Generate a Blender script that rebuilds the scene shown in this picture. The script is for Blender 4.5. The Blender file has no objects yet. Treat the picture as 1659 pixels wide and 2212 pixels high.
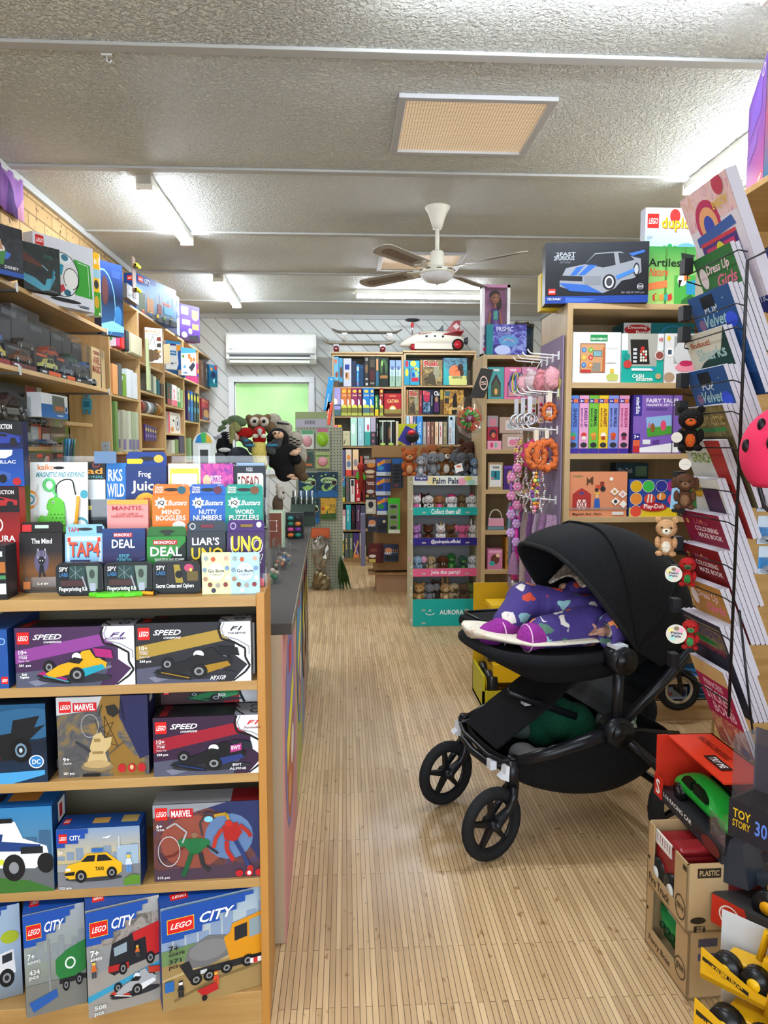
import bpy,math,random
from mathutils import Vector,Matrix
R=math.radians
random.seed(7)
SC=bpy.context.scene;COL=SC.collection
# ---------------- camera (eye at the origin, floor at z = FZ) ----------------
F=1600.0;CX,CY=829.5,1106.0;VX,VY=745.0,968.0
PITCH=math.atan((CY-VY)/F);YAW=math.atan((CX-VX)/F*math.cos(PITCH))
FZ,CZ=-1.32,1.53
cam_d=bpy.data.cameras.new('camera');cam=bpy.data.objects.new('camera',cam_d);COL.objects.link(cam)
cam_d.sensor_fit='VERTICAL';cam_d.sensor_height=36;cam_d.lens=36*F/2212;cam_d.clip_start=.05
cam.rotation_euler=(math.pi/2-PITCH,0,-YAW);SC.camera=cam
CR=cam.rotation_euler.to_matrix()
SC.view_settings.view_transform='Standard';SC.view_settings.look='None'
SC.view_settings.exposure=2.0;SC.view_settings.gamma=1;SC.view_settings.use_curve_mapping=False
w=bpy.data.worlds.new('world');SC.world=w;w.use_nodes=True
w.node_tree.nodes['Background'].inputs[0].default_value=(.75,.85,1,1);w.node_tree.nodes['Background'].inputs[1].default_value=1.0
# daylight through the shopfront glass behind the camera
ld=bpy.data.lights.new('shopfront_daylight','AREA');ld.shape='RECTANGLE';ld.size=3.6;ld.size_y=1.9;ld.energy=16;ld.color=(.86,.94,1)
lo=bpy.data.objects.new('shopfront_daylight',ld);COL.objects.link(lo);lo.location=(.2,-1.42,.05);lo.rotation_euler=(R(112),0,0)
TUBE=26.0  # tube emission
def ray(px,py):return CR@Vector(((px-CX)/F,-(py-CY)/F,-1))
def onZ(px,py,z):r=ray(px,py);return r*(z/r.z)
def onP(px,py,Q,th=0):  # vertical plane through Q, horizontal direction at angle th
 r=ray(px,py);n=Vector((-math.sin(th),math.cos(th),0));q=Vector((Q[0],Q[1],0));return r*(q.dot(n)/r.dot(n))
def onY(px,py,Y):return onP(px,py,(0,Y),0)
def onX(px,py,X):return onP(px,py,(X,0),math.pi/2)
# ---------------- materials ----------------
MC={}
def lin(c):return tuple((x/12.92 if x<=.04045 else((x+.055)/1.055)**2.4)for x in(int(c[i:i+2],16)/255 for i in(1,3,5)))+(1,)
def nm(name):
 m=bpy.data.materials.new(name);m.use_nodes=True;nt=m.node_tree;b=nt.nodes['Principled BSDF'];return m,nt,b
def ramp(nt,stops,interp='LINEAR'):
 r=nt.nodes.new('ShaderNodeValToRGB');e=r.color_ramp;e.interpolation=interp
 while len(e.elements)<len(stops):e.elements.new(.5)
 for i,(p,c)in enumerate(stops):e.elements[i].position=p;e.elements[i].color=lin(c)if isinstance(c,str)else c
 return r
def node(nt,typ,**kw):
 n=nt.nodes.new(typ)
 for k,v in kw.items():
  if k in n.inputs:n.inputs[k].default_value=v
  else:setattr(n,k,v)
 return n
def coords(nt,what='Object',sc=(1,1,1),rot=(0,0,0)):
 t=nt.nodes.new('ShaderNodeTexCoord');m=nt.nodes.new('ShaderNodeMapping');m.inputs['Scale'].default_value=sc;m.inputs['Rotation'].default_value=rot
 nt.links.new(t.outputs[what],m.inputs[0]);return m.outputs[0]
def bump(nt,b,h,s=.3,d=.01):
 n=nt.nodes.new('ShaderNodeBump');n.inputs['Strength'].default_value=s;n.inputs['Distance'].default_value=d
 nt.links.new(h,n.inputs['Height']);nt.links.new(n.outputs[0],b.inputs['Normal'])
def M(k):
 """'#hex' card; 'm#hex' matt; 'g#a#b' printed vertical gradient; 'n#a#b#c' printed mottled art; 'k#hex' fabric/fur; 'x#hex' metal; 't#hex' tinted clear plastic; 'b#hex' hard plastic"""
 if not isinstance(k,str):return k
 if k in MC:return MC[k]
 m,nt,b=nm('mat_'+k.replace('#','_'));t=k[0];L=nt.links.new
 cs=['#'+c for c in k.split('#')[1:]]
 b.inputs['Base Color'].default_value=lin(cs[0]);b.inputs['Roughness'].default_value=.45;b.inputs['Specular IOR Level'].default_value=.28
 if t=='m':b.inputs['Roughness'].default_value=.85
 if t=='b':b.inputs['Roughness'].default_value=.3
 if t=='g':
  s=node(nt,'ShaderNodeSeparateXYZ');L(coords(nt,'Generated'),s.inputs[0]);r=ramp(nt,[(i/max(1,len(cs)-1),c)for i,c in enumerate(reversed(cs))])
  L(s.outputs[2],r.inputs[0]);L(r.outputs[0],b.inputs['Base Color'])
 if t=='n':
  n=node(nt,'ShaderNodeTexNoise',Scale=5.0,Detail=4.0,Roughness=.6,Distortion=1.2);L(coords(nt,'Generated'),n.inputs[0])
  r=ramp(nt,[(.36+.28*i/max(1,len(cs)-1),c)for i,c in enumerate(cs)]);L(n.outputs[0],r.inputs[0]);L(r.outputs[0],b.inputs['Base Color'])
 if t=='k':
  b.inputs['Roughness'].default_value=.95;n=node(nt,'ShaderNodeTexNoise',Scale=170.0,Detail=3.0);L(coords(nt),n.inputs[0])
  c=lin(cs[0]);r=ramp(nt,[(.3,tuple(x*.72 for x in c[:3])+(1,)),(.7,tuple(min(1,x*1.25)for x in c[:3])+(1,))]);L(n.outputs[0],r.inputs[0]);L(r.outputs[0],b.inputs['Base Color'])
  bump(nt,b,n.outputs[0],.7,.006)
 if t=='x':b.inputs['Metallic'].default_value=.9;b.inputs['Roughness'].default_value=.3
 if t=='t':
  tr=node(nt,'ShaderNodeBsdfTransparent');tr.inputs[0].default_value=tuple(.9+.1*x for x in lin(cs[0])[:3])+(1,);gl=node(nt,'ShaderNodeBsdfGlossy',Roughness=.12)
  df=node(nt,'ShaderNodeBsdfDiffuse');df.inputs[0].default_value=lin(cs[0]);ad=node(nt,'ShaderNodeMixShader');ad.inputs[0].default_value=.12;L(gl.outputs[0],ad.inputs[1]);L(df.outputs[0],ad.inputs[2])
  fr=node(nt,'ShaderNodeFresnel',IOR=1.45);ma=node(nt,'ShaderNodeMath',operation='MULTIPLY_ADD');ma.inputs[1].default_value=.42;ma.inputs[2].default_value=.03;L(fr.outputs[0],ma.inputs[0])
  mx=node(nt,'ShaderNodeMixShader');L(ma.outputs[0],mx.inputs[0]);L(tr.outputs[0],mx.inputs[1]);L(ad.outputs[0],mx.inputs[2]);L(mx.outputs[0],nt.nodes['Material Output'].inputs[0])
 MC[k]=m;return m
def wood(name,c1,c2,axis,sc=1,rough=.45):
 m,nt,b=nm(name);s={'x':(1.2,14,14),'y':(14,1.2,14),'z':(14,14,1.2)}[axis]
 n=node(nt,'ShaderNodeTexNoise',Scale=2.2*sc,Detail=5.0,Roughness=.6,Distortion=.5);nt.links.new(coords(nt,'Object',s),n.inputs[0])
 r=ramp(nt,[(.3,c1),(.7,c2)]);nt.links.new(n.outputs[0],r.inputs[0]);nt.links.new(r.outputs[0],b.inputs['Base Color']);b.inputs['Roughness'].default_value=rough;return m
WX=wood('birch_board','#a57d45','#ba945a','x');WY=wood('birch_board_deep','#bf9860','#d2ae78','y');WZ=wood('birch_upright','#bb9460','#cfab78','z')
WO=wood('amber_edge','#b07830','#c08a42','z');OK=wood('beech_bookcase','#ad9166','#c2a67b','x');OKZ=wood('beech_upright','#a98e64','#bfa379','z');OKB=wood('beech_back','#96805f','#a38c68','z')
def m_ceiling():
 m,nt,b=nm('stucco_ceiling');n=node(nt,'ShaderNodeTexNoise',Scale=58.0,Detail=3.0,Roughness=.6,Distortion=.5);L=nt.links.new;c=coords(nt);L(c,n.inputs[0])
 n2=node(nt,'ShaderNodeTexNoise',Scale=1.3,Detail=3.0);L(c,n2.inputs[0]);r=ramp(nt,[(.3,'#dcdfd9'),(.7,'#e6e9e3')]);L(n2.outputs[0],r.inputs[0]);L(r.outputs[0],b.inputs['Base Color'])
 b.inputs['Roughness'].default_value=.55;r2=ramp(nt,[(.42,'#000000'),(.62,'#ffffff')]);L(n.outputs[0],r2.inputs[0]);bump(nt,b,r2.outputs[0],1.0,.012);return m
def m_floor():
 m,nt,b=nm('bamboo_strip_floor');L=nt.links.new;c=coords(nt,'Object',(1,1,1),(0,0,R(90)))
 br=node(nt,'ShaderNodeTexBrick',offset=.37);L(c,br.inputs[0])
 for k,v in(('Scale',1.0),('Mortar Size',.0009),('Brick Width',.55),('Row Height',.0148),('Mortar Smooth',.2),('Bias',0.0)):br.inputs[k].default_value=v
 br.inputs['Color1'].default_value=lin('#cfb186');br.inputs['Color2'].default_value=lin('#b5966d');br.inputs['Mortar'].default_value=lin('#5c4630')
 n=node(nt,'ShaderNodeTexNoise',Scale=1.0,Detail=4.0);L(coords(nt,'Object',(60,3.2,1)),n.inputs[0]);r=ramp(nt,[(.3,'#e4dfd6'),(.62,'#ffffff')]);L(n.outputs[0],r.inputs[0])
 v=node(nt,'ShaderNodeTexNoise',Scale=1.0,Detail=2.0);L(coords(nt,'Object',(45,24,1)),v.inputs[0]);r3=ramp(nt,[(.26,'#bfa88c'),(.34,'#ffffff')]);L(v.outputs[0],r3.inputs[0])
 mx=node(nt,'ShaderNodeMix',data_type='RGBA',blend_type='MULTIPLY');mx.inputs[0].default_value=.8;L(br.outputs[0],mx.inputs[6]);L(r.outputs[0],mx.inputs[7])
 m2=node(nt,'ShaderNodeMix',data_type='RGBA',blend_type='MULTIPLY');m2.inputs[0].default_value=.8;L(mx.outputs[2],m2.inputs[6]);L(r3.outputs[0],m2.inputs[7]);L(m2.outputs[2],b.inputs['Base Color'])
 n4=node(nt,'ShaderNodeTexNoise',Scale=2.2,Detail=3.0);L(coords(nt),n4.inputs[0]);r4=ramp(nt,[(.35,(.3,)*3+(1,)),(.65,(.5,)*3+(1,))]);L(n4.outputs[0],r4.inputs[0]);L(r4.outputs[0],b.inputs['Roughness'])
 bump(nt,b,br.outputs[1],-.25,.002);return m
def m_brick():
 m,nt,b=nm('tan_brick');L=nt.links.new;c=coords(nt,'Object',(1,1,1),(R(90),0,R(90)))
 s=node(nt,'ShaderNodeSeparateXYZ');t=nt.nodes.new('ShaderNodeTexCoord');L(t.outputs['Object'],s.inputs[0]);cb=node(nt,'ShaderNodeCombineXYZ');L(s.outputs[1],cb.inputs[0]);L(s.outputs[2],cb.inputs[1])
 br=node(nt,'ShaderNodeTexBrick');L(cb.outputs[0],br.inputs[0])
 for k,v in(('Scale',1.0),('Mortar Size',.006),('Brick Width',.24),('Row Height',.086)):br.inputs[k].default_value=v
 br.inputs['Color1'].default_value=lin('#c2a271');br.inputs['Color2'].default_value=lin('#b39364');br.inputs['Mortar'].default_value=lin('#8a6f48')
 n=node(nt,'ShaderNodeTexNoise',Scale=28.0,Detail=2.0);L(t.outputs['Object'],n.inputs[0]);r=ramp(nt,[(.3,'#5c4428'),(.36,'#ffffff')]);L(n.outputs[0],r.inputs[0])
 mx=node(nt,'ShaderNodeMix',data_type='RGBA',blend_type='MULTIPLY');mx.inputs[0].default_value=.9;L(br.outputs[0],mx.inputs[6]);L(r.outputs[0],mx.inputs[7]);L(mx.outputs[2],b.inputs['Base Color'])
 b.inputs['Roughness'].default_value=.9;bump(nt,b,br.outputs[1],-.5,.006);return m
def m_diag():
 m,nt,b=nm('diagonal_lining_boards');L=nt.links.new;wv=node(nt,'ShaderNodeTexWave',Scale=2.55,bands_direction='X');L(coords(nt,'Object',(1,1,1),(0,R(45),0)),wv.inputs[0])
 r=ramp(nt,[(0,'#8f938f'),(.035,'#d2d6d3'),(1,'#d2d6d3')]);L(wv.outputs[0],r.inputs[0]);L(r.outputs[0],b.inputs['Base Color']);b.inputs['Roughness'].default_value=.6;return m
def emis(name,col,s):
 m,nt,b=nm(name);b.inputs['Emission Color'].default_value=lin(col);b.inputs['Emission Strength'].default_value=s;b.inputs['Base Color'].default_value=lin(col);return m
# ---------------- mesh builder ----------------
TX={}
def textmesh(s,bold=.012,shear=0):
 k=(s,bold,shear)
 if k not in TX:
  c=bpy.data.curves.new('lettering','FONT');c.body=s;c.resolution_u=2;c.offset=bold;c.shear=shear;c.fill_mode='FRONT';c.space_line=.85;c.align_x='CENTER' if '\n' in s else 'LEFT'
  o=bpy.data.objects.new('lettering',c);me=bpy.data.meshes.new_from_object(o)
  vs=[v.co.xy.copy()for v in me.vertices];fs=[tuple(p.vertices)for p in me.polygons]
  if not vs:vs=[Vector((0,0)),Vector((1,0)),Vector((1,1))]
  x0=min(v.x for v in vs);x1=max(v.x for v in vs);y0=min(v.y for v in vs);y1=max(v.y for v in vs)
  TX[k]=([((v.x-x0)/(x1-x0),(v.y-y0)/(y1-y0))for v in vs],fs)
  bpy.data.objects.remove(o);bpy.data.curves.remove(c);bpy.data.meshes.remove(me)
 return TX[k]
DIM={'GAME','Sky','Rose','Isle','MAPS','Tour','Maze','Farm','Train','ABC','WOODS','MAFIA','PARK','SAGA','NAMES','FAIRY','KIT','REDS','MODEL','CODE','CODES','GENERAL','EUROPE','WITH VOICE','Azul','Camel','Aqua','CREATE','Horse','Edition','by Potts','III','Scatter','S','Sequence'}-{'S'}
class MB:
 def __init__(s):s.v=[];s.f=[];s.m=[];s.sm=[];s.mats=[]
 def mi(s,m):
  m=M(m)
  if m not in s.mats:s.mats.append(m)
  return s.mats.index(m)
 def add(s,vs,fs,m,smooth=False,T=None):
  o=len(s.v);s.v+=[tuple(T@Vector(v))if T else tuple(v)for v in vs];k=s.mi(m)
  for f in fs:s.f.append(tuple(o+i for i in f));s.m.append(k);s.sm.append(smooth)
  return s
 def box(s,x0,y0,z0,x1,y1,z1,m,T=None):
  return s.add([(x,y,z)for x in(x0,x1)for y in(y0,y1)for z in(z0,z1)],[(0,1,3,2),(4,6,7,5),(0,4,5,1),(2,3,7,6),(0,2,6,4),(1,5,7,3)],m,False,T)
 def poly(s,pts,m,T=None):return s.add(pts,[tuple(range(len(pts)))],m,False,T)
 def prism(s,pts,d,m,T=None):  # polygon pts (3D list), extruded by vector d
  n=len(pts);d=Vector(d);vs=[Vector(p)for p in pts]+[Vector(p)+d for p in pts]
  return s.add(vs,[tuple(range(n))[::-1],tuple(range(n,2*n))]+[(i,(i+1)%n,n+(i+1)%n,n+i)for i in range(n)],m,False,T)
 def tube(s,pts,r,m,n=8,T=None,closed=False,cap=True):
  pts=[Vector(p)for p in pts];k=len(pts);rs=r if isinstance(r,(list,tuple))else[r]*k;vs=[];up=None
  for i,p in enumerate(pts):
   a=pts[(i-1)%k]if(i or closed)else p;b=pts[(i+1)%k]if(i<k-1 or closed)else p;t=(b-a).normalized()if(b-a).length>1e-9 else Vector((0,0,1))
   if up is None:up=t.orthogonal().normalized()
   up=(up-t*up.dot(t));up=up.normalized()if up.length>1e-6 else t.orthogonal().normalized();sd=t.cross(up)
   vs+=[p+(up*math.cos(2*math.pi*j/n)+sd*math.sin(2*math.pi*j/n))*rs[i]for j in range(n)]
  fs=[(i*n+j,i*n+(j+1)%n,((i+1)%k)*n+(j+1)%n,((i+1)%k)*n+j)for i in range(k if closed else k-1)for j in range(n)]
  if cap and not closed:fs+=[tuple(range(n))[::-1],tuple(range((k-1)*n,k*n))]
  return s.add(vs,fs,m,True,T)
 def cyl(s,p0,p1,r,m,n=16,r1=None,T=None):return s.tube([p0,p1],[r,r if r1 is None else r1],m,n,T)
 def lathe(s,prof,m,n=20,T=None,a0=0,a1=2*math.pi):
  vs=[(r*math.cos(a0+(a1-a0)*j/n),r*math.sin(a0+(a1-a0)*j/n),z)for r,z in prof for j in range(n)];k=len(prof)
  return s.add(vs,[(i*n+j,i*n+(j+1)%n,(i+1)*n+(j+1)%n,(i+1)*n+j)for i in range(k-1)for j in range(n)],m,True,T)
 def sph(s,c,r,m,T=None,n=12,k=8):
  r=r if isinstance(r,(list,tuple))else(r,r,r);vs=[(c[0],c[1],c[2]-r[2])]
  for i in range(1,k):
   a=math.pi*i/k
   vs+=[(c[0]+r[0]*math.sin(a)*math.cos(2*math.pi*j/n),c[1]+r[1]*math.sin(a)*math.sin(2*math.pi*j/n),c[2]-r[2]*math.cos(a))for j in range(n)]
  vs.append((c[0],c[1],c[2]+r[2]));e=len(vs)-1
  fs=[(0,1+(j+1)%n,1+j)for j in range(n)]+[(1+i*n+j,1+i*n+(j+1)%n,1+(i+1)*n+(j+1)%n,1+(i+1)*n+j)for i in range(k-2)for j in range(n)]+[(e,1+(k-2)*n+j,1+(k-2)*n+(j+1)%n)for j in range(n)]
  return s.add(vs,fs,m,True,T)
 def loft(s,rings,m,cap=True,T=None,smooth=True):
  n=len(rings[0]);k=len(rings);vs=[p for r in rings for p in r]
  fs=[(i*n+j,i*n+(j+1)%n,(i+1)*n+(j+1)%n,(i+1)*n+j)for i in range(k-1)for j in range(n)]
  if cap:fs+=[tuple(range(n))[::-1],tuple(range((k-1)*n,k*n))]
  return s.add(vs,fs,m,smooth,T)
 def art(s,T,w,h,items,e0=.0006,de=.00018):
  """printed shapes on a flat face; T maps (x right, out, z up) from the lower left corner; u,v run 0-1 from the upper left"""
  e=e0
  P=lambda u,v:T@Vector((min(1,max(0,u))*w,-e,(1-min(1,max(0,v)))*h))
  for it in items:
   k=it[0];e+=de
   if k=='r':_,a,b,c,d,m=it;s.add([P(a,d),P(c,d),P(c,b),P(a,b)],[(0,1,2,3)],m)
   elif k=='e':
    _,a,b,c,d,m=it;s.add([P(a+c*math.cos(i*math.pi/9),b+d*math.sin(i*math.pi/9))for i in range(18)],[tuple(range(18))],m)
   elif k=='o':
    _,a,b,c,d,m,t=it;s.add([P(a+c*q*math.cos(i*math.pi/9),b+d*q*math.sin(i*math.pi/9))for q in(1,t)for i in range(18)],[(i,(i+1)%18,18+(i+1)%18,18+i)for i in range(18)],m)
   elif k=='p':s.add([P(*p)for p in it[1]],[tuple(range(len(it[1])))],it[2])
   elif k=='l':  # polyline with width (in height fraction)
    _,pts,wd,m=it;q=h/w
    for(a,b),(c,d)in zip(pts,pts[1:]):
     dx,dy=(c-a)/q,d-b;L=math.hypot(dx,dy)or 1;nx,ny=-dy/L*wd/2*q,dx/L*wd/2
     s.add([P(a+nx,b+ny),P(c+nx,d+ny),P(c-nx,d-ny),P(a-nx,b-ny)],[(0,1,2,3)],m)
   elif k in 'tv' and it[5]in DIM:  # lettering too small to read in the photo
    _,a,b,c,d,tx,m=it
    for u0,u1,v0,v1 in(((a,a+(c-a)*.45,b,b+(d-b)*.4),(a+(c-a)*.1,a+(c-a)*.5,b+(d-b)*.5,d))if k=='v' else((a,c,b+(d-b)*.1,b+(d-b)*.4),(a+(c-a)*.15,c,b+(d-b)*.6,d))):s.add([P(u0,v1),P(u1,v1),P(u1,v0),P(u0,v0)],[(0,1,2,3)],m)
   elif k in 'tiv':  # text fitted to a box: t upright, i italic, v reading downwards
    _,a,b,c,d,tx,m=it;vs,fs=textmesh(tx,.02,.35 if k=='i' else 0)
    if k=='v':s.add([P(a+(c-a)*y,b+(d-b)*x)for x,y in vs],fs,m)
    else:s.add([P(a+(c-a)*x,d-(d-b)*y)for x,y in vs],fs,m)
  return s
 def build(s,name,parent=None,bevel=0,mods=()):
  me=bpy.data.meshes.new(name);me.from_pydata(s.v,[],s.f);me.update()
  for m in s.mats:me.materials.append(m)
  me.polygons.foreach_set('material_index',s.m);me.polygons.foreach_set('use_smooth',s.sm)
  o=bpy.data.objects.new(name,me);COL.objects.link(o)
  if parent:o.parent=parent
  if bevel:
   b=o.modifiers.new('bevel','BEVEL');b.width=bevel;b.segments=2;b.limit_method='ANGLE'
  for kind,kw in mods:
   b=o.modifiers.new(kind.lower(),kind)
   for k,v in kw.items():setattr(b,k,v)
  return o
def tag(o,label=None,cat=None,group=None,kind=None):
 if label:o['label']=label
 if cat:o['category']=cat
 if group:o['group']=group
 if kind:o['kind']=kind
 return o
def thing(name,label,cat,loc=(0,0,0),rz=0,group=None):
 o=bpy.data.objects.new(name,None);o.empty_display_size=.05;COL.objects.link(o);o.location=loc;o.rotation_euler=(0,0,rz);return tag(o,label,cat,group)
def dup(root,loc=None,rot=None,label=None,group=None):
 def cp(o,par):
  c=o.copy();COL.objects.link(c)
  if par:c.parent=par
  for ch in list(o.children):cp(ch,c)
  return c
 r=cp(root,None)
 if loc is not None:r.location=loc
 if rot is not None:r.rotation_euler=rot
 if label:r['label']=label
 if group:r['group']=group
 return r
def struct(name,mb,**kw):return tag(mb.build(name,**kw),kind='structure')
I4=Matrix.Identity(4)
def TF(loc,rz=0,rx=0,ry=0,s=1):return Matrix.Translation(loc)@Matrix.Rotation(rz,4,'Z')@Matrix.Rotation(ry,4,'Y')@Matrix.Rotation(rx,4,'X')@Matrix.Scale(s,4)
def bz(p,n=16):  # smooth curve through points (Catmull-Rom)
 p=[Vector(q)for q in p];P=[p[0]*2-p[1]]+p+[p[-1]*2-p[-2]];o=[]
 for i in range(1,len(P)-2):
  for j in range(n):
   t=j/n;a,b,c,d=P[i-1:i+3];o.append(.5*((2*b)+(c-a)*t+(2*a-5*b+4*c-d)*t*t+(3*b-a-3*c+d)*t**3))
 return o+[p[-1]]
# ---- boxes: local x right, y back, z up, origin = front lower left corner ----
def carton(name,label,cat,loc,rz,w,d,h,base,front=(),left=(),right=(),top=(),group=None,rx=0,ry=0,side=None):
 b=MB();b.box(0,0,0,w,d,h,base)
 if side:
  e=.0003;b.add([(-e,0,0),(-e,d,0),(-e,d,h),(-e,0,h)],[(0,1,2,3)],side);b.add([(w+e,0,0),(w+e,d,0),(w+e,d,h),(w+e,0,h)],[(0,1,2,3)],side);b.add([(0,0,h+e),(w,0,h+e),(w,d,h+e),(0,d,h+e)],[(0,1,2,3)],side)
 if front:b.art(I4,w,h,front)
 if left:b.art(TF((0,d,0),R(-90)),d,h,left)
 if right:b.art(TF((w,0,0),R(90)),d,h,right)
 if top:b.art(TF((0,0,h),0,R(-90)),w,d,top)
 o=b.build(name);o.location=loc;o.rotation_euler=(rx,ry,rz);return tag(o,label,cat,group)
def pxbox(name,label,cat,x0,yt,x1,yb,Q,th,d,base,front=(),group=None,z=None,dy=0,rz=None,**kw):
 """carton whose front covers pixels x0..x1, yt..yb of the photo on the vertical plane (Q, th)"""
 p=onP(x0,yb,Q,th);q=onP(x1,yb,Q,th);t=onP(x0,yt,Q,th)
 wd=math.hypot(q.x-p.x,q.y-p.y);z0=p.z if z is None else z;n=Vector((-math.sin(th),math.cos(th),0))*dy
 return carton(name,label,cat,(p.x+n.x,p.y+n.y,z0),th if rz is None else rz,wd,d,max(.01,t.z-z0),base,front,group=group,**kw)
# reusable bits of printed art
def lego(x,y,w,h):return[('r',x,y,x+w,y+h,'#d8201c'),('i',x+w*.1,y+h*.3,x+w*.92,y+h*.72,'LEGO','#ffffff')]
def A(items,x0,y0,x1,y1):  # squeeze an art list into a sub-rectangle
 o=[]
 for it in items:
  k=it[0];X=lambda u:x0+u*(x1-x0);Y=lambda v:y0+v*(y1-y0)
  if k=='r':o.append(('r',X(it[1]),Y(it[2]),X(it[3]),Y(it[4]),it[5]))
  elif k=='e':o.append(('e',X(it[1]),Y(it[2]),it[3]*(x1-x0),it[4]*(y1-y0),it[5]))
  elif k=='o':o.append(('o',X(it[1]),Y(it[2]),it[3]*(x1-x0),it[4]*(y1-y0),it[5],it[6]))
  elif k=='p':o.append(('p',[(X(a),Y(b))for a,b in it[1]],it[2]))
  elif k=='l':o.append(('l',[(X(a),Y(b))for a,b in it[1]],it[2]*(y1-y0),it[3]))
  else:o.append((k,X(it[1]),Y(it[2]),X(it[3]),Y(it[4]),it[5],it[6]))
 return o
def wheel(x,y,r,q=1,hub='#8b8e92'):return[('e',x,y,r*q,r,'#151618'),('e',x,y,r*q*.55,r*.55,hub),('e',x,y,r*q*.3,r*.3,'#222325')]
def racer(c1,c2,c3):  # open-wheel car seen from front left
 return[('e',.5,.86,.48,.13,'#2b2c34'),('p',[(.0,.78),(.1,.66),(.45,.9),(.44,1.0),(.3,.98)],'#18191c'),('p',[(.02,.72),(.12,.64),(.4,.86),(.38,.95)],c2)]+wheel(.17,.55,.17,.45)+wheel(.82,.42,.14,.45)+[
  ('p',[(.12,.72),(.3,.5),(.55,.36),(.8,.34),(.92,.46),(.9,.62),(.62,.8),(.5,.72),(.2,.84)],c1),('p',[(.5,.42),(.6,.16),(.7,.12),(.78,.36)],c1),('p',[(.56,.62),(.86,.5),(.9,.62),(.62,.82)],c3),
  ('p',[(.74,.08),(.98,.14),(1,.36),(.78,.3)],c2),('e',.53,.3,.06,.11,'#dfe2e6'),('p',[(.4,.42),(.5,.3),(.62,.36),(.56,.48)],'#1a1a1c')]+wheel(.53,.76,.2,.5)+[('l',[(.1,.76),(.42,.93)],.03,c3)]
def sedan(c,c2='#1b1d22'):
 return[('e',.5,.86,.5,.1,'#3a3b40'),('p',[(0,.62),(.06,.42),(.26,.34),(.38,.1),(.74,.08),(.92,.34),(1,.42),(.99,.7),(.9,.8),(.08,.86),(0,.76)],c),('p',[(.28,.34),(.4,.15),(.54,.14),(.52,.34)],c2),('p',[(.56,.34),(.58,.14),(.72,.14),(.84,.33)],c2),
   ('p',[(.0,.66),(.18,.62),(.16,.74),(.0,.74)],c2),('r',.02,.52,.1,.6,'#f3f3e6')]+wheel(.28,.78,.2,.5)+wheel(.82,.7,.18,.5)
def skyline(c,y=.5,h=.4):return[('r',i/9,y-h*(.3+.7*((i*37%11)/11)),(i+.85)/9,y,c)for i in range(9)]
def fig(c1,c2,h='#f2c53d'):return[('r',.3,0,.7,.26,h),('r',.26,0,.74,.1,c2),('p',[(.28,.28),(.72,.28),(.9,.62),(.1,.62)],c1),('r',.2,.64,.48,1,c2),('r',.52,.64,.8,1,c2)]
# ================= SETTING =================
XL,XR,YB,YF=-1.84,2.3,8.72,-1.5
struct('floor',MB().box(XL-.1,YF-.1,FZ-.1,XR+.1,YB+.1,FZ,m_floor()))
struct('ceiling',MB().box(XL-.1,YF-.1,CZ,XR+.1,YB+.1,CZ+.1,m_ceiling()))
struct('wall_left',MB().box(XL-.1,YF,FZ,XL,YB,CZ,m_brick()))
struct('wall_right',MB().box(XR,YF,FZ,XR+.1,YB,CZ,'m#c9bfa8'))
# back wall with window opening
wx0,wx1=onY(507,900,YB).x,onY(668,900,YB).x;wz1=onY(600,826,YB).z;wz0=wz1-1.0
DG=m_diag();b=MB();b.box(XL-.1,YB,FZ,wx0,YB+.1,CZ,DG).box(wx1,YB,FZ,XR+.1,YB+.1,CZ,DG).box(wx0,YB,wz1,wx1,YB+.1,CZ,DG).box(wx0,YB,FZ,wx1,YB+.1,wz0,DG);struct('wall_back',b)
W_='b#dfe3e4'
g='m#e4e8e8'
wn=struct('window_1',MB().box(wx0,YB+.06,wz0,wx1,YB+.09,wz1,(lambda:(lambda m,nt,b:([nt.links.new(coords(nt,'Object',(1,1,1)),(n:=node(nt,'ShaderNodeTexNoise',Scale=1.6,Detail=3.0)).inputs[0]),nt.links.new(n.outputs[0],(r:=ramp(nt,[(.3,'#8fc47c'),(.7,'#b9e6a2')])).inputs[0]),nt.links.new(r.outputs[0],b.inputs['Base Color']),nt.links.new(r.outputs[0],b.inputs['Emission Color']),setattr(b.inputs['Emission Strength'],'default_value',.13),setattr(b.inputs['Roughness'],'default_value',.25)],m)[1])(*nm('green_blind_glass')))()))
b=MB()
for a,c,d,e in((wx0-.065,wz1,wx1+.065,wz1+.065),(wx0-.065,wz0-.065,wx1+.065,wz0),(wx0-.065,wz0,wx0,wz1),(wx1,wz0,wx1+.065,wz1)):b.box(a,YB-.03,c,d,YB+.06,e,W_)
b.build('window_frame',wn,bevel=.004)
MB().box(wx0,YB+.03,wz1-.012,wx1,YB+.05,wz1,'b#f4f7f4').box(wx0,YB+.03,wz0,wx0+.012,YB+.05,wz1,'b#f4f7f4').box(wx1-.012,YB+.03,wz0,wx1,YB+.05,wz1,'b#f4f7f4').build('window_sash',wn)
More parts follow.
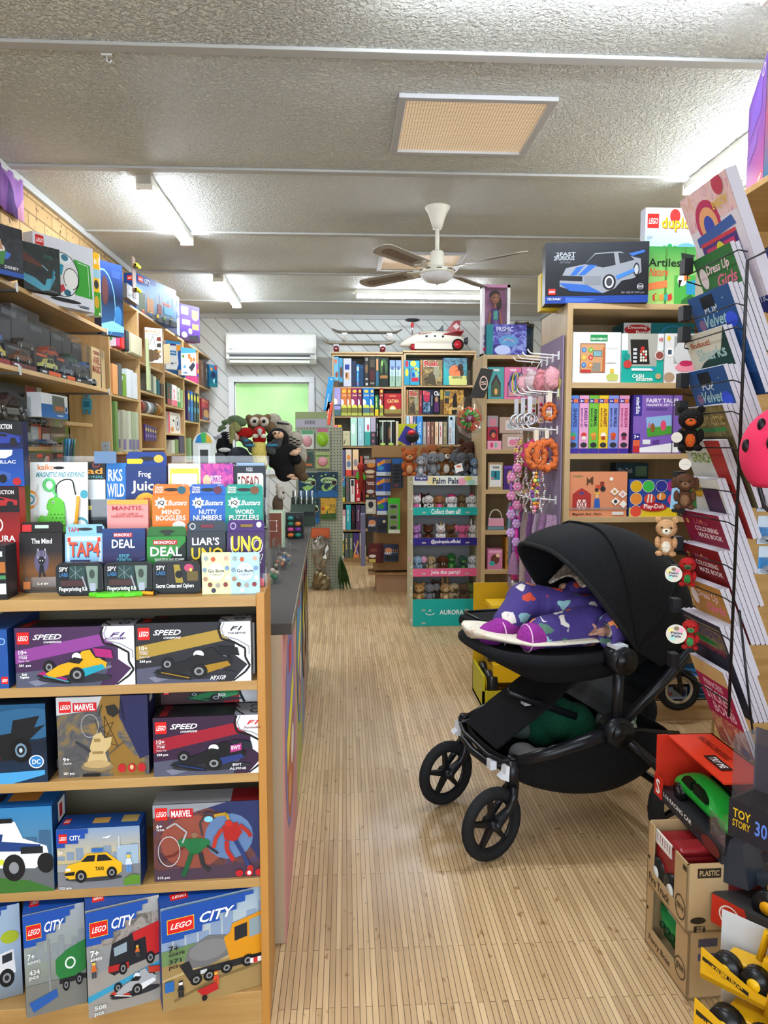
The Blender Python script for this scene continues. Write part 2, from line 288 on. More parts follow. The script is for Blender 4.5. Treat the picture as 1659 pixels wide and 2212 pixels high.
# shopfront behind the camera
gx0,gx1,gz0,gz1=-1.6,2.0,-.9,1.0
b=MB();b.box(XL-.1,YF-.1,FZ,gx0,YF,CZ,'m#cfc9bc').box(gx1,YF-.1,FZ,XR+.1,YF,CZ,'m#cfc9bc').box(gx0,YF-.1,gz1,gx1,YF,CZ,'m#cfc9bc').box(gx0,YF-.1,FZ,gx1,YF,gz0,'m#cfc9bc');struct('wall_front',b)
wn=struct('window_2',MB().box(gx0,YF-.06,gz0,gx1,YF-.05,gz1,'t#ffffff'));b=MB()
for x in(gx0,-.42,.78,gx1-.05):b.box(x,YF-.08,gz0,x+.05,YF-.02,gz1,'b#9a9c9e')
b.build('window_frame',wn)
TR='m#b9bbb9'
for i,py in enumerate((113,372,507,592,652)):
 Y=onZ(829,py,CZ).y;tilt=.012 if i<2 else.004
 o=MB().box(XL,-.028,-.014,XR,.028,0,TR).build('trim_%d'%(i+1),bevel=.003);o.location=(0,Y,CZ);tag(o,kind='structure')
struct('trim_6',MB().box(XL,YB-.03,CZ-.05,XR,YB,CZ,TR));struct('trim_7',MB().box(XL,YF,CZ-.045,XL+.03,YB-.03,CZ,TR),bevel=.003);struct('trim_8',MB().box(XR-.03,YF,CZ-.045,XR,YB-.03,CZ,TR))
struct('baseboard_back',MB().box(XL,YB-.015,FZ,XR,YB,FZ+.09,W_));struct('baseboard_right',MB().box(XR-.015,YF,FZ,XR,YB-.02,FZ+.09,W_));struct('baseboard_left',MB().box(XL,YF,FZ,XL+.015,YB-.02,FZ+.09,W_))
# batten hook
h=onZ(230,116,CZ-.014);o=MB().box(-.02,-.004,-.006,.02,.004,0,W_).tube([(0,0,0),(.002,-.004,-.03),(.014,-.006,-.036),(.02,-.006,-.026)],.0035,W_).build('ceiling_hook');o.location=(h.x,h.y,CZ-.014);tag(o,'small white hook screwed to the ceiling batten at upper left','hook')
# ---- tube lights ----
TM=emis('tube_glow','#eef6ff',TUBE)
def tube_light(x,y,L,rz,label,wd=.085):
 t=thing('tube_light',label,'ceiling light',(x,y,CZ),rz,None)
 MB().box(-wd*.5,0,-.05,wd*.5,L,0,'b#eceae2').build('housing',t,bevel=.004)
 n=8;pr=[(-wd/2*math.cos(math.pi*i/n),-.05-wd*.3*math.sin(math.pi*i/n))for i in range(n+1)]
 b=MB();b.add([(a,y0,c)for y0 in(.022,L-.022)for a,c in pr],[(i,i+1,n+2+i,n+1+i)for i in range(n)],TM,True);b.build('diffuser',t)
 for y0 in(0,L-.022):MB().box(-wd*.54,y0,-.075,wd*.54,y0+.022,0,'b#e6e2d2').build('end_cap',t,bevel=.003)
 return t
def tl_at(px,py,px2,py2,lab):
 a=onZ(px,py,CZ-.06);c=onZ(px2,py2,CZ-.06);return tube_light(a.x,a.y,(c-a).length,math.atan2(c.y-a.y,c.x-a.x)-math.pi/2,lab)
tl_at(311,402,405,527,'near white tube light pointing along the left side ceiling')
tl_at(471,604,512,663,'small far tube light by the left end of the back wall')
a=onZ(766,640,CZ-.06);tube_light(a.x,a.y,1.3,R(-90),'bright white tube light running across the room before the back wall')
tube_light(2.0,3.1,1.24,0,'tube light by the right wall, mostly hidden by toy boxes')
tube_light(.1,2.47,1.3,R(-90),'tube light just above the top of the view')
tube_light(-1.0,.2,1.24,0,'tube light above the shop entrance');
# ---- ceiling diffusers ----
def m_grid():
 m,nt,b=nm('egg_crate_diffuser');L=nt.links.new;c=coords(nt);br=node(nt,'ShaderNodeTexBrick',offset=0.0);L(c,br.inputs[0])
 for k,v in(('Scale',1.0),('Mortar Size',.0016),('Brick Width',.0135),('Row Height',.0135)):br.inputs[k].default_value=v
 br.inputs['Color1'].default_value=br.inputs['Color2'].default_value=lin('#e9d9b8');br.inputs['Mortar'].default_value=lin('#b98e6a');L(br.outputs[0],b.inputs['Base Color']);L(br.outputs[0],b.inputs['Emission Color']);b.inputs['Emission Strength'].default_value=.1;b.inputs['Roughness'].default_value=.35;return m  # panel is unlit; faint emission paints a glow into the grid
GR=m_grid()
def sky_panel(pts,lab):
 (ax,ay),(bx,by),(cx,cy)=pts;a=onZ(ax,ay,CZ-.01);bb=onZ(bx,by,CZ-.01);c=onZ(cx,cy,CZ-.01)  # near left, near right, far left
 w=bb.x-a.x;L=c.y-a.y;t=thing('ceiling_diffuser',lab,'light panel',(a.x,a.y,CZ));f=.035
 MB().box(f,f,-.008,w-f,L-f,-.002,GR).build('diffuser',t);b=MB()
 for q in((0,0,w,f),(0,L-f,w,L),(0,f,f,L-f),(w-f,f,w,L-f)):b.box(q[0],q[1],-.02,q[2],q[3],0,'b#b9babc')
 b.build('frame',t,bevel=.003)
sky_panel([(862,205),(1212,207),(858,330)],'large cream square light panel with grey frame in the near ceiling')
sky_panel([(820,545),(1010,545),(806,583)],'far cream light panel behind the ceiling fan')
# ---- ceiling fan ----
hub=onZ(945,447,CZ);FX,FY=hub.x,hub.y;PF='b#e2e0d2'
t=thing('ceiling_fan','white four-bladed ceiling fan with woven blade insets and round light','ceiling fan',(FX,FY,CZ))
MB().lathe([(0,0),(.082,0),(.08,-.012),(.06,-.04),(.04,-.1),(.03,-.135),(0,-.14)],PF,28).build('canopy',t)
MB().cyl((0,0,-.12),(0,0,-.3),.014,PF).build('down_rod',t)
MB().lathe([(0,-.275),(.036,-.275),(.044,-.285),(.046,-.36),(.05,-.378),(.1,-.385),(.112,-.395),(.114,-.42),(0,-.42)],PF,32).build('motor',t)
b=MB()
for i in range(10):
 a=i*.628;b.box(-.016,.1135,-.399,.016,.116,-.404,'#2a2620',T=Matrix.Rotation(a,4,'Z'))
b.build('motor_vent',t);MB().lathe([(.106,-.42),(.098,-.442),(.07,-.463),(.03,-.475),(0,-.478)],'b#d9dade',32).sph((0,0,-.482),.007,'x#b0b0b0').build('light_bowl',t)
m,nt,bs=nm('woven_cane');vo=node(nt,'ShaderNodeTexVoronoi',Scale=90.0);nt.links.new(coords(nt),vo.inputs[0]);rr=ramp(nt,[(.2,'#4c4038'),(.45,'#84766a')]);nt.links.new(vo.outputs[0],rr.inputs[0]);nt.links.new(rr.outputs[0],bs.inputs['Base Color']);CANE=m
def rrect(x0,x1,w0,w1,n=7,z=0):
 o=[(x0,-w0,z)]+[(x1-w1+w1*math.sin(i*math.pi/n),-w1*math.cos(i*math.pi/n),z)for i in range(n+1)]+[(x0,w0,z)];return o
for k,ang in enumerate((14,63,172,208+14)):
 T=Matrix.Rotation(R({0:52,1:-45,2:136,3:232}[k]),4,'Z')@Matrix.Translation((0,0,-.392))@Matrix.Rotation(R(13),4,'X')
 bl=MB().prism(rrect(.17,.66,.058,.066),(0,0,.006),'b#a9a59d',T).build('blade',t,bevel=.002)
 MB().prism(rrect(.26,.6,.03,.034,z=-.0012),(0,0,.0084),CANE,T).build('cane_inset',bl)
 MB().prism([(.09,-.014,-.004),(.15,-.02,-.004),(.21,-.05,-.004),(.225,-.03,-.004),(.2,0,-.004),(.225,.03,-.004),(.21,.05,-.004),(.15,.02,-.004),(.09,.014,-.004)],(0,0,.004),PF,T).build('blade_bracket',bl)
# ---- air conditioner ----
p=onY(488,784,YB-.22);q=onY(683,718,YB-.22);w_,h_=q.x-p.x,q.z-p.z
t=thing('air_conditioner','white split-system air conditioner high on the back wall','air conditioner',(p.x,YB-.22,p.z))
pr=[(0,.05),(.012,h_*.3),(.0,h_*.34),(.0,h_*.93),(.03,h_),(.22,h_),(.22,0),(.06,0)]
MB().prism([(0,y,z)for y,z in pr],(w_,0,0),'b#dfe2dd').build('casing',t,bevel=.008)
MB().box(.03,-.004,h_*.33,w_-.03,.002,h_*.9,'b#e6e9e4').build('front_panel',t,bevel=.002)
b=MB();b.box(.04,-.002,h_*.12,w_-.07,.03,h_*.3,'#4b4f4e').box(.02,-.004,h_*.28,w_-.02,-.001,h_*.31,'#8f9492')
b.build('air_outlet',t);MB().box(.04,-.012,h_*.13,w_-.07,.0,h_*.2,'b#cfd3cd',T=TF((0,0,0))).box(.045,-.02,0,w_-.075,.01,h_*.09,'b#d6d9d3').build('louvre',t,bevel=.002)
MB().art(TF((.04,-.004,h_*.42)),.1,.02,[('t',0,0,.35,1,'Kelvin','#6b7070'),('r',.4,.4,1,.55,'#9aa0a0')]).build('maker_print',t)
MB().box(w_-.06,-.006,h_*.14,w_-.025,.0,h_*.24,'#b8bdb8').build('display',t)
# ================= BOOKCASES =================
def bookcase(label,x,y,rz,w,d,ztop,zs,mats,tk=.02,zbot=FZ,back=True,kick=.09,backmat=None,div=()):
 mx,mz=mats;t=thing('bookcase',label,'bookcase',(x,y,zbot),rz);H=ztop-zbot
 MB().box(0,0,0,tk,d,H,mz).build('side_panel',t,bevel=.001);MB().box(w-tk,0,0,w,d,H,mz).build('side_panel',t,bevel=.001)
 MB().box(tk,0,H-tk,w-tk,d,H,mx).build('top_panel',t,bevel=.001)
 for z in zs:MB().box(tk,.004,z-zbot-tk,w-tk,d-.012,z-zbot,mx).build('shelf',t,bevel=.001)
 if back:MB().box(tk,d-.01,.0,w-tk,d,H-tk,backmat or mz).build('back_panel',t)
 if kick:MB().box(tk,.012,0,w-tk,.03,kick,mx).build('kick_board',t)
 return t
# left wall run, five bays (front plane x = LX), facing the aisle
LX=-1.545;WPAIR=(WY,WZ)
ys=[onX(px,900,LX).y for px in(240,304,357,399,431,460)]
LB=[[.676,.363,-.025,-.4,-.8],[.655,.442,.268,0,-.45],[.675,.38,.134,-.05,-.5],[.68,.27,-.12,-.5],[.676,.31,-.1,-.5]]
nms=['tin lunch boxes','the mechanics kit','science kits','an electronics kit','jigsaw boxes']
for i in range(5):
 bookcase('%s pale wood wall bookcase along the left wall, holding %s'%(['first','second','third','fourth','last'][i],nms[i]),LX,ys[i],R(90),ys[i+1]-ys[i]-.002,.27,1.035,LB[i],WPAIR,.018)
# back wall pair
BY=8.27;bx=[onY(719,1000,BY).x,onY(872,1000,BY).x,onY(1027,1000,BY).x]
bzs=[onY(790,y,BY).z for y in(835,898,963,1027+1)]+[onY(790,y,BY).z for y in(1084,1144,1205)]
BKZ=bzs
BG='m#8f8a80'
B1=bookcase('left bookcase of the pair on the back wall, packed with board games',bx[0],BY,0,bx[1]-bx[0]-.004,.3,onY(790,765,BY).z,bzs,(OK,OKZ),.022,backmat=BG)
zs2=[onY(950,y,BY).z for y in(832,895,960,1027,1084,1144,1205)]
B2=bookcase('right bookcase of the pair on the back wall, above the plush stand',bx[1],BY,0,bx[2]-bx[1],.3,onY(950,762,BY).z,zs2,(OK,OKZ),.022,backmat=BG)
for o_,k in((B1,0),(B2,1)):
 w_=bx[k+1]-bx[k];MB().box(-.012,-.02,0,w_+.008-.02,.3,.02,OK).build('top_board',o_,bevel=.002).location.z=(onY(790,765,BY).z if not k else onY(950,762,BY).z)-FZ+.002
# right bookcases
RY1,RY2=3.41,5.24
r1x=onY(1222,1100,RY1).x-.01;r1top=onY(1300,655,RY1).z
zr1=[onY(1300,y,RY1).z for y in(826,980,1117,1300,1470)]
bookcase('tall wide beech bookcase on the right, stocked with boxed toddler toys',r1x,RY1,0,1.2,.45,r1top,zr1+[FZ+.1],(OK,OKZ),.026,backmat=OKB,kick=.1)
r2x=onY(1040,1100,RY2).x;r2top=onY(1060,766,RY2).z
zr2=[onY(1100,y,RY2).z for y in(862,971,1058,1146,1231)]
bookcase('beech bookcase behind the hair accessory hooks, with fairy tale gifts',r2x,RY2,0,1.0,.42,r2top,zr2,(OK,OKZ),.03,backmat=OKB)
# plywood partition at far right that carries the wall hooks
pp=onY(1538,1700,2.62);b=MB().box(0,0,0,.74,.022,2.14,WX);o=b.build('display_partition',bevel=.002);o.location=(pp.x,2.62,FZ);tag(o,'plywood display partition behind the magazine rack','partition')
# first left section: two long bracketed shelves on the wall
SX=-1.47;y0s,y1s=.9,onX(232,712,SX).y
zA,zB=onX(231,712,SX).z,onX(237,842,SX).z
def wall_shelf(label,z,x1=SX,ya=y0s,yb=y1s,tk=.022,xb=XL,br=True):
 t=thing('wall_shelf',label,'shelf',(xb,ya,z));MB().box(0,0,-tk,x1-xb,yb-ya,0,WY).build('board',t,bevel=.001)
 if br:
  for yy in(yb-.03,yb-1.3,yb-2.4):
   if yy>ya:MB().box(0,yy-ya,-tk-.012,x1-xb+.004,yy-ya+.022,-tk,'x#9a9a98').box(x1-xb,yy-ya,-tk-.012,x1-xb+.006,yy-ya+.022,.006,'b#c9c9c6').build('bracket',t)
 return t
wall_shelf('long upper left wall shelf carrying the tall toy boxes',zA);wall_shelf('second long left wall shelf lined with boxed model cars',zB)
wall_shelf('lower left wall shelf for boxed racing cars',onX(150,965,-1.6).z,-1.6,yb=onX(144,965,-1.6).y,br=False)
s3=onX(190,915,-1.62);wall_shelf('short wooden shelf holding a laser-cut wooden train',s3.z,-1.6,onX(140,905,-1.6).y+.02,onX(200,917,-1.6).y-.0,br=False,xb=XL)
MB_=MB().box(XL+.001,y0s,zB+.02,XL+.02,y1s,zA-.05,'#174a52').box(XL+.001,y0s,FZ+.3,XL+.02,ys[0]-.01,zB-.05,'#6d8442');o=MB_.build('backing_panel');tag(o,'teal and green painted backing boards behind the left shelves','wall panel')
# ---- counter ----
c0=onZ(605,2212,FZ);c1=onZ(667,1440,FZ);ca=math.atan2(c1.y-c0.y,c1.x-c0.x)-math.pi/2;c0=c0+(c1-c0)*.1;CL=(c1-c0).length;CTZ=-.45-FZ
cn=thing('shop_counter','long shop counter with dark top and pastel panels of round game posters','counter',(c0.x,c0.y,FZ),ca)
MB().box(-.6,0,0,-.004,CL,CTZ-.03,'m#b7a48a').build('body',cn);MB().box(-.62,-.0,CTZ-.03,.022,CL+.03,CTZ,'m#4b4744').build('worktop',cn,bevel=.003)
MB().box(.022,0,CTZ-.03,.026,CL+.03,CTZ,'#6f6657').build('top_edging',cn)
def posters():
 b=MB();T=TF((-.004,0,.0),R(90));H=CTZ-.03;W=CL
 cols=['#c98f8b','#b4b06a','#8b93a2','#b98a78','#8f9a80','#9c7f86','#a5a08a'];xs=[0,.32,.40,.56,.66,.8,.9,1]
 xs=[0,.3,.52,.68,.8,.9,.96,1]
 for i in range(7):b.box(-.004,xs[i]*W,0,0,xs[i+1]*W,H,'m'+cols[i])
 T=TF((0,0,0),R(90))
 it=[]
 for cx,rx,cy,c1_,c2_,tx in((.13,.115,.42,'#7d78b4','#b4603a','DORY\nPARTY'),(.42,.1,.38,'#4c93c8','#8b6a74','PUZZLE'),(.62,.075,.36,'#3a3540','#6e6046','BUILD'),(.76,.055,.36,'#7c2f28','#b6926a','PLAY'),(.87,.045,.36,'#566a8c','#caa08a','FUN')):
  it+=[('e',cx,cy,rx,.36,c1_),('p',[(cx-rx*.8,cy+.05),(cx+rx*.8,cy+.02),(cx+rx*.5,cy+.28),(cx-rx*.2,cy+.33),(cx-rx*.6,cy+.25)],c2_),('e',cx+rx*.3,cy+.12,rx*.3,.07,'#e8ddd0'),('e',cx-rx*.3,cy+.2,rx*.25,.05,'#d89a5a'),('p',[(cx-rx*.75,cy-.02),(cx+rx*.6,cy-.16),(cx+rx*.65,cy-.06),(cx-rx*.7,cy+.09)],'#e8d838'),('r',cx-rx*.25,cy-.3,cx+rx*.25,cy-.2,'#c8283a')]
 b.art(T,W,H,it);return b
posters().build('poster_panel',cn)
# ================= FRONT SHELF UNIT =================
TU=R(3);q0=ray(584,2212);QU=tuple((q0*(1.60/q0.y)).xy)
U=lambda px,py,dy=0:onP(px,py,(QU[0],QU[1]+dy),TU)
zu=[U(575,y).z for y in(1286,1470,1669,1897,2141)];uw=1.15;ux=Vector((math.cos(TU),math.sin(TU),0));uo=Vector((QU[0],QU[1],FZ))-ux*uw
t=thing('display_shelf_unit','pale wood front display unit with toy boxes on four shelves','shelf unit',uo,TU);HT=zu[0]-FZ
MB().box(0,0,HT-.024,uw-.018,.27,HT,WX).build('top_board',t,bevel=.0012)
for z in zu[1:]:MB().box(0,.002,z-FZ-.021,uw-.018,.26,z-FZ,WX).build('shelf',t,bevel=.001)
MB().box(uw-.018,0,0,uw,.27,HT+.003,WO).build('side_panel',t,bevel=.0015)
MB().box(0,.003,zu[4]-FZ-.14,uw-.018,.02,zu[4]-FZ-.021,WX).build('kick_board',t);MB().box(0,.262,0,uw-.018,.27,HT-.024,'m#8d8674').build('back_panel',t)
def ub(name,lab,x0,yt,x1,yb,d,base,front=(),row=None,dy=.004,cat='toy box',**kw):
 Q=(QU[0]-math.sin(TU)*dy,QU[1]+math.cos(TU)*dy);return pxbox(name,lab,cat,x0,yt,x1,yb,Q,TU,d,base,front,z=zu[row]if row is not None else None,**kw)
def speed(bg,c,txt,sub,extra,bar='#3a3c44'):
 return[('r',0,0,1,1,bg),('p',[(0,.38),(.8,.1),(.8,.3),(0,.6)],c),('p',[(0,.75),(.8,.6),(.7,1),(0,1)],'#54566a'),('p',[(.1,.9),(.8,.66),(.8,.7),(.16,.98)],'#7c7f92'),
   ('p',[(.73,0),(1,0),(1,1),(.83,1),(.97,.72),(.86,.56),(.86,.34),(.74,.2)],'#e8eaee'),('l',[(.74,0),(.715,.12),(.74,.28),(.85,.34),(.95,.45),(.95,.6),(.99,.74),(.95,.84),(.84,1)],.035,'#0c0c10'),('l',[(.77,.0),(.745,.12),(.765,.24),(.88,.3),(.985,.42),(.985,.55)],.02,'#9a9da5')]+lego(.02,.07,.1,.2)+[
   ('i',.15,.11,.39,.2,'SPEED','#f4f4f6'),('i',.24,.225,.39,.26,'CHAMPIONS','#f4f4f6'),('t',.03,.37,.1,.44,'10+','#ffffff'),('t',.03,.47,.1,.51,sub,'#e8e8ec'),('r',.03,.45,.11,.456,'#d0d0d8'),('t',.03,.53,.12,.56,'Race Car','#d0d0d8'),('t',.03,.6,.13,.65,txt,'#ffffff')]+extra
f1a=speed('#43284e','#8a3f90','201 pcs','77258',A(racer('#d8a416','#a81f70','#1e9ab0'),.17,.3,.82,.95)+[('i',.8,.1,.93,.17,'F1','#4a2a70'),('t',.76,.18,.94,.22,'ACADEMY','#4a2a70'),('t',.04,.74,.12,.84,'Build\nTogether','#ffffff')])
mov=speed('#2a2a30','#a88a3a','268 pcs','77252',A(racer('#1c1c20','#15151a','#a07a20'),.14,.34,.9,.95)+[('i',.82,.07,.93,.14,'F1','#16161a'),('t',.8,.17,.96,.2,'THE MOVIE','#303038'),('t',.64,.88,.78,.95,'APXGP','#e4e4ea')])
bwt=speed('#36203a','#9a1c30','258 pcs','77248',A(racer('#15161c','#1b2430','#283a78'),.14,.36,.88,.93)+[('p',[(.68,.5),(.78,.46),(.78,.58),(.68,.62)],'#b0307c'),('t',.69,.5,.77,.57,'BWT','#f0f0f8'),('i',.83,.08,.94,.15,'F1','#d01820'),('t',.81,.18,.95,.22,'Formula1','#7a2030'),('t',.7,.8,.78,.85,'BWT','#e8e8f0'),('t',.67,.87,.82,.91,'ALPINE','#e8e8f0')])
T1=[('r',.72,0,1,1,'#8a8d96'),('o',.9,.5,.05,.3,'#1a1a1e',.6),('r',.05,.1,.12,.9,'#7a1418'),('l',[(.7,0),(.74,.5),(.8,1)],.1,'#16161a')]
ub('toy_car_box','race car box with yellow and magenta open-wheel car, on the upper shelf',36,1357,293,1480,.046,'#191322',f1a,1,top=T1,right=[('r',0,0,1,1,'#a6a9b0'),('t',.2,.6,.8,.9,'F1','#503070')])
ub('toy_car_box','race car box with black and gold open-wheel car, on the upper shelf',296,1347,543,1471,.046,'#191919',mov,1,top=T1,right=[('r',0,0,1,1,'#b4b6bc'),('e',.5,.7,.2,.1,'#202024')])
ub('toy_car_box','white-ended car box peeking out behind the black and gold one',318,1350,551,1462,.046,'#1d1d22',[('r',.8,0,1,1,'#e0e2e6'),('e',.95,.7,.02,.06,'#16161a')],1,dy=.055,top=T1,right=[('r',0,0,1,1,'#d0d2d6')])
ub('toy_car_box','grey-ended car box at the back right corner of the upper shelf',330,1340,566,1450,.046,'#2a2a30',[('r',.8,0,1,1,'#70737c'),('l',[(.95,.3),(.98,.5),(.95,.7)],.06,'#101014'),('t',.86,.1,.98,.2,'Formula1','#c0c2ca')],1,dy=.11,top=T1)
ub('toy_car_box','car box tucked behind the magenta car one',44,1357,296,1470,.046,'#1f1b26',(),1,dy=.055,top=T1);ub('toy_car_box','car box third in line behind the magenta car one',50,1350,302,1460,.046,'#23202a',(),1,dy=.11,top=T1)
ub('toy_box','blue toy box cut by the left picture edge, upper shelf',-60,1362,20,1484,.19,'#1f4f9a',[('r',0,0,1,1,'#1f4f9a'),('o',.85,.2,.1,.06,'#8fb4e0',.7)]+lego(.8,.8,.18,.12),1,right=[('r',0,0,1,1,'#163c7c')])
# row 2
ub('toy_car_box','dark blue box with black winged car and city night, middle shelf',-150,1528,104,1690,.1,'#10243c',[('r',0,0,1,1,'g#16507a#0e1c2c#16304a'),('e',.85,.25,.4,.2,'#2a5e86'),('p',[(.3,.6),(.5,.4),(.7,.36),(.72,.2),(.95,.15),(.9,.3),(1,.26),(.82,.5),(.84,.62),(.7,.7),(.3,.75)],'#14161a'),('p',[(.3,.7),(.6,.66),(.6,.7),(.3,.78)],'#a01c20')]+[('e',.78,.58,.09,.16,'#0c0d10'),('e',.78,.58,.05,.09,'#6f8ea4'),('e',.78,.58,.035,.06,'#191c20'),('e',.78,.58,.015,.03,'#b8c8d4')]+[('p',[(.4,.95),(.6,.86),(.98,.84),(.98,.9),(.7,1),(.4,1)],'#4aa0d8'),('e',.91,.73,.065,.085,'#f0f4f8'),('e',.91,.73,.055,.072,'#2a7cc0'),('t',.875,.7,.945,.76,'DC','#ffffff')],2,right=[('r',0,0,1,1,'#0e1620'),('r',.3,.2,.7,.5,'#1c2c3c'),('r',.55,.86,.95,.97,'#e8eaee'),('r',.62,.88,.8,.95,'#c02028')],top=[('r',0,0,1,1,'#132436')])
ub('toy_set_box','grey and gold toy set box with sandy monster tower and red badges',127,1507,323,1668,.075,'#272452',[('p',[(0,0),(1,0),(1,1),(0,1)],'n#4c4c50#5e5c5a#8a6f3a'),('p',[(.45,0),(.72,0),(.66,.5),(.95,.9),(.95,1),(.6,1)],'#8c6a2e'),('p',[(.7,0),(1,0),(1,.75),(.9,.8),(.68,.25)],'#262852'),('p',[(0,0),(.5,0),(.44,.16),(0,.22)],'#c4c8cc')]+lego(.03,.05,.13,.14)+[('r',.18,.07,.44,.18,'#c8202a'),('t',.2,.085,.42,.165,'MARVEL','#ffffff'),
 ('o',.36,.36,.1,.15,'#9aa0a4',.92),('l',[(.42,.3),(.5,.6),(.62,.32),(.46,.4),(.6,.5),(.4,.52),(.66,.62),(.52,.24),(.52,.66)],.006,'#16161a'),('p',[(.36,.6),(.4,.48),(.48,.44),(.52,.52),(.6,.5),(.58,.62),(.52,.7),(.56,.86),(.3,.88),(.34,.74)],'#c8b07c'),('e',.43,.87,.18,.06,'#8a7858'),('e',.43,.84,.15,.05,'#b89e6c'),('r',.4,.52,.47,.56,'#8e7848'),('r',.38,.68,.5,.71,'#8e7848'),('l',[(.2,.55),(.36,.68)],.03,'#34363c'),('l',[(.56,.72),(.74,.56)],.014,'#504a40'),('p',[(.54,.12),(.64,.1),(.7,.2),(.62,.26),(.56,.22)],'#24221e'),('l',[(.5,.1),(.46,.24)],.01,'#18181a'),('l',[(.7,.06),(.74,.3)],.01,'#18181a'),
 ('e',.7,.9,.045,.055,'#b8242a'),('e',.81,.9,.045,.055,'#b8242a'),('e',.92,.9,.045,.055,'#b8242a'),('e',.81,.89,.02,.03,'#d8c08c'),('t',.06,.74,.13,.79,'9+','#ffffff'),('t',.06,.8,.15,.825,'76334','#e8e8e8'),('t',.06,.92,.18,.96,'201 pcs','#ffffff'),('r',.27,.95,.46,.985,'#1a1a1a')],2,dy=.02,right=[('r',0,0,1,1,'#20224a'),('r',.2,.04,.6,.12,'#c8ccd4')],top=[('r',0,0,1,1,'#9ea2a8'),('r',.7,0,1,1,'#20224a')])
ub('toy_set_box','blue toy set box end seen behind the winged car box',100,1520,122,1662,.1,'#16305c',[('r',.1,.1,.9,.9,'#1c3f78')],2,dy=.1)
ub('toy_car_box','race car box with black and pink open-wheel car, right end of middle shelf',333,1551,576,1672,.046,'#1c1a20',bwt,2,top=T1)
for k,dy in enumerate((.052,.1)):ub('toy_car_box','car box standing %s behind the black and pink car one'%('directly','two places')[k],343,1540-9*k,576-3*k,1665-9*k,.044,'#201e24',(),2,dy=dy,top=T1)
ub('toy_car_box','racing box with green open-wheel car lying on top of the car boxes behind',348,1485,573,1522,.05,'#2c1a1e',[('r',0,0,1,1,'#8e1f28'),('r',0,0,.6,1,'#3a2428'),('r',.75,0,1,1,'#c8cace'),('l',[(.74,0),(.76,.5),(.8,1)],.15,'#101014')]+A(racer('#1e6a3c','#15402a','#2a8a50'),.22,-.1,.8,.9)+lego(.03,.1,.05,.3)+[('t',.55,.4,.62,.6,'MADE','#e0e0e0')],None,dy=.1)
# row 3
ub('toy_vehicle_box','blue box with white and navy police off-road truck, lower shelf left',-150,1753,118,1905,.09,'#16508c',[('r',0,0,1,1,'g#2e7eb4#5a86a4#50585e')]+skyline('#3d6486',.56,.3)+[('r',0,.6,1,1,'#62666a'),('p',[(.0,.85),(.3,.76),(.8,.86),(1,.98),(1,1),(0,1)],'#3c7030'),('p',[(.3,.45),(.42,.2),(.7,.16),(.76,.36),(.95,.46),(.97,.6),(.85,.72),(.3,.68)],'#e8eaee'),('p',[(.3,.5),(.46,.3),(.6,.3),(.56,.6),(.3,.62)],'#1f3a78'),('p',[(.56,.38),(.9,.44),(.9,.52),(.56,.5)],'#22407e'),('r',.3,.6,.6,.66,'#d4dc3c'),('e',.68,.7,.09,.16,'#1a1b1e'),('e',.94,.66,.07,.12,'#1a1b1e'),('e',.68,.7,.04,.07,'#8a8d92'),('r',.74,.46,.92,.54,'#202428'),('r',.44,.12,.68,.17,'#16181c')],3,right=[('r',0,0,1,1,'#124276'),('r',.4,.06,.9,.3,'#e8eaee'),('r',.5,.1,.7,.26,'#c8242c')],top=[('r',0,0,1,1,'#175a9e'),('r',.6,.2,.85,.7,'#b87a34'),('r',.5,.3,.56,.7,'#20242c')])
ub('toy_vehicle_box','small blue box with yellow taxi car and tiny passenger, lower shelf',126,1792,305,1908,.062,'#1f4a96',[('r',0,0,1,1,'g#7f9cc0#c8b888#6c6e74')]+skyline('#8294aa',.52,.25)+[('r',0,.58,1,.7,'#9a9ea2'),('p',[(0,.72),(1,.62),(1,1),(0,1)],'#7c7e84'),('p',[(0,0),(.38,0),(.38,.08),(.34,.08),(.34,.16),(.26,.16),(.26,.24),(.1,.24),(.1,.3),(0,.3)],'#1c4aa2'),('r',.72,.3,.98,.62,'#9db4c8'),('l',[(.75,.15),(.75,.34)],.02,'#c8ccd0'),('p',[(.54,.16),(.66,.12),(.62,.17)],'#e4e8ee')]+lego(.03,.07,.1,.15)+[('t',.16,.1,.29,.18,'CITY','#ffffff')]+A(sedan('#e8b21c'),.09,.36,.78,.9)+[('r',.42,.32,.56,.38,'#2a68b4'),('t',.46,.63,.56,.69,'TAXI','#16161a')]+A(fig('#cfdce4','#5a8ac4'),.81,.42,.92,.74)+[('p',[(.8,.85),(.9,.78),(1,.8),(1,.95),(.8,.96)],'#5a8a30'),('t',.03,.33,.08,.39,'5+','#ffffff'),('t',.03,.93,.17,.98,'122 pcs','#f0f0f0')],3,right=[('r',0,0,1,1,'#173c80'),('e',.5,.2,.2,.06,'#3a68b0')],top=[('r',0,0,1,1,'#1c4890'),('r',.4,.3,.6,.7,'#c89a50'),('r',.75,.2,.95,.7,'#b8a060')]+lego(.04,.3,.08,.4))
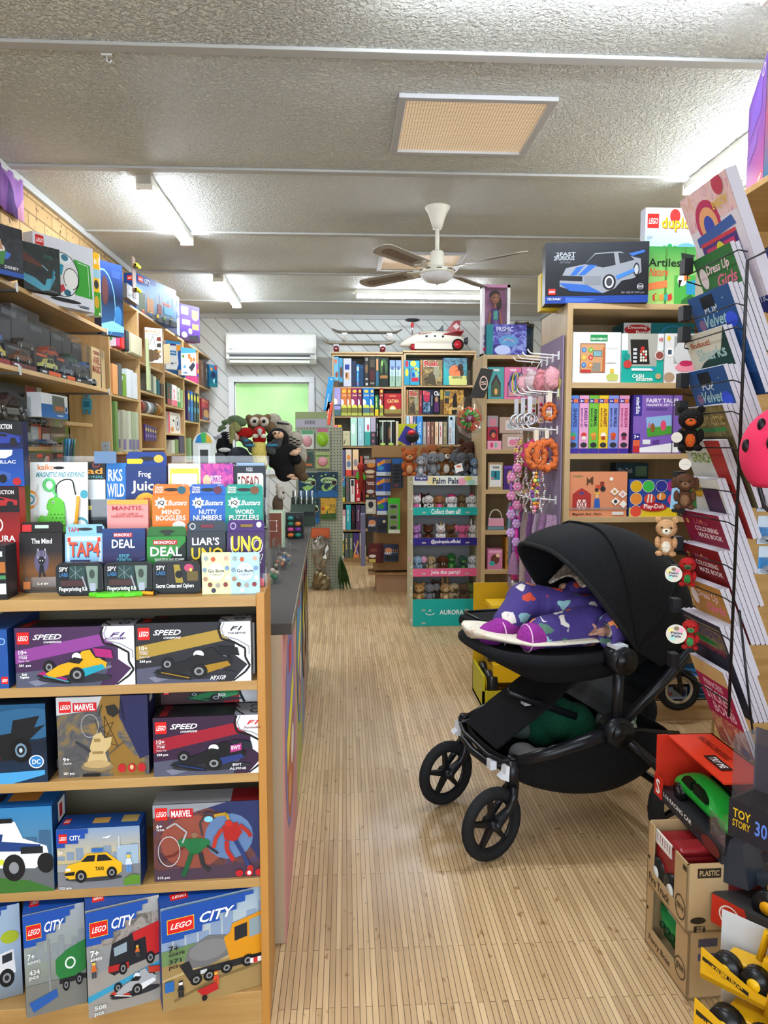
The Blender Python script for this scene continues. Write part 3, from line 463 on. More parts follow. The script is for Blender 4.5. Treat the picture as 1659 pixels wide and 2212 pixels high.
mech=[('r',0,0,1,1,'n#3c2a3c#6a3f38#4a3c5c'),('p',[(.4,0),(.7,.2),(1,.9),(1,0)],'#28325e'),('p',[(0,.86),(1,.8),(1,1),(0,1)],'#4a3848'),('e',.36,.5,.3,.35,'#8e4a3c'),('e',.68,.45,.22,.3,'#5f7ca8'),('p',[(0,0),(.66,0),(.3,.14),(0,.17)],'#8c9098')]+lego(.02,.04,.11,.16)+[('r',.15,.06,.36,.18,'#c01f2c'),('t',.165,.08,.345,.165,'MARVEL','#ffffff'),
 ('t',.03,.25,.08,.3,'6+','#ffffff'),('t',.03,.31,.1,.335,'76338','#f0f0f0'),('t',.03,.93,.14,.97,'315 pcs','#f4f4f4')]+[('p',[(.3,.45),(.44,.45),(.46,.58),(.4,.66),(.34,.66),(.28,.56)],'#1f6a3c'),('e',.37,.41,.03,.035,'#8a6a50'),('e',.27,.5,.05,.06,'#23703f'),('e',.46,.52,.05,.06,'#23703f'),('l',[(.34,.64),(.3,.8),(.26,.94)],.06,'#1c5a36'),('l',[(.42,.64),(.44,.8),(.5,.88)],.055,'#2b2d30'),('l',[(.26,.5),(.3,.36),(.2,.24),(.12,.3)],.022,'#a8acb0'),('l',[(.44,.42),(.42,.26),(.48,.12),(.56,.14)],.022,'#383a40'),('l',[(.48,.55),(.58,.66)],.03,'#2a2c30'),('l',[(.28,.55),(.18,.66),(.1,.68)],.025,'#6a2a24'),('o',.14,.6,.1,.2,'#c8ccd0',.94),
 ('p',[(.62,.3),(.76,.26),(.8,.4),(.74,.52),(.64,.48)],'#a82420'),('e',.68,.27,.035,.04,'#c02c22'),('l',[(.62,.34),(.56,.46),(.54,.58)],.05,'#b03424'),('l',[(.78,.3),(.86,.4),(.88,.46)],.05,'#a82c22'),('l',[(.66,.5),(.66,.62),(.72,.76)],.055,'#b02a22'),('l',[(.74,.5),(.8,.66),(.86,.86)],.05,'#283a70'),('e',.87,.88,.03,.05,'#b02a22'),('l',[(.55,.16),(.66,.14),(.68,.22)],.04,'#b08a2a'),('e',.5,.2,.04,.04,'#7ec8e0'),('e',.77,.93,.035,.045,'#b81f26'),('e',.86,.93,.035,.045,'#b81f26'),('e',.95,.93,.035,.045,'#b81f26'),('e',.86,.93,.018,.028,'#e8e8ec')]
ub('toy_set_box','toy set box with green and red fighting robots, right end of lower shelf',334,1739,572,1898,.062,'#4a2434',mech,3,dy=.012,right=[('r',0,0,1,1,'#20264e')],top=[('r',0,0,.7,1,'#8f9399'),('r',.7,0,1,1,'#7c1c22')])
ub('toy_set_box','matching robot set box standing behind the front one',336,1739,570,1885,.062,'#42222f',(),3,dy=.085,top=[('r',0,0,.7,1,'#85898f'),('r',.7,0,1,1,'#24284e')])
# row 4, boxes set at an angle on the lowest shelf
def citybox(lab,px,py,pyt,px2,yaw,items,d,sd='#173f86'):
 p=onZ(px,py,zu[4]+.001);Q=(p.x,p.y);a=R(yaw);q=onP(px2,py,Q,a);tt=onP(px,pyt,Q,a);w_=math.hypot(q.x-p.x,q.y-p.y);h_=tt.z-p.z
 base=[('p',[(0,0),(.84,0),(.84,.035),(.76,.035),(.76,.09),(.68,.09),(.68,.15),(.52,.15),(.52,.22),(.36,.22),(.36,.28),(.2,.28),(.2,.31),(0,.31)],'#1c4fa8')]+[('r',.05,.1,.29,.24,'#f4d830')]+lego(.055,.105,.23,.13)+[('i',.34,.1,.66,.2,'CITY','#ffffff')]
 return carton('toy_vehicle_box',lab,'toy box',(p.x,p.y,p.z),a,w_,d,h_,'#1a479a',items+base,left=[('r',0,0,1,1,sd),('r',.3,.2,.7,.26,'#c02830'),('e',.5,.85,.2,.04,'#b89060')],top=[('r',0,0,1,1,'#1b4a9e')]+lego(.1,.3,.16,.4))
sky=[('r',0,0,1,1,'g#9ab6ce#c4cccc#9a9484')]
citybox('large blue toy box with yellow and grey cement mixer truck, bottom shelf',352,2186,1962,585,20,sky+skyline('#8aa0c0',.42,.3)+[('r',0,.55,1,1,'#a08656'),('p',[(0,.42),(.3,.4),(.3,.55),(0,.56)],'#6c8a5a'),('l',[(.1,.92),(.5,.8),(1,.76)],.03,'#7e6a44'),('l',[(0,.7),(.5,.62),(1,.6)],.025,'#c0a878'),
 ('p',[(.2,.56),(.24,.44),(.42,.36),(.6,.4),(.62,.6),(.4,.66),(.24,.64)],'#6f7072'),('e',.42,.5,.18,.1,'#808184'),('p',[(.15,.58),(.24,.56),(.3,.74),(.24,.76)],'#222326'),('p',[(.56,.42),(.62,.38),(.64,.3),(.92,.24),(.96,.52),(.94,.66),(.62,.68)],'#d8921c'),('p',[(.66,.34),(.78,.32),(.78,.46),(.66,.48)],'#23262c'),('p',[(.8,.3),(.93,.28),(.94,.46),(.8,.48)],'#8ca0a8'),('r',.24,.66,.94,.73,'#26282c'),('r',.34,.68,.4,.72,'#c8ccd0')]+wheel(.3,.76,.055,1)+wheel(.42,.75,.055,1)+wheel(.58,.72,.055,1)+wheel(.78,.7,.06,1)+
 A(fig('#d04830','#c85a30','#e8c048'),.44,.72,.52,.86)+A(fig('#20242a','#202428','#f0f0f0'),.12,.72,.2,.88)+[('p',[(.3,.86),(.48,.82),(.5,.9),(.36,.93)],'#b82428'),('e',.37,.95,.025,.03,'#1c1c1e'),('r',.02,.7,.1,.8,'#2a68b0'),('r',.8,.68,.98,.73,'#f0f0f0'),('r',.83,.68,.87,.73,'#c82830'),('r',.91,.68,.95,.73,'#c82830'),('t',.06,.36,.15,.42,'7+','#16161a'),('t',.06,.43,.2,.46,'60478','#2a2a2e'),('t',.06,.49,.17,.53,'371','#1c1c20'),('t',.06,.55,.14,.59,'pcs','#1c1c20')],.06)
citybox('large blue toy box with red and black display truck and grey race car, bottom shelf',192,2200,1966,350,20,[('r',0,0,1,1,'g#b0b0ac#8c8e92#a6a49c'),('r',0,.14,1,.36,'n#6a6560#a8a098#807a80'),('p',[(0,.62),(1,.52),(1,1),(0,1)],'#9a9690'),('p',[(0,.8),(1,.62),(1,.66),(0,.86)],'#3a9ac0'),
 ('p',[(.3,.5),(.34,.36),(.56,.32),(.6,.3),(1,.24),(1,.56),(.6,.6),(.36,.66),(.28,.62)],'#20222a'),('p',[(.62,.3),(1,.24),(1,.34),(.64,.38)],'#c02428'),('p',[(.8,.36),(1,.33),(1,.54),(.82,.56)],'#c02428'),('p',[(.36,.4),(.54,.37),(.54,.46),(.37,.48)],'#90a4b0'),('r',.28,.56,.56,.62,'#b02428')]+wheel(.48,.61,.06,1)+wheel(.86,.57,.06,1)+A(racer('#aaadb2','#c03a28','#e8eaec'),.28,.62,1.0,.9)+A(fig('#d06a30','#3a4048'),.04,.46,.14,.62)+A(fig('#d06a30','#3a4048'),.64,.4,.72,.52)+[('t',.05,.36,.16,.42,'7+','#ffffff'),('t',.05,.43,.2,.46,'60493','#f0f0f0'),('t',.08,.88,.24,.92,'508','#d8dcdc'),('t',.08,.94,.2,.98,'pcs','#d8dcdc')],.075)
citybox('large blue toy box with green recycling truck, bottom shelf',58,2198,1975,190,20,[('r',0,0,1,1,'g#a8b0b8#8e968c#6a6c68')]+skyline('#8c9498',.5,.26)+[('r',0,.7,1,1,'#7a7a74'),('r',.38,.28,.41,.8,'#8c8f92'),('p',[(.5,.5),(.7,.42),(1,.36),(1,.66),(.6,.74),(.5,.64)],'#2a7a3c'),('o',.74,.56,.09,.06,'#e8f0e8',.7),('r',.55,.7,1,.75,'#24262a')]+wheel(.66,.77,.06,1)+wheel(.88,.74,.06,1)+[('p',[(.05,.86),(.5,.78),(.52,.86),(.12,.96)],'#2a5ca8'),('t',.05,.38,.17,.44,'7+','#e8ecec'),('t',.05,.45,.26,.48,'60495','#d8dcdc'),('t',.07,.54,.24,.59,'434','#dcdfdf'),('t',.07,.6,.22,.64,'pcs','#dcdfdf')],.075,'#163a70')
citybox('large blue toy box with white truck, cut by the left picture edge',-120,2190,1985,52,20,[('r',0,0,1,1,'g#a8c0d8#9ab0cc#7a8288'),('p',[(.4,.56),(.9,.48),(.92,.74),(.4,.8)],'#e2e4e6'),('p',[(.75,.53),(.88,.51),(.88,.6),(.75,.62)],'#2a3038')]+wheel(.8,.78,.1,1)+[('e',.86,.34,.12,.07,'#a8b830')],.075)
# ================= CARD GAME RACK ON TOP =================
ZT=zu[0]
AC=M('t#e8eef0')
def at(dy):return(QU[0]-math.sin(TU)*dy,QU[1]+math.cos(TU)*dy)
rk=thing('card_game_rack','clear acrylic tiered rack holding card games on the front unit','display rack',(*U(50,1280,.2).xy,ZT),TU)
p0=onP(52,1270,at(.08),TU);p1=onP(577,1270,at(.08),TU);rw=(p1-p0).length;rk.location=(p0.x,p0.y,ZT)
for x in(0,rw-.004):MB().prism([(x,0,0),(x,0,.05),(x,.02,.09),(x,.05,.1),(x,.075,.2),(x,.17,.3),(x,.18,0)],(.004,0,0),AC).build('side_wall',rk)
for k,(y,z,h)in enumerate(((.0,0,.035),(.06,.08,.05),(.115,.15,.05))):MB().box(.004,y,z,rw-.004,y+.003,z+h,AC).box(.004,y+.003,z,rw-.004,y+.05,z+.003,AC).build('tier',rk)
MB().box(.004,.172,0,rw-.004,.175,.3,AC).build('back_wall',rk)
def card(lab,x0,yt,x1,yb,row,base,art,tab=None,zb=None,d=.02,name='card_game_box'):
 dy=(.03,.095,.14,.165)[row];Q=at(.06+dy*.85);p=onP(x0,yb,Q,TU);q=onP(x1,yb,Q,TU);tz=onP(x0,yt,Q,TU).z;z0=ZT+.004 if row==0 else p.z;z0=zb if zb is not None else z0;w_=(q-p).xy.length
 o=carton(name,lab,'card game',(p.x,p.y,z0),TU,w_,d,tz-z0,base,art,rx=R(-5))
 if tab:
  c,hh,ta=tab;T=TF((0,d*.4,tz-z0));b=MB();n=w_;b.prism([(0,0,0),(n,0,0),(n,0,hh*.7),(n*.93,0,hh),(n*.07,0,hh),(0,0,hh*.7)],(0,.001,0),c,T);b.art(T,n,hh,[('e',.5,.5,.2,.16,'#2c2a28')]+ta);b.build('hang_tab',o)
 return o
card('black card game box with glowing rabbit-eared figure, front left of the rack',42,1152,135,1265,0,'#1b1714',[('r',0,0,1,1,'g#1c1a1a#241e20#7a4c20#2c2018'),('t',.28,.1,.76,.19,'The Mind','#ffffff'),('e',.52,.5,.17,.2,'#5c5470'),('e',.52,.48,.08,.07,'#101014'),('e',.44,.36,.025,.09,'#c8c4dc'),('e',.6,.36,.025,.09,'#c8c4dc'),('e',.44,.36,.014,.07,'#151418'),('e',.6,.36,.014,.07,'#151418'),('p',[(.48,.55),(.56,.55),(.58,.68),(.46,.68)],'#101014'),('l',[(.49,.67),(.47,.78)],.03,'#15141a'),('l',[(.55,.67),(.6,.76)],.03,'#15141a'),('e',.49,.48,.012,.012,'#ffffff'),('e',.55,.48,.012,.012,'#ffffff'),('r',.1,.84,.26,.97,'#e08030'),('t',.42,.86,.68,.9,'2-4 8+','#e8d8c0')],tab=('#1b1714',.024,[('r',.04,.25,.26,.9,'#c82c30'),('r',.34,.3,.66,.6,'#bcd4c4')]))
card('pale blue card game box with red lettering, second in the front rack row',141,1155,224,1265,0,'#8cc0e6',[('r',.05,.04,.95,.96,'#c8dcec'),('r',.12,.12,.88,.9,'#8ec0e4'),('t',.12,.16,.92,.42,'TAP4','#2a3c66'),('t',.1,.14,.9,.4,'TAP4','#d8502c'),('r',.14,.46,.66,.49,'#2a3c66'),('r',.07,.06,.15,.14,'#d04030'),('r',.85,.06,.93,.14,'#d04030'),('p',[(.3,.76),(.52,.74),(.5,.96),(.3,.96)],'#f0f0f0'),('t',.34,.8,.48,.94,'44','#d04030')],tab=('#8cc0e6',.022,[('t',.05,.3,.34,.8,'TAP4','#b8402c'),('r',.8,.2,.95,.9,'#20304c')]))
card('navy card game box with white and teal lettering, third in the front rack row',222,1143,314,1262,0,'#20305e',[('r',0,0,1,1,'g#22407a#1e2c5c#46345c#1c2850'),('r',.26,.07,.7,.14,'#c02838'),('t',.28,.08,.68,.13,'MONOPOLY','#ffffff'),('t',.22,.18,.76,.32,'DEAL','#ffffff'),('t',.3,.42,.72,.62,'KPOP\nDEMON\nHUNTERS','#58b4c8'),('l',[(0,.72),(.4,.62),(1,.5)],.01,'#5a78c0'),('l',[(0,.8),(.5,.7),(1,.58)],.01,'#5a78c0')])
card('green and black card game box with big white lettering, mid front rack row',318,1160,402,1266,0,'#2c7a34',[('r',0,0,1,1,'#2f8838'),('p',[(.0,.9),(1,.1),(1,.55),(.1,1),(0,1)],'#16201a'),('r',.16,.07,.78,.16,'#c02830'),('t',.19,.085,.75,.145,'MONOPOLY','#ffffff'),('t',.09,.2,.9,.38,'DEAL','#ffffff'),('t',.2,.42,.96,.48,'SWAP STEAL AND SCHEME!','#e8f0e8')],tab=('#2a6c30',.022,[('t',.4,.6,.6,.9,'GAME','#1c2c1c')]))
card('charcoal card game box with white and yellow lettering in front rack row',404,1150,488,1262,0,'#2c3038',[('r',0,0,1,1,'g#30363e#262a32'),('t',.14,.1,.84,.24,"LIAR'S",'#f4f4f4'),('t',.12,.3,.96,.52,'UNO','#16161a'),('t',.12,.28,.94,.5,'UNO','#e8c822')],tab=('#38404c',.025,[('o',.14,.5,.08,.3,'#c8ccd4',.7),('r',.36,.34,.68,.62,'#7a2c3c')]))
card('purple card game box with slanted yellow lettering, right end of front rack row',491,1150,572,1262,0,'#3c2354',[('r',0,0,1,1,'g#3c2458#4a2a58'),('t',.1,.1,.96,.4,'UNO','#f4f4f4'),('t',.12,.09,.94,.38,'UNO','#241a2c'),('t',.12,.07,.92,.36,'UNO','#f0dc3c'),('i',.36,.4,.96,.58,'FLIP!','#f4f4f4'),('i',.38,.42,.94,.56,'FLIP!','#2c2038'),('p',[(.7,.9),(.8,.82),(.98,.86),(.98,1),(.66,1)],'#e8586a')],tab=('#44226a',.027,[('o',.16,.5,.08,.3,'#b8a8cc',.7),('e',.85,.4,.07,.25,'#e8e4f0'),('r',.36,.36,.68,.6,'#8a6a30')]))
card('pink card game box with small rainbow, second rack row',231,1080,320,1150,1,'#e79a94',[('r',0,0,1,.1,'#e8a84c'),('t',.12,.13,.88,.22,'MANTIS.','#b83a44'),('t',.1,.27,.88,.37,'A CARD GAME OF\nRAINBOWS AND REVENGE','#c04c50'),('o',.55,.98,.24,.3,'#e05a50',.8),('o',.55,.98,.19,.24,'#f0c850',.8),('o',.55,.98,.15,.19,'#6ab07a',.7),('e',.33,.98,.1,.08,'#ffffff'),('e',.76,.98,.1,.08,'#ffffff')],zb=ZT+.09)
for k,(x0,x1,c,c2,a_,b_,bub)in enumerate(((329,409,'#ee7a2c','#2c6478','MIND','BOGGLERS',1),(410,487,'#2a62b8','#6a3448','NUTTY','NUMBERS',0),(487,568,'#1a9484','#7a4a30','WORD','PUZZLERS',0))):
 card(['orange','blue','teal'][k]+' quiz card box with white starburst, in the second rack row',x0,1070,x1,1152,1,c,[('r',0,0,1,1,c),('p',[(.24+(.19 if i%2 else.13)*math.cos(i*.3927),.15+(.12 if i%2 else.08)*math.sin(i*.3927))for i in range(16)],'#f4f4f0'),('t',.15,.1,.33,.2,'iQ','#16161a'),('i',.42,.1,.94,.2,'Busters','#f4f4f0'),('t',.26,.28,.76,.37,a_,'#f4f4f0'),('t',.1,.39,.9,.49,b_,'#f4f4f0')]+([('e',.72,.58,.18,.08,'#f0f0ea')]if bub else[]),tab=(c,.026,[('t',.05,.2,.28,.8,'TRAIN\nYOUR\nBRAIN','#f0e8e0'),('e',.78,.55,.12,.35,c2),('t',.78,.04,.94,.16,'Age 10+','#f0f0f0')]),zb=ZT+.09)
card('white carded magnetic drawing keyring with green dinosaur and orange stylus',66,998,190,1140,2,'#eef2f0',[('r',0,0,1,1,'#eef3f1'),('t',.13,.03,.42,.11,'kaiko','#e8884a'),('i',.1,.14,.95,.21,'MAGNETIC PAD KEYRING','#5a9aa8'),('e',.5,.08,.1,.02,'#202020'),('o',.0,.52,.15,.13,'#e8a040',.7),('o',.0,.52,.08,.07,'#4aa4b8',.6),('e',.94,.45,.07,.06,'#48a0b4'),('o',1.0-.12,.9,.14,.13,'#4aa0b2',.75),('o',.93,.95,.09,.08,'#e8a040',.6),('o',.9,.06,.04,.035,'#b0b8b8',.9)],zb=ZT+.12,d=.004,name='keyring_card')
kc=[o for o in COL.objects if o.name.startswith('keyring_card')][-1];kw=max(v.co.x for v in kc.data.vertices);kh=max(v.co.z for v in kc.data.vertices)
GN='b#5cc02e';K=lambda u,v,y=0:(u*kw,-.004-y,(1-v)*kh)
MB().prism([K(*q)for q in((.3,.6),(.34,.52),(.42,.49),(.52,.5),(.6,.56),(.62,.7),(.62,1.1),(.28,1.1),(.2,.9),(.14,.8),(.2,.74),(.3,.76),(.34,.68),(.3,.66))],(0,-.006,0),GN).build('dinosaur_pad',kc,bevel=.002)
b=MB()
for i in range(16):c_=K(.38+.065*(i%4)+.03*((i//4)%2),.73+.05*(i//4));b.cyl((c_[0],-.0098,c_[2]),(c_[0],-.0106,c_[2]),.0013,'#1d3a18',8)
c_=K(.42,.56);b.cyl((c_[0],-.0098,c_[2]),(c_[0],-.0108,c_[2]),.003,'#f0f4f0',12).cyl((c_[0],-.0108,c_[2]),(c_[0],-.0112,c_[2]),.0016,'#16161a',10);b.build('dinosaur_dots',kc);kc.children[-1]['kind']='stuff'
MB().tube([K(.34+.09*math.cos(i*.524),.32+.08*math.sin(i*.524),.002)for i in range(12)],.003,'b#5fcf70',8,closed=True).tube([K(.4,.38,.002),K(.46,.46,.002),K(.45,.5,.003)],.003,'b#5fcf70').build('carabiner',kc)
MB().tube(bz([K(.46,.46,.003),K(.48,.32,.003),K(.6,.25,.003),K(.74,.26,.003),K(.78,.38,.003),K(.8,.46,.003)],5),.0014,'#202022',6).build('cord',kc);MB().tube([K(.85,.48,.004),K(.8,.94,.004),K(.79,.98,.004)],[.004,.004,.0006],'b#f0a028',8).build('stylus',kc)
card('black and white puzzle pad behind the keyring card',150,998,229,1150,3,'#26282a',[('r',0,0,1,.25,'#26282a'),('t',.5,.08,.92,.17,'ad','#f0a040'),('t',.4,.19,.95,.23,'TIONAL','#50a0a0'),('o',.75,.04,.1,.035,'#c04040',.8),('r',0,.25,1,.53,'#d8dcdc'),('r',.45,.62,.62,.68,'#e8d030')],zb=ZT+.12,d=.012)
card('bright blue card game box with white scrawled lettering, back rack row',229,1000,273,1090,3,'#2a78c4',[('t',.1,.1,.8,.3,'RKS','#f4f4f4'),('t',.05,.34,.9,.56,'WILD','#f4f4f4'),('r',.3,.84,.9,1,'#a0c8e8')],zb=ZT+.14)
card('navy card game box with yellow circle and jar, tall hang tab, back rack row',271,1006,359,1080,3,'#233a74',[('t',.32,.1,.62,.24,'Frog','#f4f0e0'),('t',.14,.28,.88,.52,'Juice','#f4f0e0'),('e',.5,.86,.36,.36,'#f0b838'),('r',.44,.6,.6,.9,'#e86a3c'),('r',.46,.66,.56,.72,'#3a8a4a'),('e',.3,.74,.04,.05,'#2a2a2a')],tab=('#22408a',.034,[('p',[(.02,.5),(.38,.5),(.42,.64),(.38,.85),(.02,.85)],'#f0c830'),('e',.8,.5,.12,.28,'#e8b84c')]),zb=ZT+.15)
card('white and lime card pack numbered twelve in clear case, back rack row',363,1001,433,1065,3,'#dcdfc8',[('r',.06,.1,.94,.98,'#d4d84c'),('r',.1,.2,.9,.98,'#f0f2f0'),('t',.38,.45,.78,.8,'12','#2a2c34')],zb=ZT+.16)
card('pink and violet space puzzle card box, back rack row',434,1001,504,1070,3,'#b8489c',[('r',0,0,1,1,'n#7a3a9c#c84a9c#e06ab0'),('e',.18,.34,.12,.12,'#f0c8a0'),('t',.3,.24,.62,.4,'PUZZLE','#f4e8f4'),('e',.5,.95,.4,.38,'#1c1a24'),('t',.24,.66,.76,.76,'ESCAPE','#e8e8f0'),('t',.16,.8,.84,.98,'SPADE','#e8e8f0')],zb=ZT+.16)
card('black card puzzle box with playing card face, right end of back rack row',506,1006,574,1150,3,'#262c36',[('t',.4,.03,.6,.09,'PUZZLE','#d8dce0'),('p',[(.12,.12),(.9,.12),(.94,.16),(.94,1),(.1,1)],'#e4ecdc'),('t',.24,.17,.8,.36,'DEAD','#9a2c34'),('t',.24,.38,.82,.46,"MAN'S",'#1c1c20'),('e',.17,.2,.03,.025,'#16161a')],zb=ZT+.13)
card('pale blue card box edge behind the black puzzle box',508,1000,570,1100,3,'#9fb8d4',(),zb=ZT+.14).location.y+=.022
# black hinged tins and mini packs at the front
def tin(lab,x0,x1,a):
 Q=at(.035);p=onP(x0,1283,Q,TU);q=onP(x1,1283,Q,TU);w_=(q-p).xy.length;h_=.072;c=.014;n=5
 pr=[(x+c*math.cos(t0+i*math.pi/2/n),0,z+c*math.sin(t0+i*math.pi/2/n))for x,z,t0 in((w_-c,c,-math.pi/2),(w_-c,h_-c,0),(c,h_-c,math.pi/2),(c,c,math.pi))for i in range(n+1)]
 o=MB().prism(pr,(0,.018,0),'b#15171a').art(I4,w_,h_,[('r',.05,.06,.95,.94,'#1d2426')]+a).build('hinged_tin',bevel=.0015);o.location=(p.x,p.y,ZT+.0005);o.rotation_euler=(0,0,TU);tag(o,lab,'game tin','black detective kit tins')
TI=[('p',[(.06,.08),(.3,.08),(.26,.48),(.06,.48)],'#16181c'),('t',.08,.12,.27,.26,'SPY','#e8eaec'),('t',.08,.29,.27,.41,'LABS','#3a7ab4')]
for lab,x0,x1 in(('leftmost black detective kit tin on the front unit',122,224),('middle black detective kit tin, beside the leftmost',226,330)):
 tin(lab,x0,x1,[('r',.28,.1,.62,.5,'#284444'),('l',[(.3,.14),(.55,.48)],.01,'#90a8a8'),('l',[(.42,.1),(.42,.5)],.01,'#90a8a8'),('l',[(.3,.44),(.56,.16)],.01,'#90a8a8'),('r',.1,.52,.6,.7,'#4a3030'),('p',[(.64,.1),(.9,.1),(.88,.8),(.7,.8)],'#7a9084'),('e',.77,.34,.06,.14,'#3e4a44'),('p',[(.72,.62),(.84,.62),(.84,.86),(.72,.86)],'#aab0c4'),('l',[(.56,.4),(.66,.84)],.04,'#9ea4ae')]+TI+[('t',.07,.72,.66,.88,'Fingerprinting Kit','#ffffff')])
tin('black detective tin with yellow picture, nearest the mini card packs',331,434,[('r',.3,.08,.95,.68,'#2a2a2c'),('p',[(.44,.1),(.56,.1),(.64,.66),(.48,.66)],'#a08c34'),('e',.55,.4,.08,.12,'#1a1c20'),('e',.76,.2,.1,.12,'#c04a70'),('r',.72,.3,.95,.6,'#6a5a30'),('e',.8,.26,.03,.05,'#f0d060')]+TI+[('t',.07,.68,.86,.84,'Secret Codes and Ciphers','#ffffff')])
for k,(x0,x1,c,c2)in enumerate(((437,499,'#ecefb4','#f4f6cc'),(499,561,'#b4dcf0','#cfe9f6'))):
 Q=at(.02);ani=[('e',u,v,.08,.06,cc)for u,v,cc in((.15,.12,'#9aa8a8'),(.4,.14,'#c8603a'),(.85,.12,'#d8a890'),(.1,.4,'#88a0b0'),(.88,.36,'#7a9cc0'),(.12,.62,'#b08a70'),(.9,.6,'#e8e8e8'),(.28,.76,'#7a4a38'),(.55,.78,'#a8a098'),(.82,.76,'#8a3c3c'),(.4,.9,'#3c3a50' if k==0 else '#e8e8e8'))]
 pxbox('mini_card_pack',['pale yellow','pale blue'][k]+' mini card pack dotted with animals, right front of unit','card game',x0,1196,x1,1279,Q,TU,.02,c,ani+[('e',.5,.44,.3,.23,c2),('t',.22,.38,.78,.46,'Go Bum','#26262a'),('t',.3,.49,.7,.54,'the cheeky version\nof Go Fish','#606468')],z=ZT+.0005)
# green fish magnet with pen lying on the unit front
p=onZ(240,1290,ZT);t=thing('drawing_keyring','green fish-shaped drawing pad with yellow pen lying at the unit edge','toy',(p.x,p.y+.0,ZT),TU)
MB().prism([(-.05,.01,0),(-.035,.022,0),(-.03,.012,0),(-.02,.024,0),(.03,.028,0),(.06,.02,0),(.065,.008,0),(.05,0,0),(.03,-.006,0),(.02,.0,0),(.0,-.008,0),(-.03,-.004,0),(-.036,.002,0)],(0,0,.009),'b#5fd02c').build('pad',t,bevel=.002)
MB().tube([(.062,.012,.006),(.088,.008,.005)],.004,'b#f0a424').tube([(.088,.008,.005),(.1,.006,.004)],[.004,.0006],'b#202020').build('pen',t)
# boxes at the far left of the unit
LP=[('r',0,0,1,1,'#0d1c50')]
def car_side(c):return[('p',[(0,.6),(.1,.45),(.35,.38),(.55,.2),(.75,.3),(1,.42),(1,.7),(0,.8)],c),('e',.3,.72,.09,.2,'#16161a'),('e',.82,.66,.09,.2,'#16161a'),('p',[(.42,.38),(.56,.25),(.68,.34),(.66,.42)],'#16181c')]
pxbox('model_car_box','tall blue box with blue sports car and winged shield badge, far left','toy box',-60,910,54,1050,at(.11),TU,.03,'#101b46',[('r',0,0,1,.2,'#14141a'),('t',.3,.04,.8,.12,'CONSTRUCTION','#e8e8e8')]+A(car_side('#26388c'),.2,.1,.95,.42)+[('r',0,.42,1,1,'g#101c50#1c50a8'),('p',[(.4,.44),(.8,.44),(.78,.52),(.66,.57),(.56,.57),(.44,.52)],'#d8dce0'),('t',.3,.6,.85,.65,'CADILLAC','#e8ecf0')]+A(car_side('#3a5aa0'),-.1,.66,.75,1)+[('e',.86,.93,.08,.06,'#b02028')],z=None)
pxbox('model_car_box','tall red box with red sports car and round badge, far left','toy box',-60,1052,50,1274,at(.1),TU,.035,'#b01c1c',[('r',0,0,1,.24,'#1c1414'),('t',.3,.03,.9,.07,'CONSTRUCTION','#e0d8d8')]+A(car_side('#a82428'),.2,.06,.96,.22)+[('r',0,.24,1,1,'g#181214#a01c1c#c82020'),('o',.55,.36,.12,.07,'#f0f0f0',.8),('l',[(.5,.41),(.55,.31),(.6,.41)],.012,'#f0f0f0'),('t',.3,.46,.9,.52,'ACURA','#f4f4f4')]+A(car_side('#d02c28'),-.2,.62,.85,.95)+[('e',.7,.92,.1,.03,'#e8a0a0')],z=ZT+.0005)
pxbox('model_car_box','small black box end at the left picture edge, on the unit top','toy box',-50,1180,16,1292,at(.01),TU,.06,'#1c1c20',[('r',.5,.3,.98,.5,'#b06a30'),('r',.5,.55,.98,.62,'#4a8a58'),('r',.5,.7,.98,.9,'#e0e4e0'),('r',.55,.1,.9,.2,'#d0d4d8')],z=ZT+.0005)
# ================= STOCK ON THE LEFT WALL =================
HALF=math.pi/2
def spine(tx,tc='#f4f4ee',lo=None,hi=None,v=True):
 a=[]
 if lo:a.append(('r',0,.72,1,1,lo))
 if hi:a.append(('r',0,0,1,.16,hi))
 if tx:a.append(('v',.28,.2,.74,.66,tx,tc)if v else('t',.12,.3,.88,.5,tx,tc))
 return a
def row(Q,th,z,yb,suf,items,d=.2,grp=None,name='board_game_box',cat='board game',dy=0):
 for x0,x1,yt,desc,base,art in items:
  pxbox(name,desc+suf,cat,x0,yt,x1-.5,yb,Q,th,d,base,art,z=z+.0005,group=grp,dy=dy)
def slab(lab,px0,px1,z,h,c,front=(),side=(),name='book',cat='book',dep=.2,X=LX,out=0,py=800):  # upright item on a left-wall shelf, spine to the aisle
 y0=onX(px0,py,X).y;y1=onX(px1,py,X).y
 return carton(name,lab,cat,(X+out,y0,z+.0005),HALF,y1-y0-.002,dep,h,c,side,left=front)
s1,s2,s3z=LB[0][:3];fl=[('e',.2,.2,.14,.1,'#c83a5a'),('e',.6,.3,.16,.12,'#7a6ac8'),('e',.3,.55,.16,.1,'#e8c050'),('e',.7,.65,.15,.1,'#5aa060'),('e',.4,.82,.15,.1,'#c83a78'),('e',.85,.12,.12,.08,'#4a9a6a')]
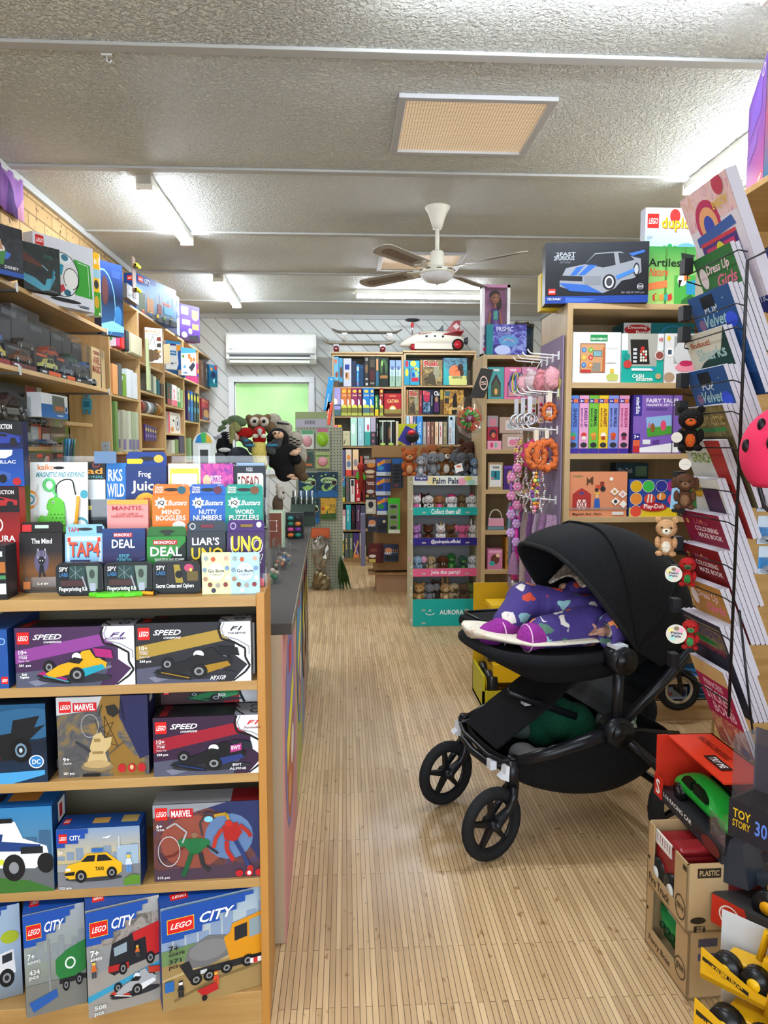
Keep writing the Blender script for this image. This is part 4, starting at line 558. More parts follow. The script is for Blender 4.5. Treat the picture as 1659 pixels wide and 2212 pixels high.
for lab,a,b_,c,fr in(('floral tin lunch box with pink rim on the first left bookcase',243,252,'#c8286a',[('r',0,0,1,1,'#e8dcea')]+fl),('red tin lunch box beside the floral one',254,262,'#c8201c',()),('black tin lunch box between red and cream tins',264,272,'#1f242c',()),('cream tin lunch box with small line drawings',275,300,'#d4cfae',[('r',0,0,1,1,'#cfc9a6')]+[('l',[(.15+.22*i,.15+.2*j),(.25+.22*i,.25+.2*j)],.015,'#4a4a3a')for i in range(4)for j in range(4)])):
 o=slab(lab,a,b_,s1,.145,c,fr,name='lunch_tin',cat='lunch box',dep=.16,out=.03);o.modifiers.new('b','BEVEL').width=.008
 MB().tube(bz([(.0,0,0),(.005,.0,.02),(.02,0,.026),(.035,0,.02),(.04,0,0)],4),.002,'x#909090',6,T=TF((.005,.05,.145),R(90))).build('handle',o)
for lab,a,b_,h,c,fr in(('orange boxed kit at the front of the second shelf in the first left bookcase',243,254,.2,'#e09a5c',[('r',0,0,1,1,'#e0a068'),('r',.3,.12,.6,.35,'#9a5a34'),('r',.4,.4,.5,.9,'#f0d0a0')]),('dark grey box file beside the orange kit',255,263,.215,'#52585a',()),('green and blue book between grey file and white books',265,272,.155,'#7aa034',[('r',0,.1,1,.3,'#d8e0e0')]),('tall white glossy book beside the green one',274,281,.2,'#dfe6ec',()),('middle white glossy book of three in first left bookcase',282,288,.2,'#d6dde4',()),('last white glossy book of three in first left bookcase',289,296,.19,'#e2e8ee',())):
 slab(lab,a,b_,s2,h,c,fr)
slab('tall green portfolio book on the third shelf of the first left bookcase',246,252,s3z,.34,'#6b8f4c',[('r',.1,.6,.6,.95,'#a8c098')])
for i,(a,c)in enumerate(((262,'#b4b09c'),(274,'#c9cbb4'),(282,'#a4b08e'),(290,'#b9c0a6'))):
 slab(['first','second','third','last'][i]+' clear sleeved activity book on the third shelf, first left bookcase',a,a+6,s3z,.29,c,[('r',.1,.05,.9,.9,'#cfcdbd'),('r',.2,.7,.9,.9,'#8a7aa8')],[('r',0,.7,1,.95,'#7c6ca0')])
# bay 2
z=LB[1]
o=pxbox('activity_book','white mechanics kit box with tan lettering facing the aisle, second left bookcase','kit box',315,707,352,790,(LX+.03,onX(315,740,LX+.03).y),R(30),.03,'#e8e6e0',[('t',.02,.06,.86,.15,'MECHANICS','#d8924a'),('t',.05,.18,.8,.21,'over 60 moving pieces','#50504c'),('l',[(.1,.6),(.45,.24),(.6,.55)],.012,'#3a3c40'),('e',.3,.8,.3,.18,'#5f4a34'),('e',.62,.76,.2,.16,'#6a5238'),('p',[(.68,.26),(.9,.24),(.92,.36),(.66,.36)],'#7a3a2c'),('p',[(.68,.44),(.9,.42),(.92,.54),(.66,.54)],'#3c3c38'),('r',.7,.64,.9,.7,'#c09048'),('r',.7,.78,.9,.84,'#8a6a40')],z=z[0])
MB().prism([(.0,0,.0),(.05,0,.01),(.05,0,.16),(0,0,.15)],(0,.03,0),'#cbb98e').build('price_board',o).location=(.15,.035,0)
slab('thin pale green board standing at the front of the second left bookcase',307,311,z[1]-.0,.39,'#c3cf9e',name='game_board',cat='board',dep=.02,out=.05,py=800)
for lab,a,b_,h,c in(('grey round-cornered game box on the second bay middle shelf',321,330,.15,'#77766c'),('white and green box beside the grey game box',331,337,.14,'#d0d8c0'),('teal book on the second bay middle shelf',340,344,.12,'#1c6a7c'),('dark comic-covered book on the second bay middle shelf',346,353,.1,'#4a2c34')):slab(lab,a,b_,z[1],h,c)
for lab,a,b_,c in(('red rimmed drum tin on its side',312,317,'#8a2c1c'),('black drum tin beside the red one',318,322,'#1c1c1e'),('white drum tin in the row of tins',323,329,'#d8dce4'),('silver drum tin in the row of tins',330,334,'#8a8e90'),('dark green drum tin in the row of tins',335,340,'#26302c'),('amber drum tin at the end of the row',343,355,'#a06a14')):
 y0,y1=onX(a,880,LX).y,onX(b_,880,LX).y;o=MB().cyl((0,0,.055),(0,y1-y0-.003,.055),.055,'b'+c,24).build('drum_tin');o.location=(LX-.06,y0,z[2]+.0005);tag(o,lab+', second left bookcase','tin')
 MB().tube([(.056*math.cos(k*.3927),0,.055+.056*math.sin(k*.3927))for k in range(16)],.002,'x#9a9a9a',6,closed=True).build('rim',o)
t=thing('hanging_purple_packs','row of small purple packs hanging in the second left bookcase','toy pack',(0,0,0));
for k in range(5):pxbox('purple_pack',['first','second','third','fourth','fifth'][k]+' purple toy pack hanging in the second left bookcase','toy pack',314+k*5,916+2*k,318.4+k*5,952,(LX-.02,0),HALF,.012,'#4a2470',[('e',.5,.3,.35,.12,'#c8b46a'),('e',.5,.68,.3,.1,'#9a7ac8')],group='purple packs on one hook')
bpy.data.objects.remove(t)
MB_=None
# bay 3
z=LB[2]
pxbox('science_kit_box','white and blue battery science kit box, third left bookcase','kit box',359,735,391,800,(LX+.03,onX(359,740,LX+.03).y),R(42),.05,'#dfe4e6',[('r',0,0,1,.1,'#3a90c8'),('r',0,.1,.7,.16,'#4a3a78'),('r',.72,.12,1,.34,'#e8a040'),('r',0,.34,.7,.5,'#2a7cb8'),('t',.1,.38,.64,.46,'Battery Pickle','#f4f4f4'),('p',[(.8,.34),(1,.3),(1,1),(.7,1),(.84,.8)],'#1c5aa8'),('l',[(.1,.7),(.4,.8),(.7,.76)],.015,'#50545a'),('e',.4,.8,.06,.04,'#50545a')],z=z[0])
slab('blue robotics kit box half hidden beside the science kit, third left bookcase',394,397,z[0],.2,'#2a6ab0',out=.02)
for lab,a,b_,h,c,lo in(('dark green game box on third bay second shelf',360,369,.19,'#2a3c34','#a0243c'),('white and pink game box with tall lettering on third bay',371,381,.19,'#ece2e4','#e86a80'),('white game box with green lettering on third bay',382,388,.18,'#dfe8d4','#4a9a54'),('pale green game box at the end of third bay second shelf',389,394,.17,'#9ab878',None)):slab(lab,a,b_,z[1],h,c,side=spine('GAME' if lo else '',lo or '#fff',lo))
pxbox('activity_box','pink and white activity box facing the aisle, third bay third shelf','kit box',364,889,390,931,(LX-.03,0),HALF,.05,'#e4dad4',[('r',0,0,.12,1,'#e0466c'),('p',[(.3,.4),(.45,.3),(.5,.45)],'#26262c'),('o',.75,.5,.17,.34,'#7a7480',.8),('e',.75,.5,.07,.14,'#5a6488'),('e',.3,.8,.12,.12,'#d88a40')],z=z[2])
for lab,a,b_,h,c in(('white box on the third bay fourth shelf',367,374,.12,'#ccccba'),('green box on the third bay fourth shelf',375,382,.13,'#7a9050'),('dark purple box on the third bay fourth shelf',384,395,.16,'#4a2a58')):slab(lab,a,b_,z[3],h,c)
# bay 4
z=LB[3]
pxbox('robot_kit_box','white robot kit box with orange figures facing the aisle, fourth left bookcase','kit box',392,750,424,815,(LX+.03,onX(392,780,LX+.03).y),R(46),.05,'#dfe2e6',[('p',[(.0,0),(1,.0),(1,.14),(0,.22)],'#4a9ad0'),('e',.14,.32,.08,.06,'#5a8a3a'),('e',.55,.3,.09,.1,'#e07a34'),('e',.68,.42,.08,.1,'#e88a44'),('e',.86,.4,.07,.08,'#e07a34'),('p',[(.5,.7),(.8,.5),(.95,.6),(.7,.85)],'#3c4048'),('p',[(.1,.7),(.3,.6),(.3,.75)],'#5aa0d8'),('t',.1,.88,.4,.93,'KIT','#3a80c0')],z=z[0]+.0)
slab('rainbow striped box end in the fourth left bookcase',426,429,z[0],.21,'#c84a8a',side=[('r',0,.5,1,.7,'#3a50a8'),('r',0,.3,1,.5,'#e8a030')])
for k,c in enumerate(('#3c2c5c','#1c64b0','#20343c','#16202a')):slab(['violet','bright blue','dark teal','black'][k]+' pouch with yellow tab, fourth left bookcase',404+k*6.5,409+k*6.5,z[1],.3,c,side=[('e',.5,.2,.4,.12,'#d8c830'),('n' and 'e',.5,.6,.3,.1,'#3aa0c8')],name='marble_pouch',cat='toy pouch')
for k,c in enumerate(('#8aa878','#2c3a2c','#5a3a2c','#6ac050')):slab(['pale green','dark green','brown','bright green'][k]+' book on the lower shelf of the fourth left bookcase',406+k*5,410+k*5,z[2],.22-.02*k,c)
# bay 5
z=LB[4]
for k,(a,b_,c)in enumerate(((434,440,'#6a4a38'),(441,454,'#3a2824'))):slab(['brown','dark'][k]+' glossy boxed game on the last left bookcase',a,b_,z[0],.27,c,side=spine('WOODS','#c8b090'))
pxbox('jigsaw_box','blue jigsaw box with sea creature at the end of the left bookcases','jigsaw',452,787,470,832,(LX-.05,8.2),HALF*.6,.03,'#1c5878',[('r',0,0,1,1,'g#3a78a0#1a4a6c#186a70'),('e',.5,.45,.25,.14,'#1c2c48'),('e',.3,.2,.12,.08,'#d89040'),('r',.66,.04,.92,.2,'#b8342c'),('p',[(.4,.7),(.7,.6),(.6,.9)],'#8ac0c8')],z=LB[4][0]+.0005)
pxbox('jigsaw_box','red and gold family jigsaw box, second shelf of the last left bookcase','jigsaw',436,860,459,905,(LX-.02,0),HALF,.05,'#7c2430',[('r',0,0,.65,.4,'#c83440'),('t',.05,.05,.6,.16,'ETO 24','#e8c060'),('r',.65,0,1,.4,'#1c5a44'),('e',.4,.7,.25,.22,'#d8a050'),('e',.75,.6,.15,.2,'#8a5a34'),('r',.1,.85,.5,.95,'#2c6aa0')],z=z[1])
slab('pale blue book in the last left bookcase lower shelf',440,446,z[2],.2,'#6ab0c8')
# boxes on top of the bays
TB=1.0355
pxbox('toy_set_box','big blue city building set box on top of the left bookcases','toy box',296,590,382,716,(LX-.06,onX(296,600,LX-.06).y),R(76),.1,'#1f509c',[('r',0,0,1,1,'g#4a90d8#8ab4d8#4c5a68')]+skyline('#8fa2b8',.6,.35)+[('p',[(0,0),(.5,0),(.45,.14),(.3,.14),(.3,.22),(0,.26)],'#1f58b0'),('r',.04,.44,.2,.9,'#5a6a4c'),('r',.24,.5,.4,.86,'#c88a54'),('p',[(.62,.46),(.84,.46),(.8,.52),(.66,.52)],'#e0603a'),('r',.5,.55,.6,.8,'#8c3c34'),('r',.66,.56,.9,.74,'#68b0d8'),('r',0,.86,1,1,'#484c50')]+[q for i in range(5)for q in A(fig(['#c84838','#2a68b0','#e8c040','#4a8a4a','#20242c'][i],'#2a2c34'),.1+.17*i,.8,.2+.17*i,.98)]+lego(.03,.05,.12,.14)+[('t',.18,.06,.32,.17,'CITY','#ffffff')],z=TB,left=[('r',0,0,1,1,'#1b4890')]+lego(.3,.06,.4,.12))
pxbox('skeleton_toy','grey photo covered puzzle box on top of the first left bookcase','toy box',275,612,300,660,(LX+.05,0),HALF,.04,'#4c4a4a',[('r',0,0,1,1,'n#2c2c30#6c6c70#9a9a98')],z=TB).name='puzzle_box'
t=thing('skateboard','small skateboard with lime wheels standing on the left bookcases','skateboard',(LX+.09,onX(286,620,LX+.09).y,TB))
MB().prism([(0,0,.0),(.0,.16,0),(0,.18,.3),(0,.16,.62),(0,.0,.62),(0,-.02,.3)],(.012,0,0),'#5a4a40',T=TF((0,0,0),0,0,0,.45)).build('deck',t)
for z_ in(.055,.22):
 tr=MB().box(.005,.0,z_-.008,.03,.07,z_+.008,'x#a08060').build('truck',t)
 for y_ in(.0,.062):MB().cyl((.03,y_,z_),(.03,y_+.016,z_),.013,'b#c8d420',14).build('wheel',tr)
pxbox('toy_set_box','purple toy set box with white vehicles on top of the last left bookcases','toy box',390,655,432,744,(LX-.02,onX(390,700,LX-.02).y),R(58),.1,'#4a2a88',[('r',0,0,1,1,'g#3a2a80#5a3aa0#3a2430'),('r',.06,.06,.42,.28,'#a8b4c4'),('p',[(.1,.2),(.38,.12),(.36,.26)],'#e8ecf0'),('e',.76,.3,.16,.1,'#d8dce4'),('r',.6,.12,.94,.34,'#c89050'),('r',.1,.42,.5,.56,'#e8ecf0'),('r',.6,.5,.95,.66,'#a87a50'),('e',.5,.72,.1,.08,'#d0d4dc'),('p',[(.4,.86),(.9,.8),(.96,.94),(.5,.98)],'#2a2a30'),('e',.2,.84,.14,.08,'#e0e4ea')],z=TB)
pxbox('toy_set_box','pale blue pointed-pattern box between the city box and the purple box','toy box',383,640,389,735,(LX+.02,0),HALF,.1,'#8a9ac8',[('p',[(0,.1),(1,.2),(0,.3)],'#28408a'),('p',[(0,.4),(1,.5),(0,.6)],'#28408a')],z=TB)
p=onX(333,690,LX+.04)
# upper wall shelf boxes, left foreground
def wb(name,lab,x0,yt,x1,yb,X,d,base,art,z=None,cat='toy box',**kw):
 if isinstance(X,tuple):return pxbox(name,lab,cat,x0,yt,x1,yb,X[:2],X[2],d,base,art,z=z,**kw)
 return pxbox(name,lab,cat,x0,yt,x1,yb,(X,0),HALF,d,base,art,z=z,**kw)
wb('toy_set_box','black toy set box with blue ribboned model on the upper left shelf edge',-60,465,51,592,(-1.43,3.31,R(61)),.1,'#15171d',[('r',0,0,1,1,'n#14161c#1c2028#2a2e38'),('p',[(.1,.7),(.4,.6),(.6,.5),(.76,.55),(.7,.66),(.4,.76)],'#3a6ac0'),('e',.56,.5,.08,.1,'#dcd0cc'),('p',[(.4,.6),(.66,.5),(.6,.8),(.36,.8)],'#3c7a3a'),('p',[(.5,.36),(.56,.3),(.6,.5),(.5,.5)],'#b08060'),('t',.62,.8,.9,.86,'DISNEY','#d8dce0'),('r',0,.9,1,1,'#1c4a9c')],z=zA)
wb('toy_set_box','black toy set box with teal sea creature on the upper left shelf',52,521,131,624,(-1.52,3.5,R(54)),.05,'#14191c',[('r',0,0,1,1,'n#10181a#1c2624#26302e'),('p',[(0,.2),(.5,.42),(.56,.48),(0,.4)],'#5a2c20'),('l',[(.5,.42),(.66,.52)],.02,'#7ab0c8'),('p',[(0,.66),(.3,.72),(.56,.86),(.62,.7),(.8,.66),(.86,.52),(.8,.46),(.86,.64),(.7,.92),(.5,.98),(0,.82)],'#4a98b0'),('t',.55,.18,.82,.26,'Floating\nSea Otter','#2c6a60'),('t',.45,.93,.9,.97,'18+ 21366 1234 pcs','#8a9090')],z=zA)
b_=[('r',0,0,1,1,'#dfe2ec')]+lego(.04,.03,.13,.14)+[('p',[(.66,.24),(.94,.28),(.97,.8),(.6,.78)],'#3ea83a'),('l',[(.72,.28),(.9,.3),(.92,.76)],.01,'#e8f4e8'),('e',.46,.52,.27,.32,'#e6e8ea'),('e',.6,.56,.12,.15,'#f4f4f2'),('o',.6,.56,.13,.165,'#1a1c20',.92),('e',.5,.26,.12,.1,'#e8f0f4'),('e',.5,.26,.06,.05,'#3a8098'),('e',.53,.78,.13,.1,'#e8f0f4'),('e',.53,.78,.06,.05,'#2a6a80'),('p',[(.4,.36),(.48,.38),(.44,.54),(.37,.5)],'#2a9ab4'),('p',[(.34,.34),(.4,.36),(.37,.5),(.32,.46)],'#c83a48'),('e',.36,.6,.05,.08,'#16181c'),('p',[(.36,.72),(.46,.66),(.5,.74),(.42,.8)],'#c83a48'),('o',.46,.52,.28,.335,'#1c1e22',.965),('e',.5,.9,.26,.03,'#1c1e22'),('t',.7,.93,.9,.97,'Edition','#3a3c44')]
wb('toy_set_box','tall white toy set box with a football and goal on the upper left shelf',75,500,203,640,(-1.58,3.78,R(61)),.07,'#dfe2ea',b_,z=zA)
wb('toy_set_box','yellow and green toy set box edge beside the football box',203.5,545,220,692,(-1.42,4.2,R(61)),.06,'#e8ecec',[('r',0,0,.9,.26,'#f0b818'),('t',.2,.08,.8,.18,'in 1','#ffffff'),('r',0,.26,.9,.4,'#9ac8d8'),('r',.0,.4,.8,.62,'#f0c020'),('e',.4,.5,.3,.07,'#3a3c3c'),('r',0,.62,.9,1,'#4aa030'),('e',.4,.78,.3,.1,'#d8a830'),('r',.6,.94,.85,.98,'#e8f0e8')],z=zA)
wb('toy_set_box','tall dark blue toy set box with glowing blue arc, end of the upper left shelf',219,562,267,700,(-1.56,4.6,R(59)),.06,'#1c2c50',[('r',0,0,1,1,'g#2a4a90#18243c#3a6aa0'),('o',.1,.6,.55,.5,'#7ac0f0',.95),('e',.2,.4,.14,.2,'#5a3434'),('r',.5,.1,.9,.2,'#34508c'),('e',.76,.72,.16,.14,'#3a78b0'),('p',[(0,.86),(.5,.8),(1,.86),(1,.94),(0,.96)],'#8ac8f0')],z=zA-.03)
p=onX(-70,330,XL+.03);q=onX(50,480,XL+.03);m_,nt,bs=nm('purple_banner');v=node(nt,'ShaderNodeTexVoronoi',Scale=5.0);nt.links.new(coords(nt,'Object',(1,1,.6),(R(45),0,0)),v.inputs[0]);r_=ramp(nt,[(0,'#4a2a6c'),(.4,'#6c3a84'),(.6,'#9a6ab0'),(.8,'#c890b0'),(1,'#b8d0c8')],'CONSTANT');s_=node(nt,'ShaderNodeSeparateColor');nt.links.new(v.outputs['Color'],s_.inputs[0]);nt.links.new(s_.outputs[0],r_.inputs[0]);nt.links.new(r_.outputs[0],bs.inputs['Base Color']);bs.inputs['Roughness'].default_value=.8
n=24;b=MB();vs=[(XL+.03+.008*math.sin(i*1.1),p.y+(q.y-p.y)*i/n,z_)for i in range(n+1)for z_ in(q.z,CZ-.03)]
b.add(vs,[(2*i,2*i+2,2*i+3,2*i+1)for i in range(n)],m_,True);o=b.build('wall_banner',mods=[('SOLIDIFY',{'thickness':.003})]);tag(o,'purple banner with folded diamond pattern, top left corner','banner')
# ---- die-cast style cars in clear boxes on the second shelf ----
def car_mb(b,L,c,T,c2='#1a1c20'):
 W=L*.44;H=L*.3;pr=[(0,.22),(.02,.5),(.26,.58),(.4,.96),(.7,1),(.86,.62),(.99,.55),(1,.22)]
 b.prism([(x*L,0,z*H)for x,z in pr],(0,W,0),c,T)
 b.prism([(x*L,-.0008,z*H)for x,z in((.31,.6),(.42,.92),(.54,.94),(.54,.62))],(0,W+.0016,0),c2,T).prism([(x*L,-.0008,z*H)for x,z in((.57,.62),(.57,.94),(.68,.94),(.78,.66))],(0,W+.0016,0),c2,T)
 for x in(.2,.8):
  for y in(-.001,W-.018):b.cyl((x*L,y,.2*H),(x*L,y+.02,.2*H),L*.085,'#151517',14,T=T).cyl((x*L,y-.0006,.2*H),(x*L,y+.0206,.2*H),L*.045,'x#a0a0a4',10,T=T)
 return b
def carbox(lab,x0,yt,x1,X,z,cc,base='#26262a',back='#33343a',d=.09,tape=None,py=None,bh=.02):
 pa=onX(x0,py or yt+60,X);pb=onX(x1,py or yt+60,X);h=onX(x0,yt,X).z-z;w_=pb.y-pa.y-.003
 t=thing('model_car_box',lab,'model car',(X,pa.y,z+.0005),HALF)
 bs=MB().box(0,0,0,w_,d,bh,base).art(I4,w_,bh,[('r',.1,.3,.3,.7,'#d8d8dc')]+([('r',.4,0,1,1,tape)]if tape else[])).build('plinth',t)
 MB().box(0,d*.6,bh,w_,d,h,back).art(TF((0,d*.6,bh)),w_,h-bh,[('r',.1,.06,.6,.2,tape or '#6a6c74')]).build('backing_card',t)
 L=min(w_*.9,.2);car_mb(MB(),L,'b'+cc,TF(((w_-L)/2,.004,bh+.002))).build('model_car',t)
 MB().box(.001,.001,bh,w_-.001,d-.005,h,'t#e8eef0').build('clear_cover',t);return t
cl=[('white and blue racing car',-60,660,24,'#2a5aa8'),('dark sports car on a black card',26,655,87,'#3a2a24'),('orange sports car',88,696,134,'#c84a1c'),('dark green car',136,716,178,'#1c4a34'),('blue and lime van',180,740,200,'#3a62a0')]
for nme,x0,yt,x1,c in cl:carbox('clear boxed model of a %s, second left shelf'%nme,x0,yt,x1,SX-.05,zB,c,d=.1,bh=.1)
cl=[('yellow rally car',-40,740,24,'#c8b83a','#8a1c1c',None),('brown off-road truck',26,742,80,'#7a4a28','#5c1c1c',None),('pale yellow van with orange end',88,758,132,'#d4d684','#2a3038','#d85a28'),('grey coupe with orange edge',134,770,163,'#7c8488','#2a3038','#d85a28'),('olive car in dark card',165,782,198,'#4a4a34','#26241c',None)]
for nme,x0,yt,x1,c,bb,tp in cl:carbox('small clear boxed %s in the front row, second left shelf'%nme,x0,yt,x1,SX+.0,zB,c,bb,tape=tp,d=.045)
wb('book_box','kraft book box with dark red lettering standing on the second left shelf',200,749,228,838,SX-.04,.03,'#bfa273',[('t',.1,.22,.62,.4,'AVEL','#8a2a20'),('t',.04,.44,.62,.62,'MAGIC','#8a2a20'),('t',.1,.08,.6,.16,'by Potts','#7a2a20'),('r',.66,0,.7,1,'#1c1a18'),('v',.76,.06,.84,.2,'1001','#2a2420')],z=zB,cat='book')
y_=onX(203,825,SX+.02).y;o=car_mb(MB(),.12,'x#8c9094',TF((SX+.0,y_,zB+.006),HALF)).build('model_car');tag(o,'loose silver model car in front of the kraft book box','model car')
# ---- hanging and stacked goods below ----
zl=onX(150,965,-1.6).z
def ww(lab,x0,yt,x1,yb,X,base,art,d=.04,name='blister_pack',cat='toy pack',bub=None):
 o=pxbox(name,lab,cat,x0,yt,x1,yb,(X,0),HALF,.003,base,art);w_=o.dimensions.x if 0 else max(v.co.x for v in o.data.vertices);h_=max(v.co.z for v in o.data.vertices)
 b=MB();b.box(w_*.08,-d,h_*.06,w_*.92,-.0005,h_*.62,'t#e0e8ea');b.build('clear_bubble',o)
 if bub:L=w_*.7;car_mb(MB(),L,'b'+bub,TF((w_*.14,-d*.8,h_*.12))).build('toy_car',o)
 return o
for lab,x0,yt,x1,yb,c,a,bb in(
 ('grey blister pack with yellow logo at the left picture edge, below the car shelf',-40,816,54,895,'#3a3c3c',[('r',0,.6,1,.9,'#b8b4ac'),('r',.5,.55,.74,.8,'#d8c420')],'#2a2a2c'),('chrome motorbike blister pack at left edge, below the grey one',-40,865,62,905,'#4a4c4c',[],'#8a8e90'),
 ('red and white figure blister pack below the car shelf',56,832,90,868,'#8a5a54',[('r',.1,.1,.5,.8,'#b83a40'),('r',.7,0,1,1,'#c8ccc4')],None),('narrow clear car pack beneath the figure pack',64,872,92,920,'#68686a',[('r',.1,.86,.8,.98,'#c85a3c')],'#7a7c7c'),
 ('clear bagged toy pack under the blue van box',94,896,138,922,'#74726a',[('r',.1,.1,.3,.9,'#b06a50'),('r',.5,.3,.8,.9,'#8a9060')],None),('dark car pack low on the left pegs',54,915,68,965,'#4c4a44',[],'#5a5c54'),('white and orange car pack low on the left pegs',69,918,90,965,'#a8aeb0',[('r',.7,0,.98,1,'#d86a44')],'#3a5a8a'),
 ('red based car pack low on the left pegs',91,918,110,966,'#6a3432',[('r',0,.8,1,1,'#b01c1c')],'#b8bcc0'),('red and green car pack low on the left pegs',111,918,142,966,'#5c4438',[('r',0,.78,1,1,'#a81c20')],'#7a9030')):
 ww(lab,x0,yt,x1,yb,-1.62,c,a,.05,bub=bb)
t=wb('model_van_box','blue and white boxed model van with round badge on the left pegs',90,847,147,900,-1.52,.07,'#dfe4e8',[('r',0,.45,1,1,'#1c60a8'),('p',[(.4,.05),(.85,.08),(.88,.8),(.5,.8),(.4,.6)],'#5a6058'),('p',[(.5,.5),(.8,.48),(.84,.66),(.5,.68)],'#b86a40'),('o',.93,.6,.07,.16,'#e8ecf0',.75),('e',.93,.6,.05,.12,'#1c4a90'),('t',.55,.86,.8,.92,'MODEL','#d8e0e8')],cat='model car')
ZT3=s3.z;yy=onX(140,905,-1.6).y+.03;t=thing('wooden_train','laser-cut plywood train on the short wooden shelf','wooden toy',(-1.7,yy+.02,ZT3+.0005),HALF)
b=MB().box(0,0,.01,.2,.05,.03,'#bb9664').box(.03,.005,.03,.09,.045,.075,'#c6a272').box(.1,.01,.03,.18,.04,.055,'#b89260').cyl((.16,.025,.05),(.16,.025,.085),.008,'#a88252',10);b.build('body',t)
for k in range(5):MB().cyl((.02+.04*k,-.004,.012),(.02+.04*k,.0,.012),.012,'#a07a4a',12).build('wheel',t)
t=thing('robot_cutout','flat light blue wooden robot hanging on the bookcase side','wooden toy',(0,0,0));p=onY(178,895,ys[0]-.012);t.location=p;MB().box(0,0,.03,.06,.01,.1,'#4a9ab4').box(.012,0,.104,.05,.01,.135,'#58a8c0').cyl((.031,-.002,.12),(.031,0,.12),.006,'#b02028',10).box(.005,0,0,.022,.01,.03,'#4490aa').box(.035,0,0,.052,.01,.03,'#4490aa').build('body',t)
MB().box(.012,-.002,.05,.048,0,.085,'#2c7088').build('chest_panel',t)
t=thing('wooden_cutout','dark blue and cream wooden puzzle pieces standing behind the plywood train','wooden toy',(-1.8,yy+.01,ZT3+.0005),HALF);MB().prism([(.0,0,0),(.12,0,0),(.13,0,.1),(.08,0,.17),(.02,0,.15)],(0,.01,0),'#252c44').build('dark_piece',t);MB().cyl((.02,-.006,.08),(.02,-.002,.08),.04,'#c8b48a',18).build('round_piece',t);MB().box(.1,-.01,0,.125,0,.16,'#a0703c').build('plank_piece',t)
t=thing('pen_display','clear tub of blue and green pens by the end panel','pens',(onX(140,970,-1.5).x,onX(140,990,-1.5).y,onX(140,1000,-1.5).z),HALF)
for k in range(12):MB().cyl((.008+.012*k,.01*(k%3),0),(.004+.014*k,.01*(k%3)-.01,.13),.004,['b#2a6aa0','b#2c8a6a','b#3a4a5a','b#5aa0c0'][k%4],8).build('pen',t)
MB().box(-.005,-.02,-.02,.165,.06,.1,'t#c8d8dc').build('tub',t)
# low shelf goods seen just above the rack
for k,(x0,x1,c)in enumerate(((56,96,'#55524a'),(98,140,'#6a4434'))):
 ww(['grey bagged toy with orange clips','brown bagged toy with orange bar'][k]+' below the lower left shelf',x0,978,x1,1015,-1.56,c,[('r',.1,.2,.2,.9,'#d8582c'),('r',.6,.1,.9,.3,'#c84a2c')],.05)
MB_=MB().box(0,0,0,.05,.012,.09,'#a9adb2').cyl((.025,-.002,.065),(.025,0,.065),.004,'#70747a',10);o=MB_.build('brochure_holder');p=onY(220,985,4.8);o.location=p;tag(o,'small grey plastic bracket on the bookcase end panel','bracket')
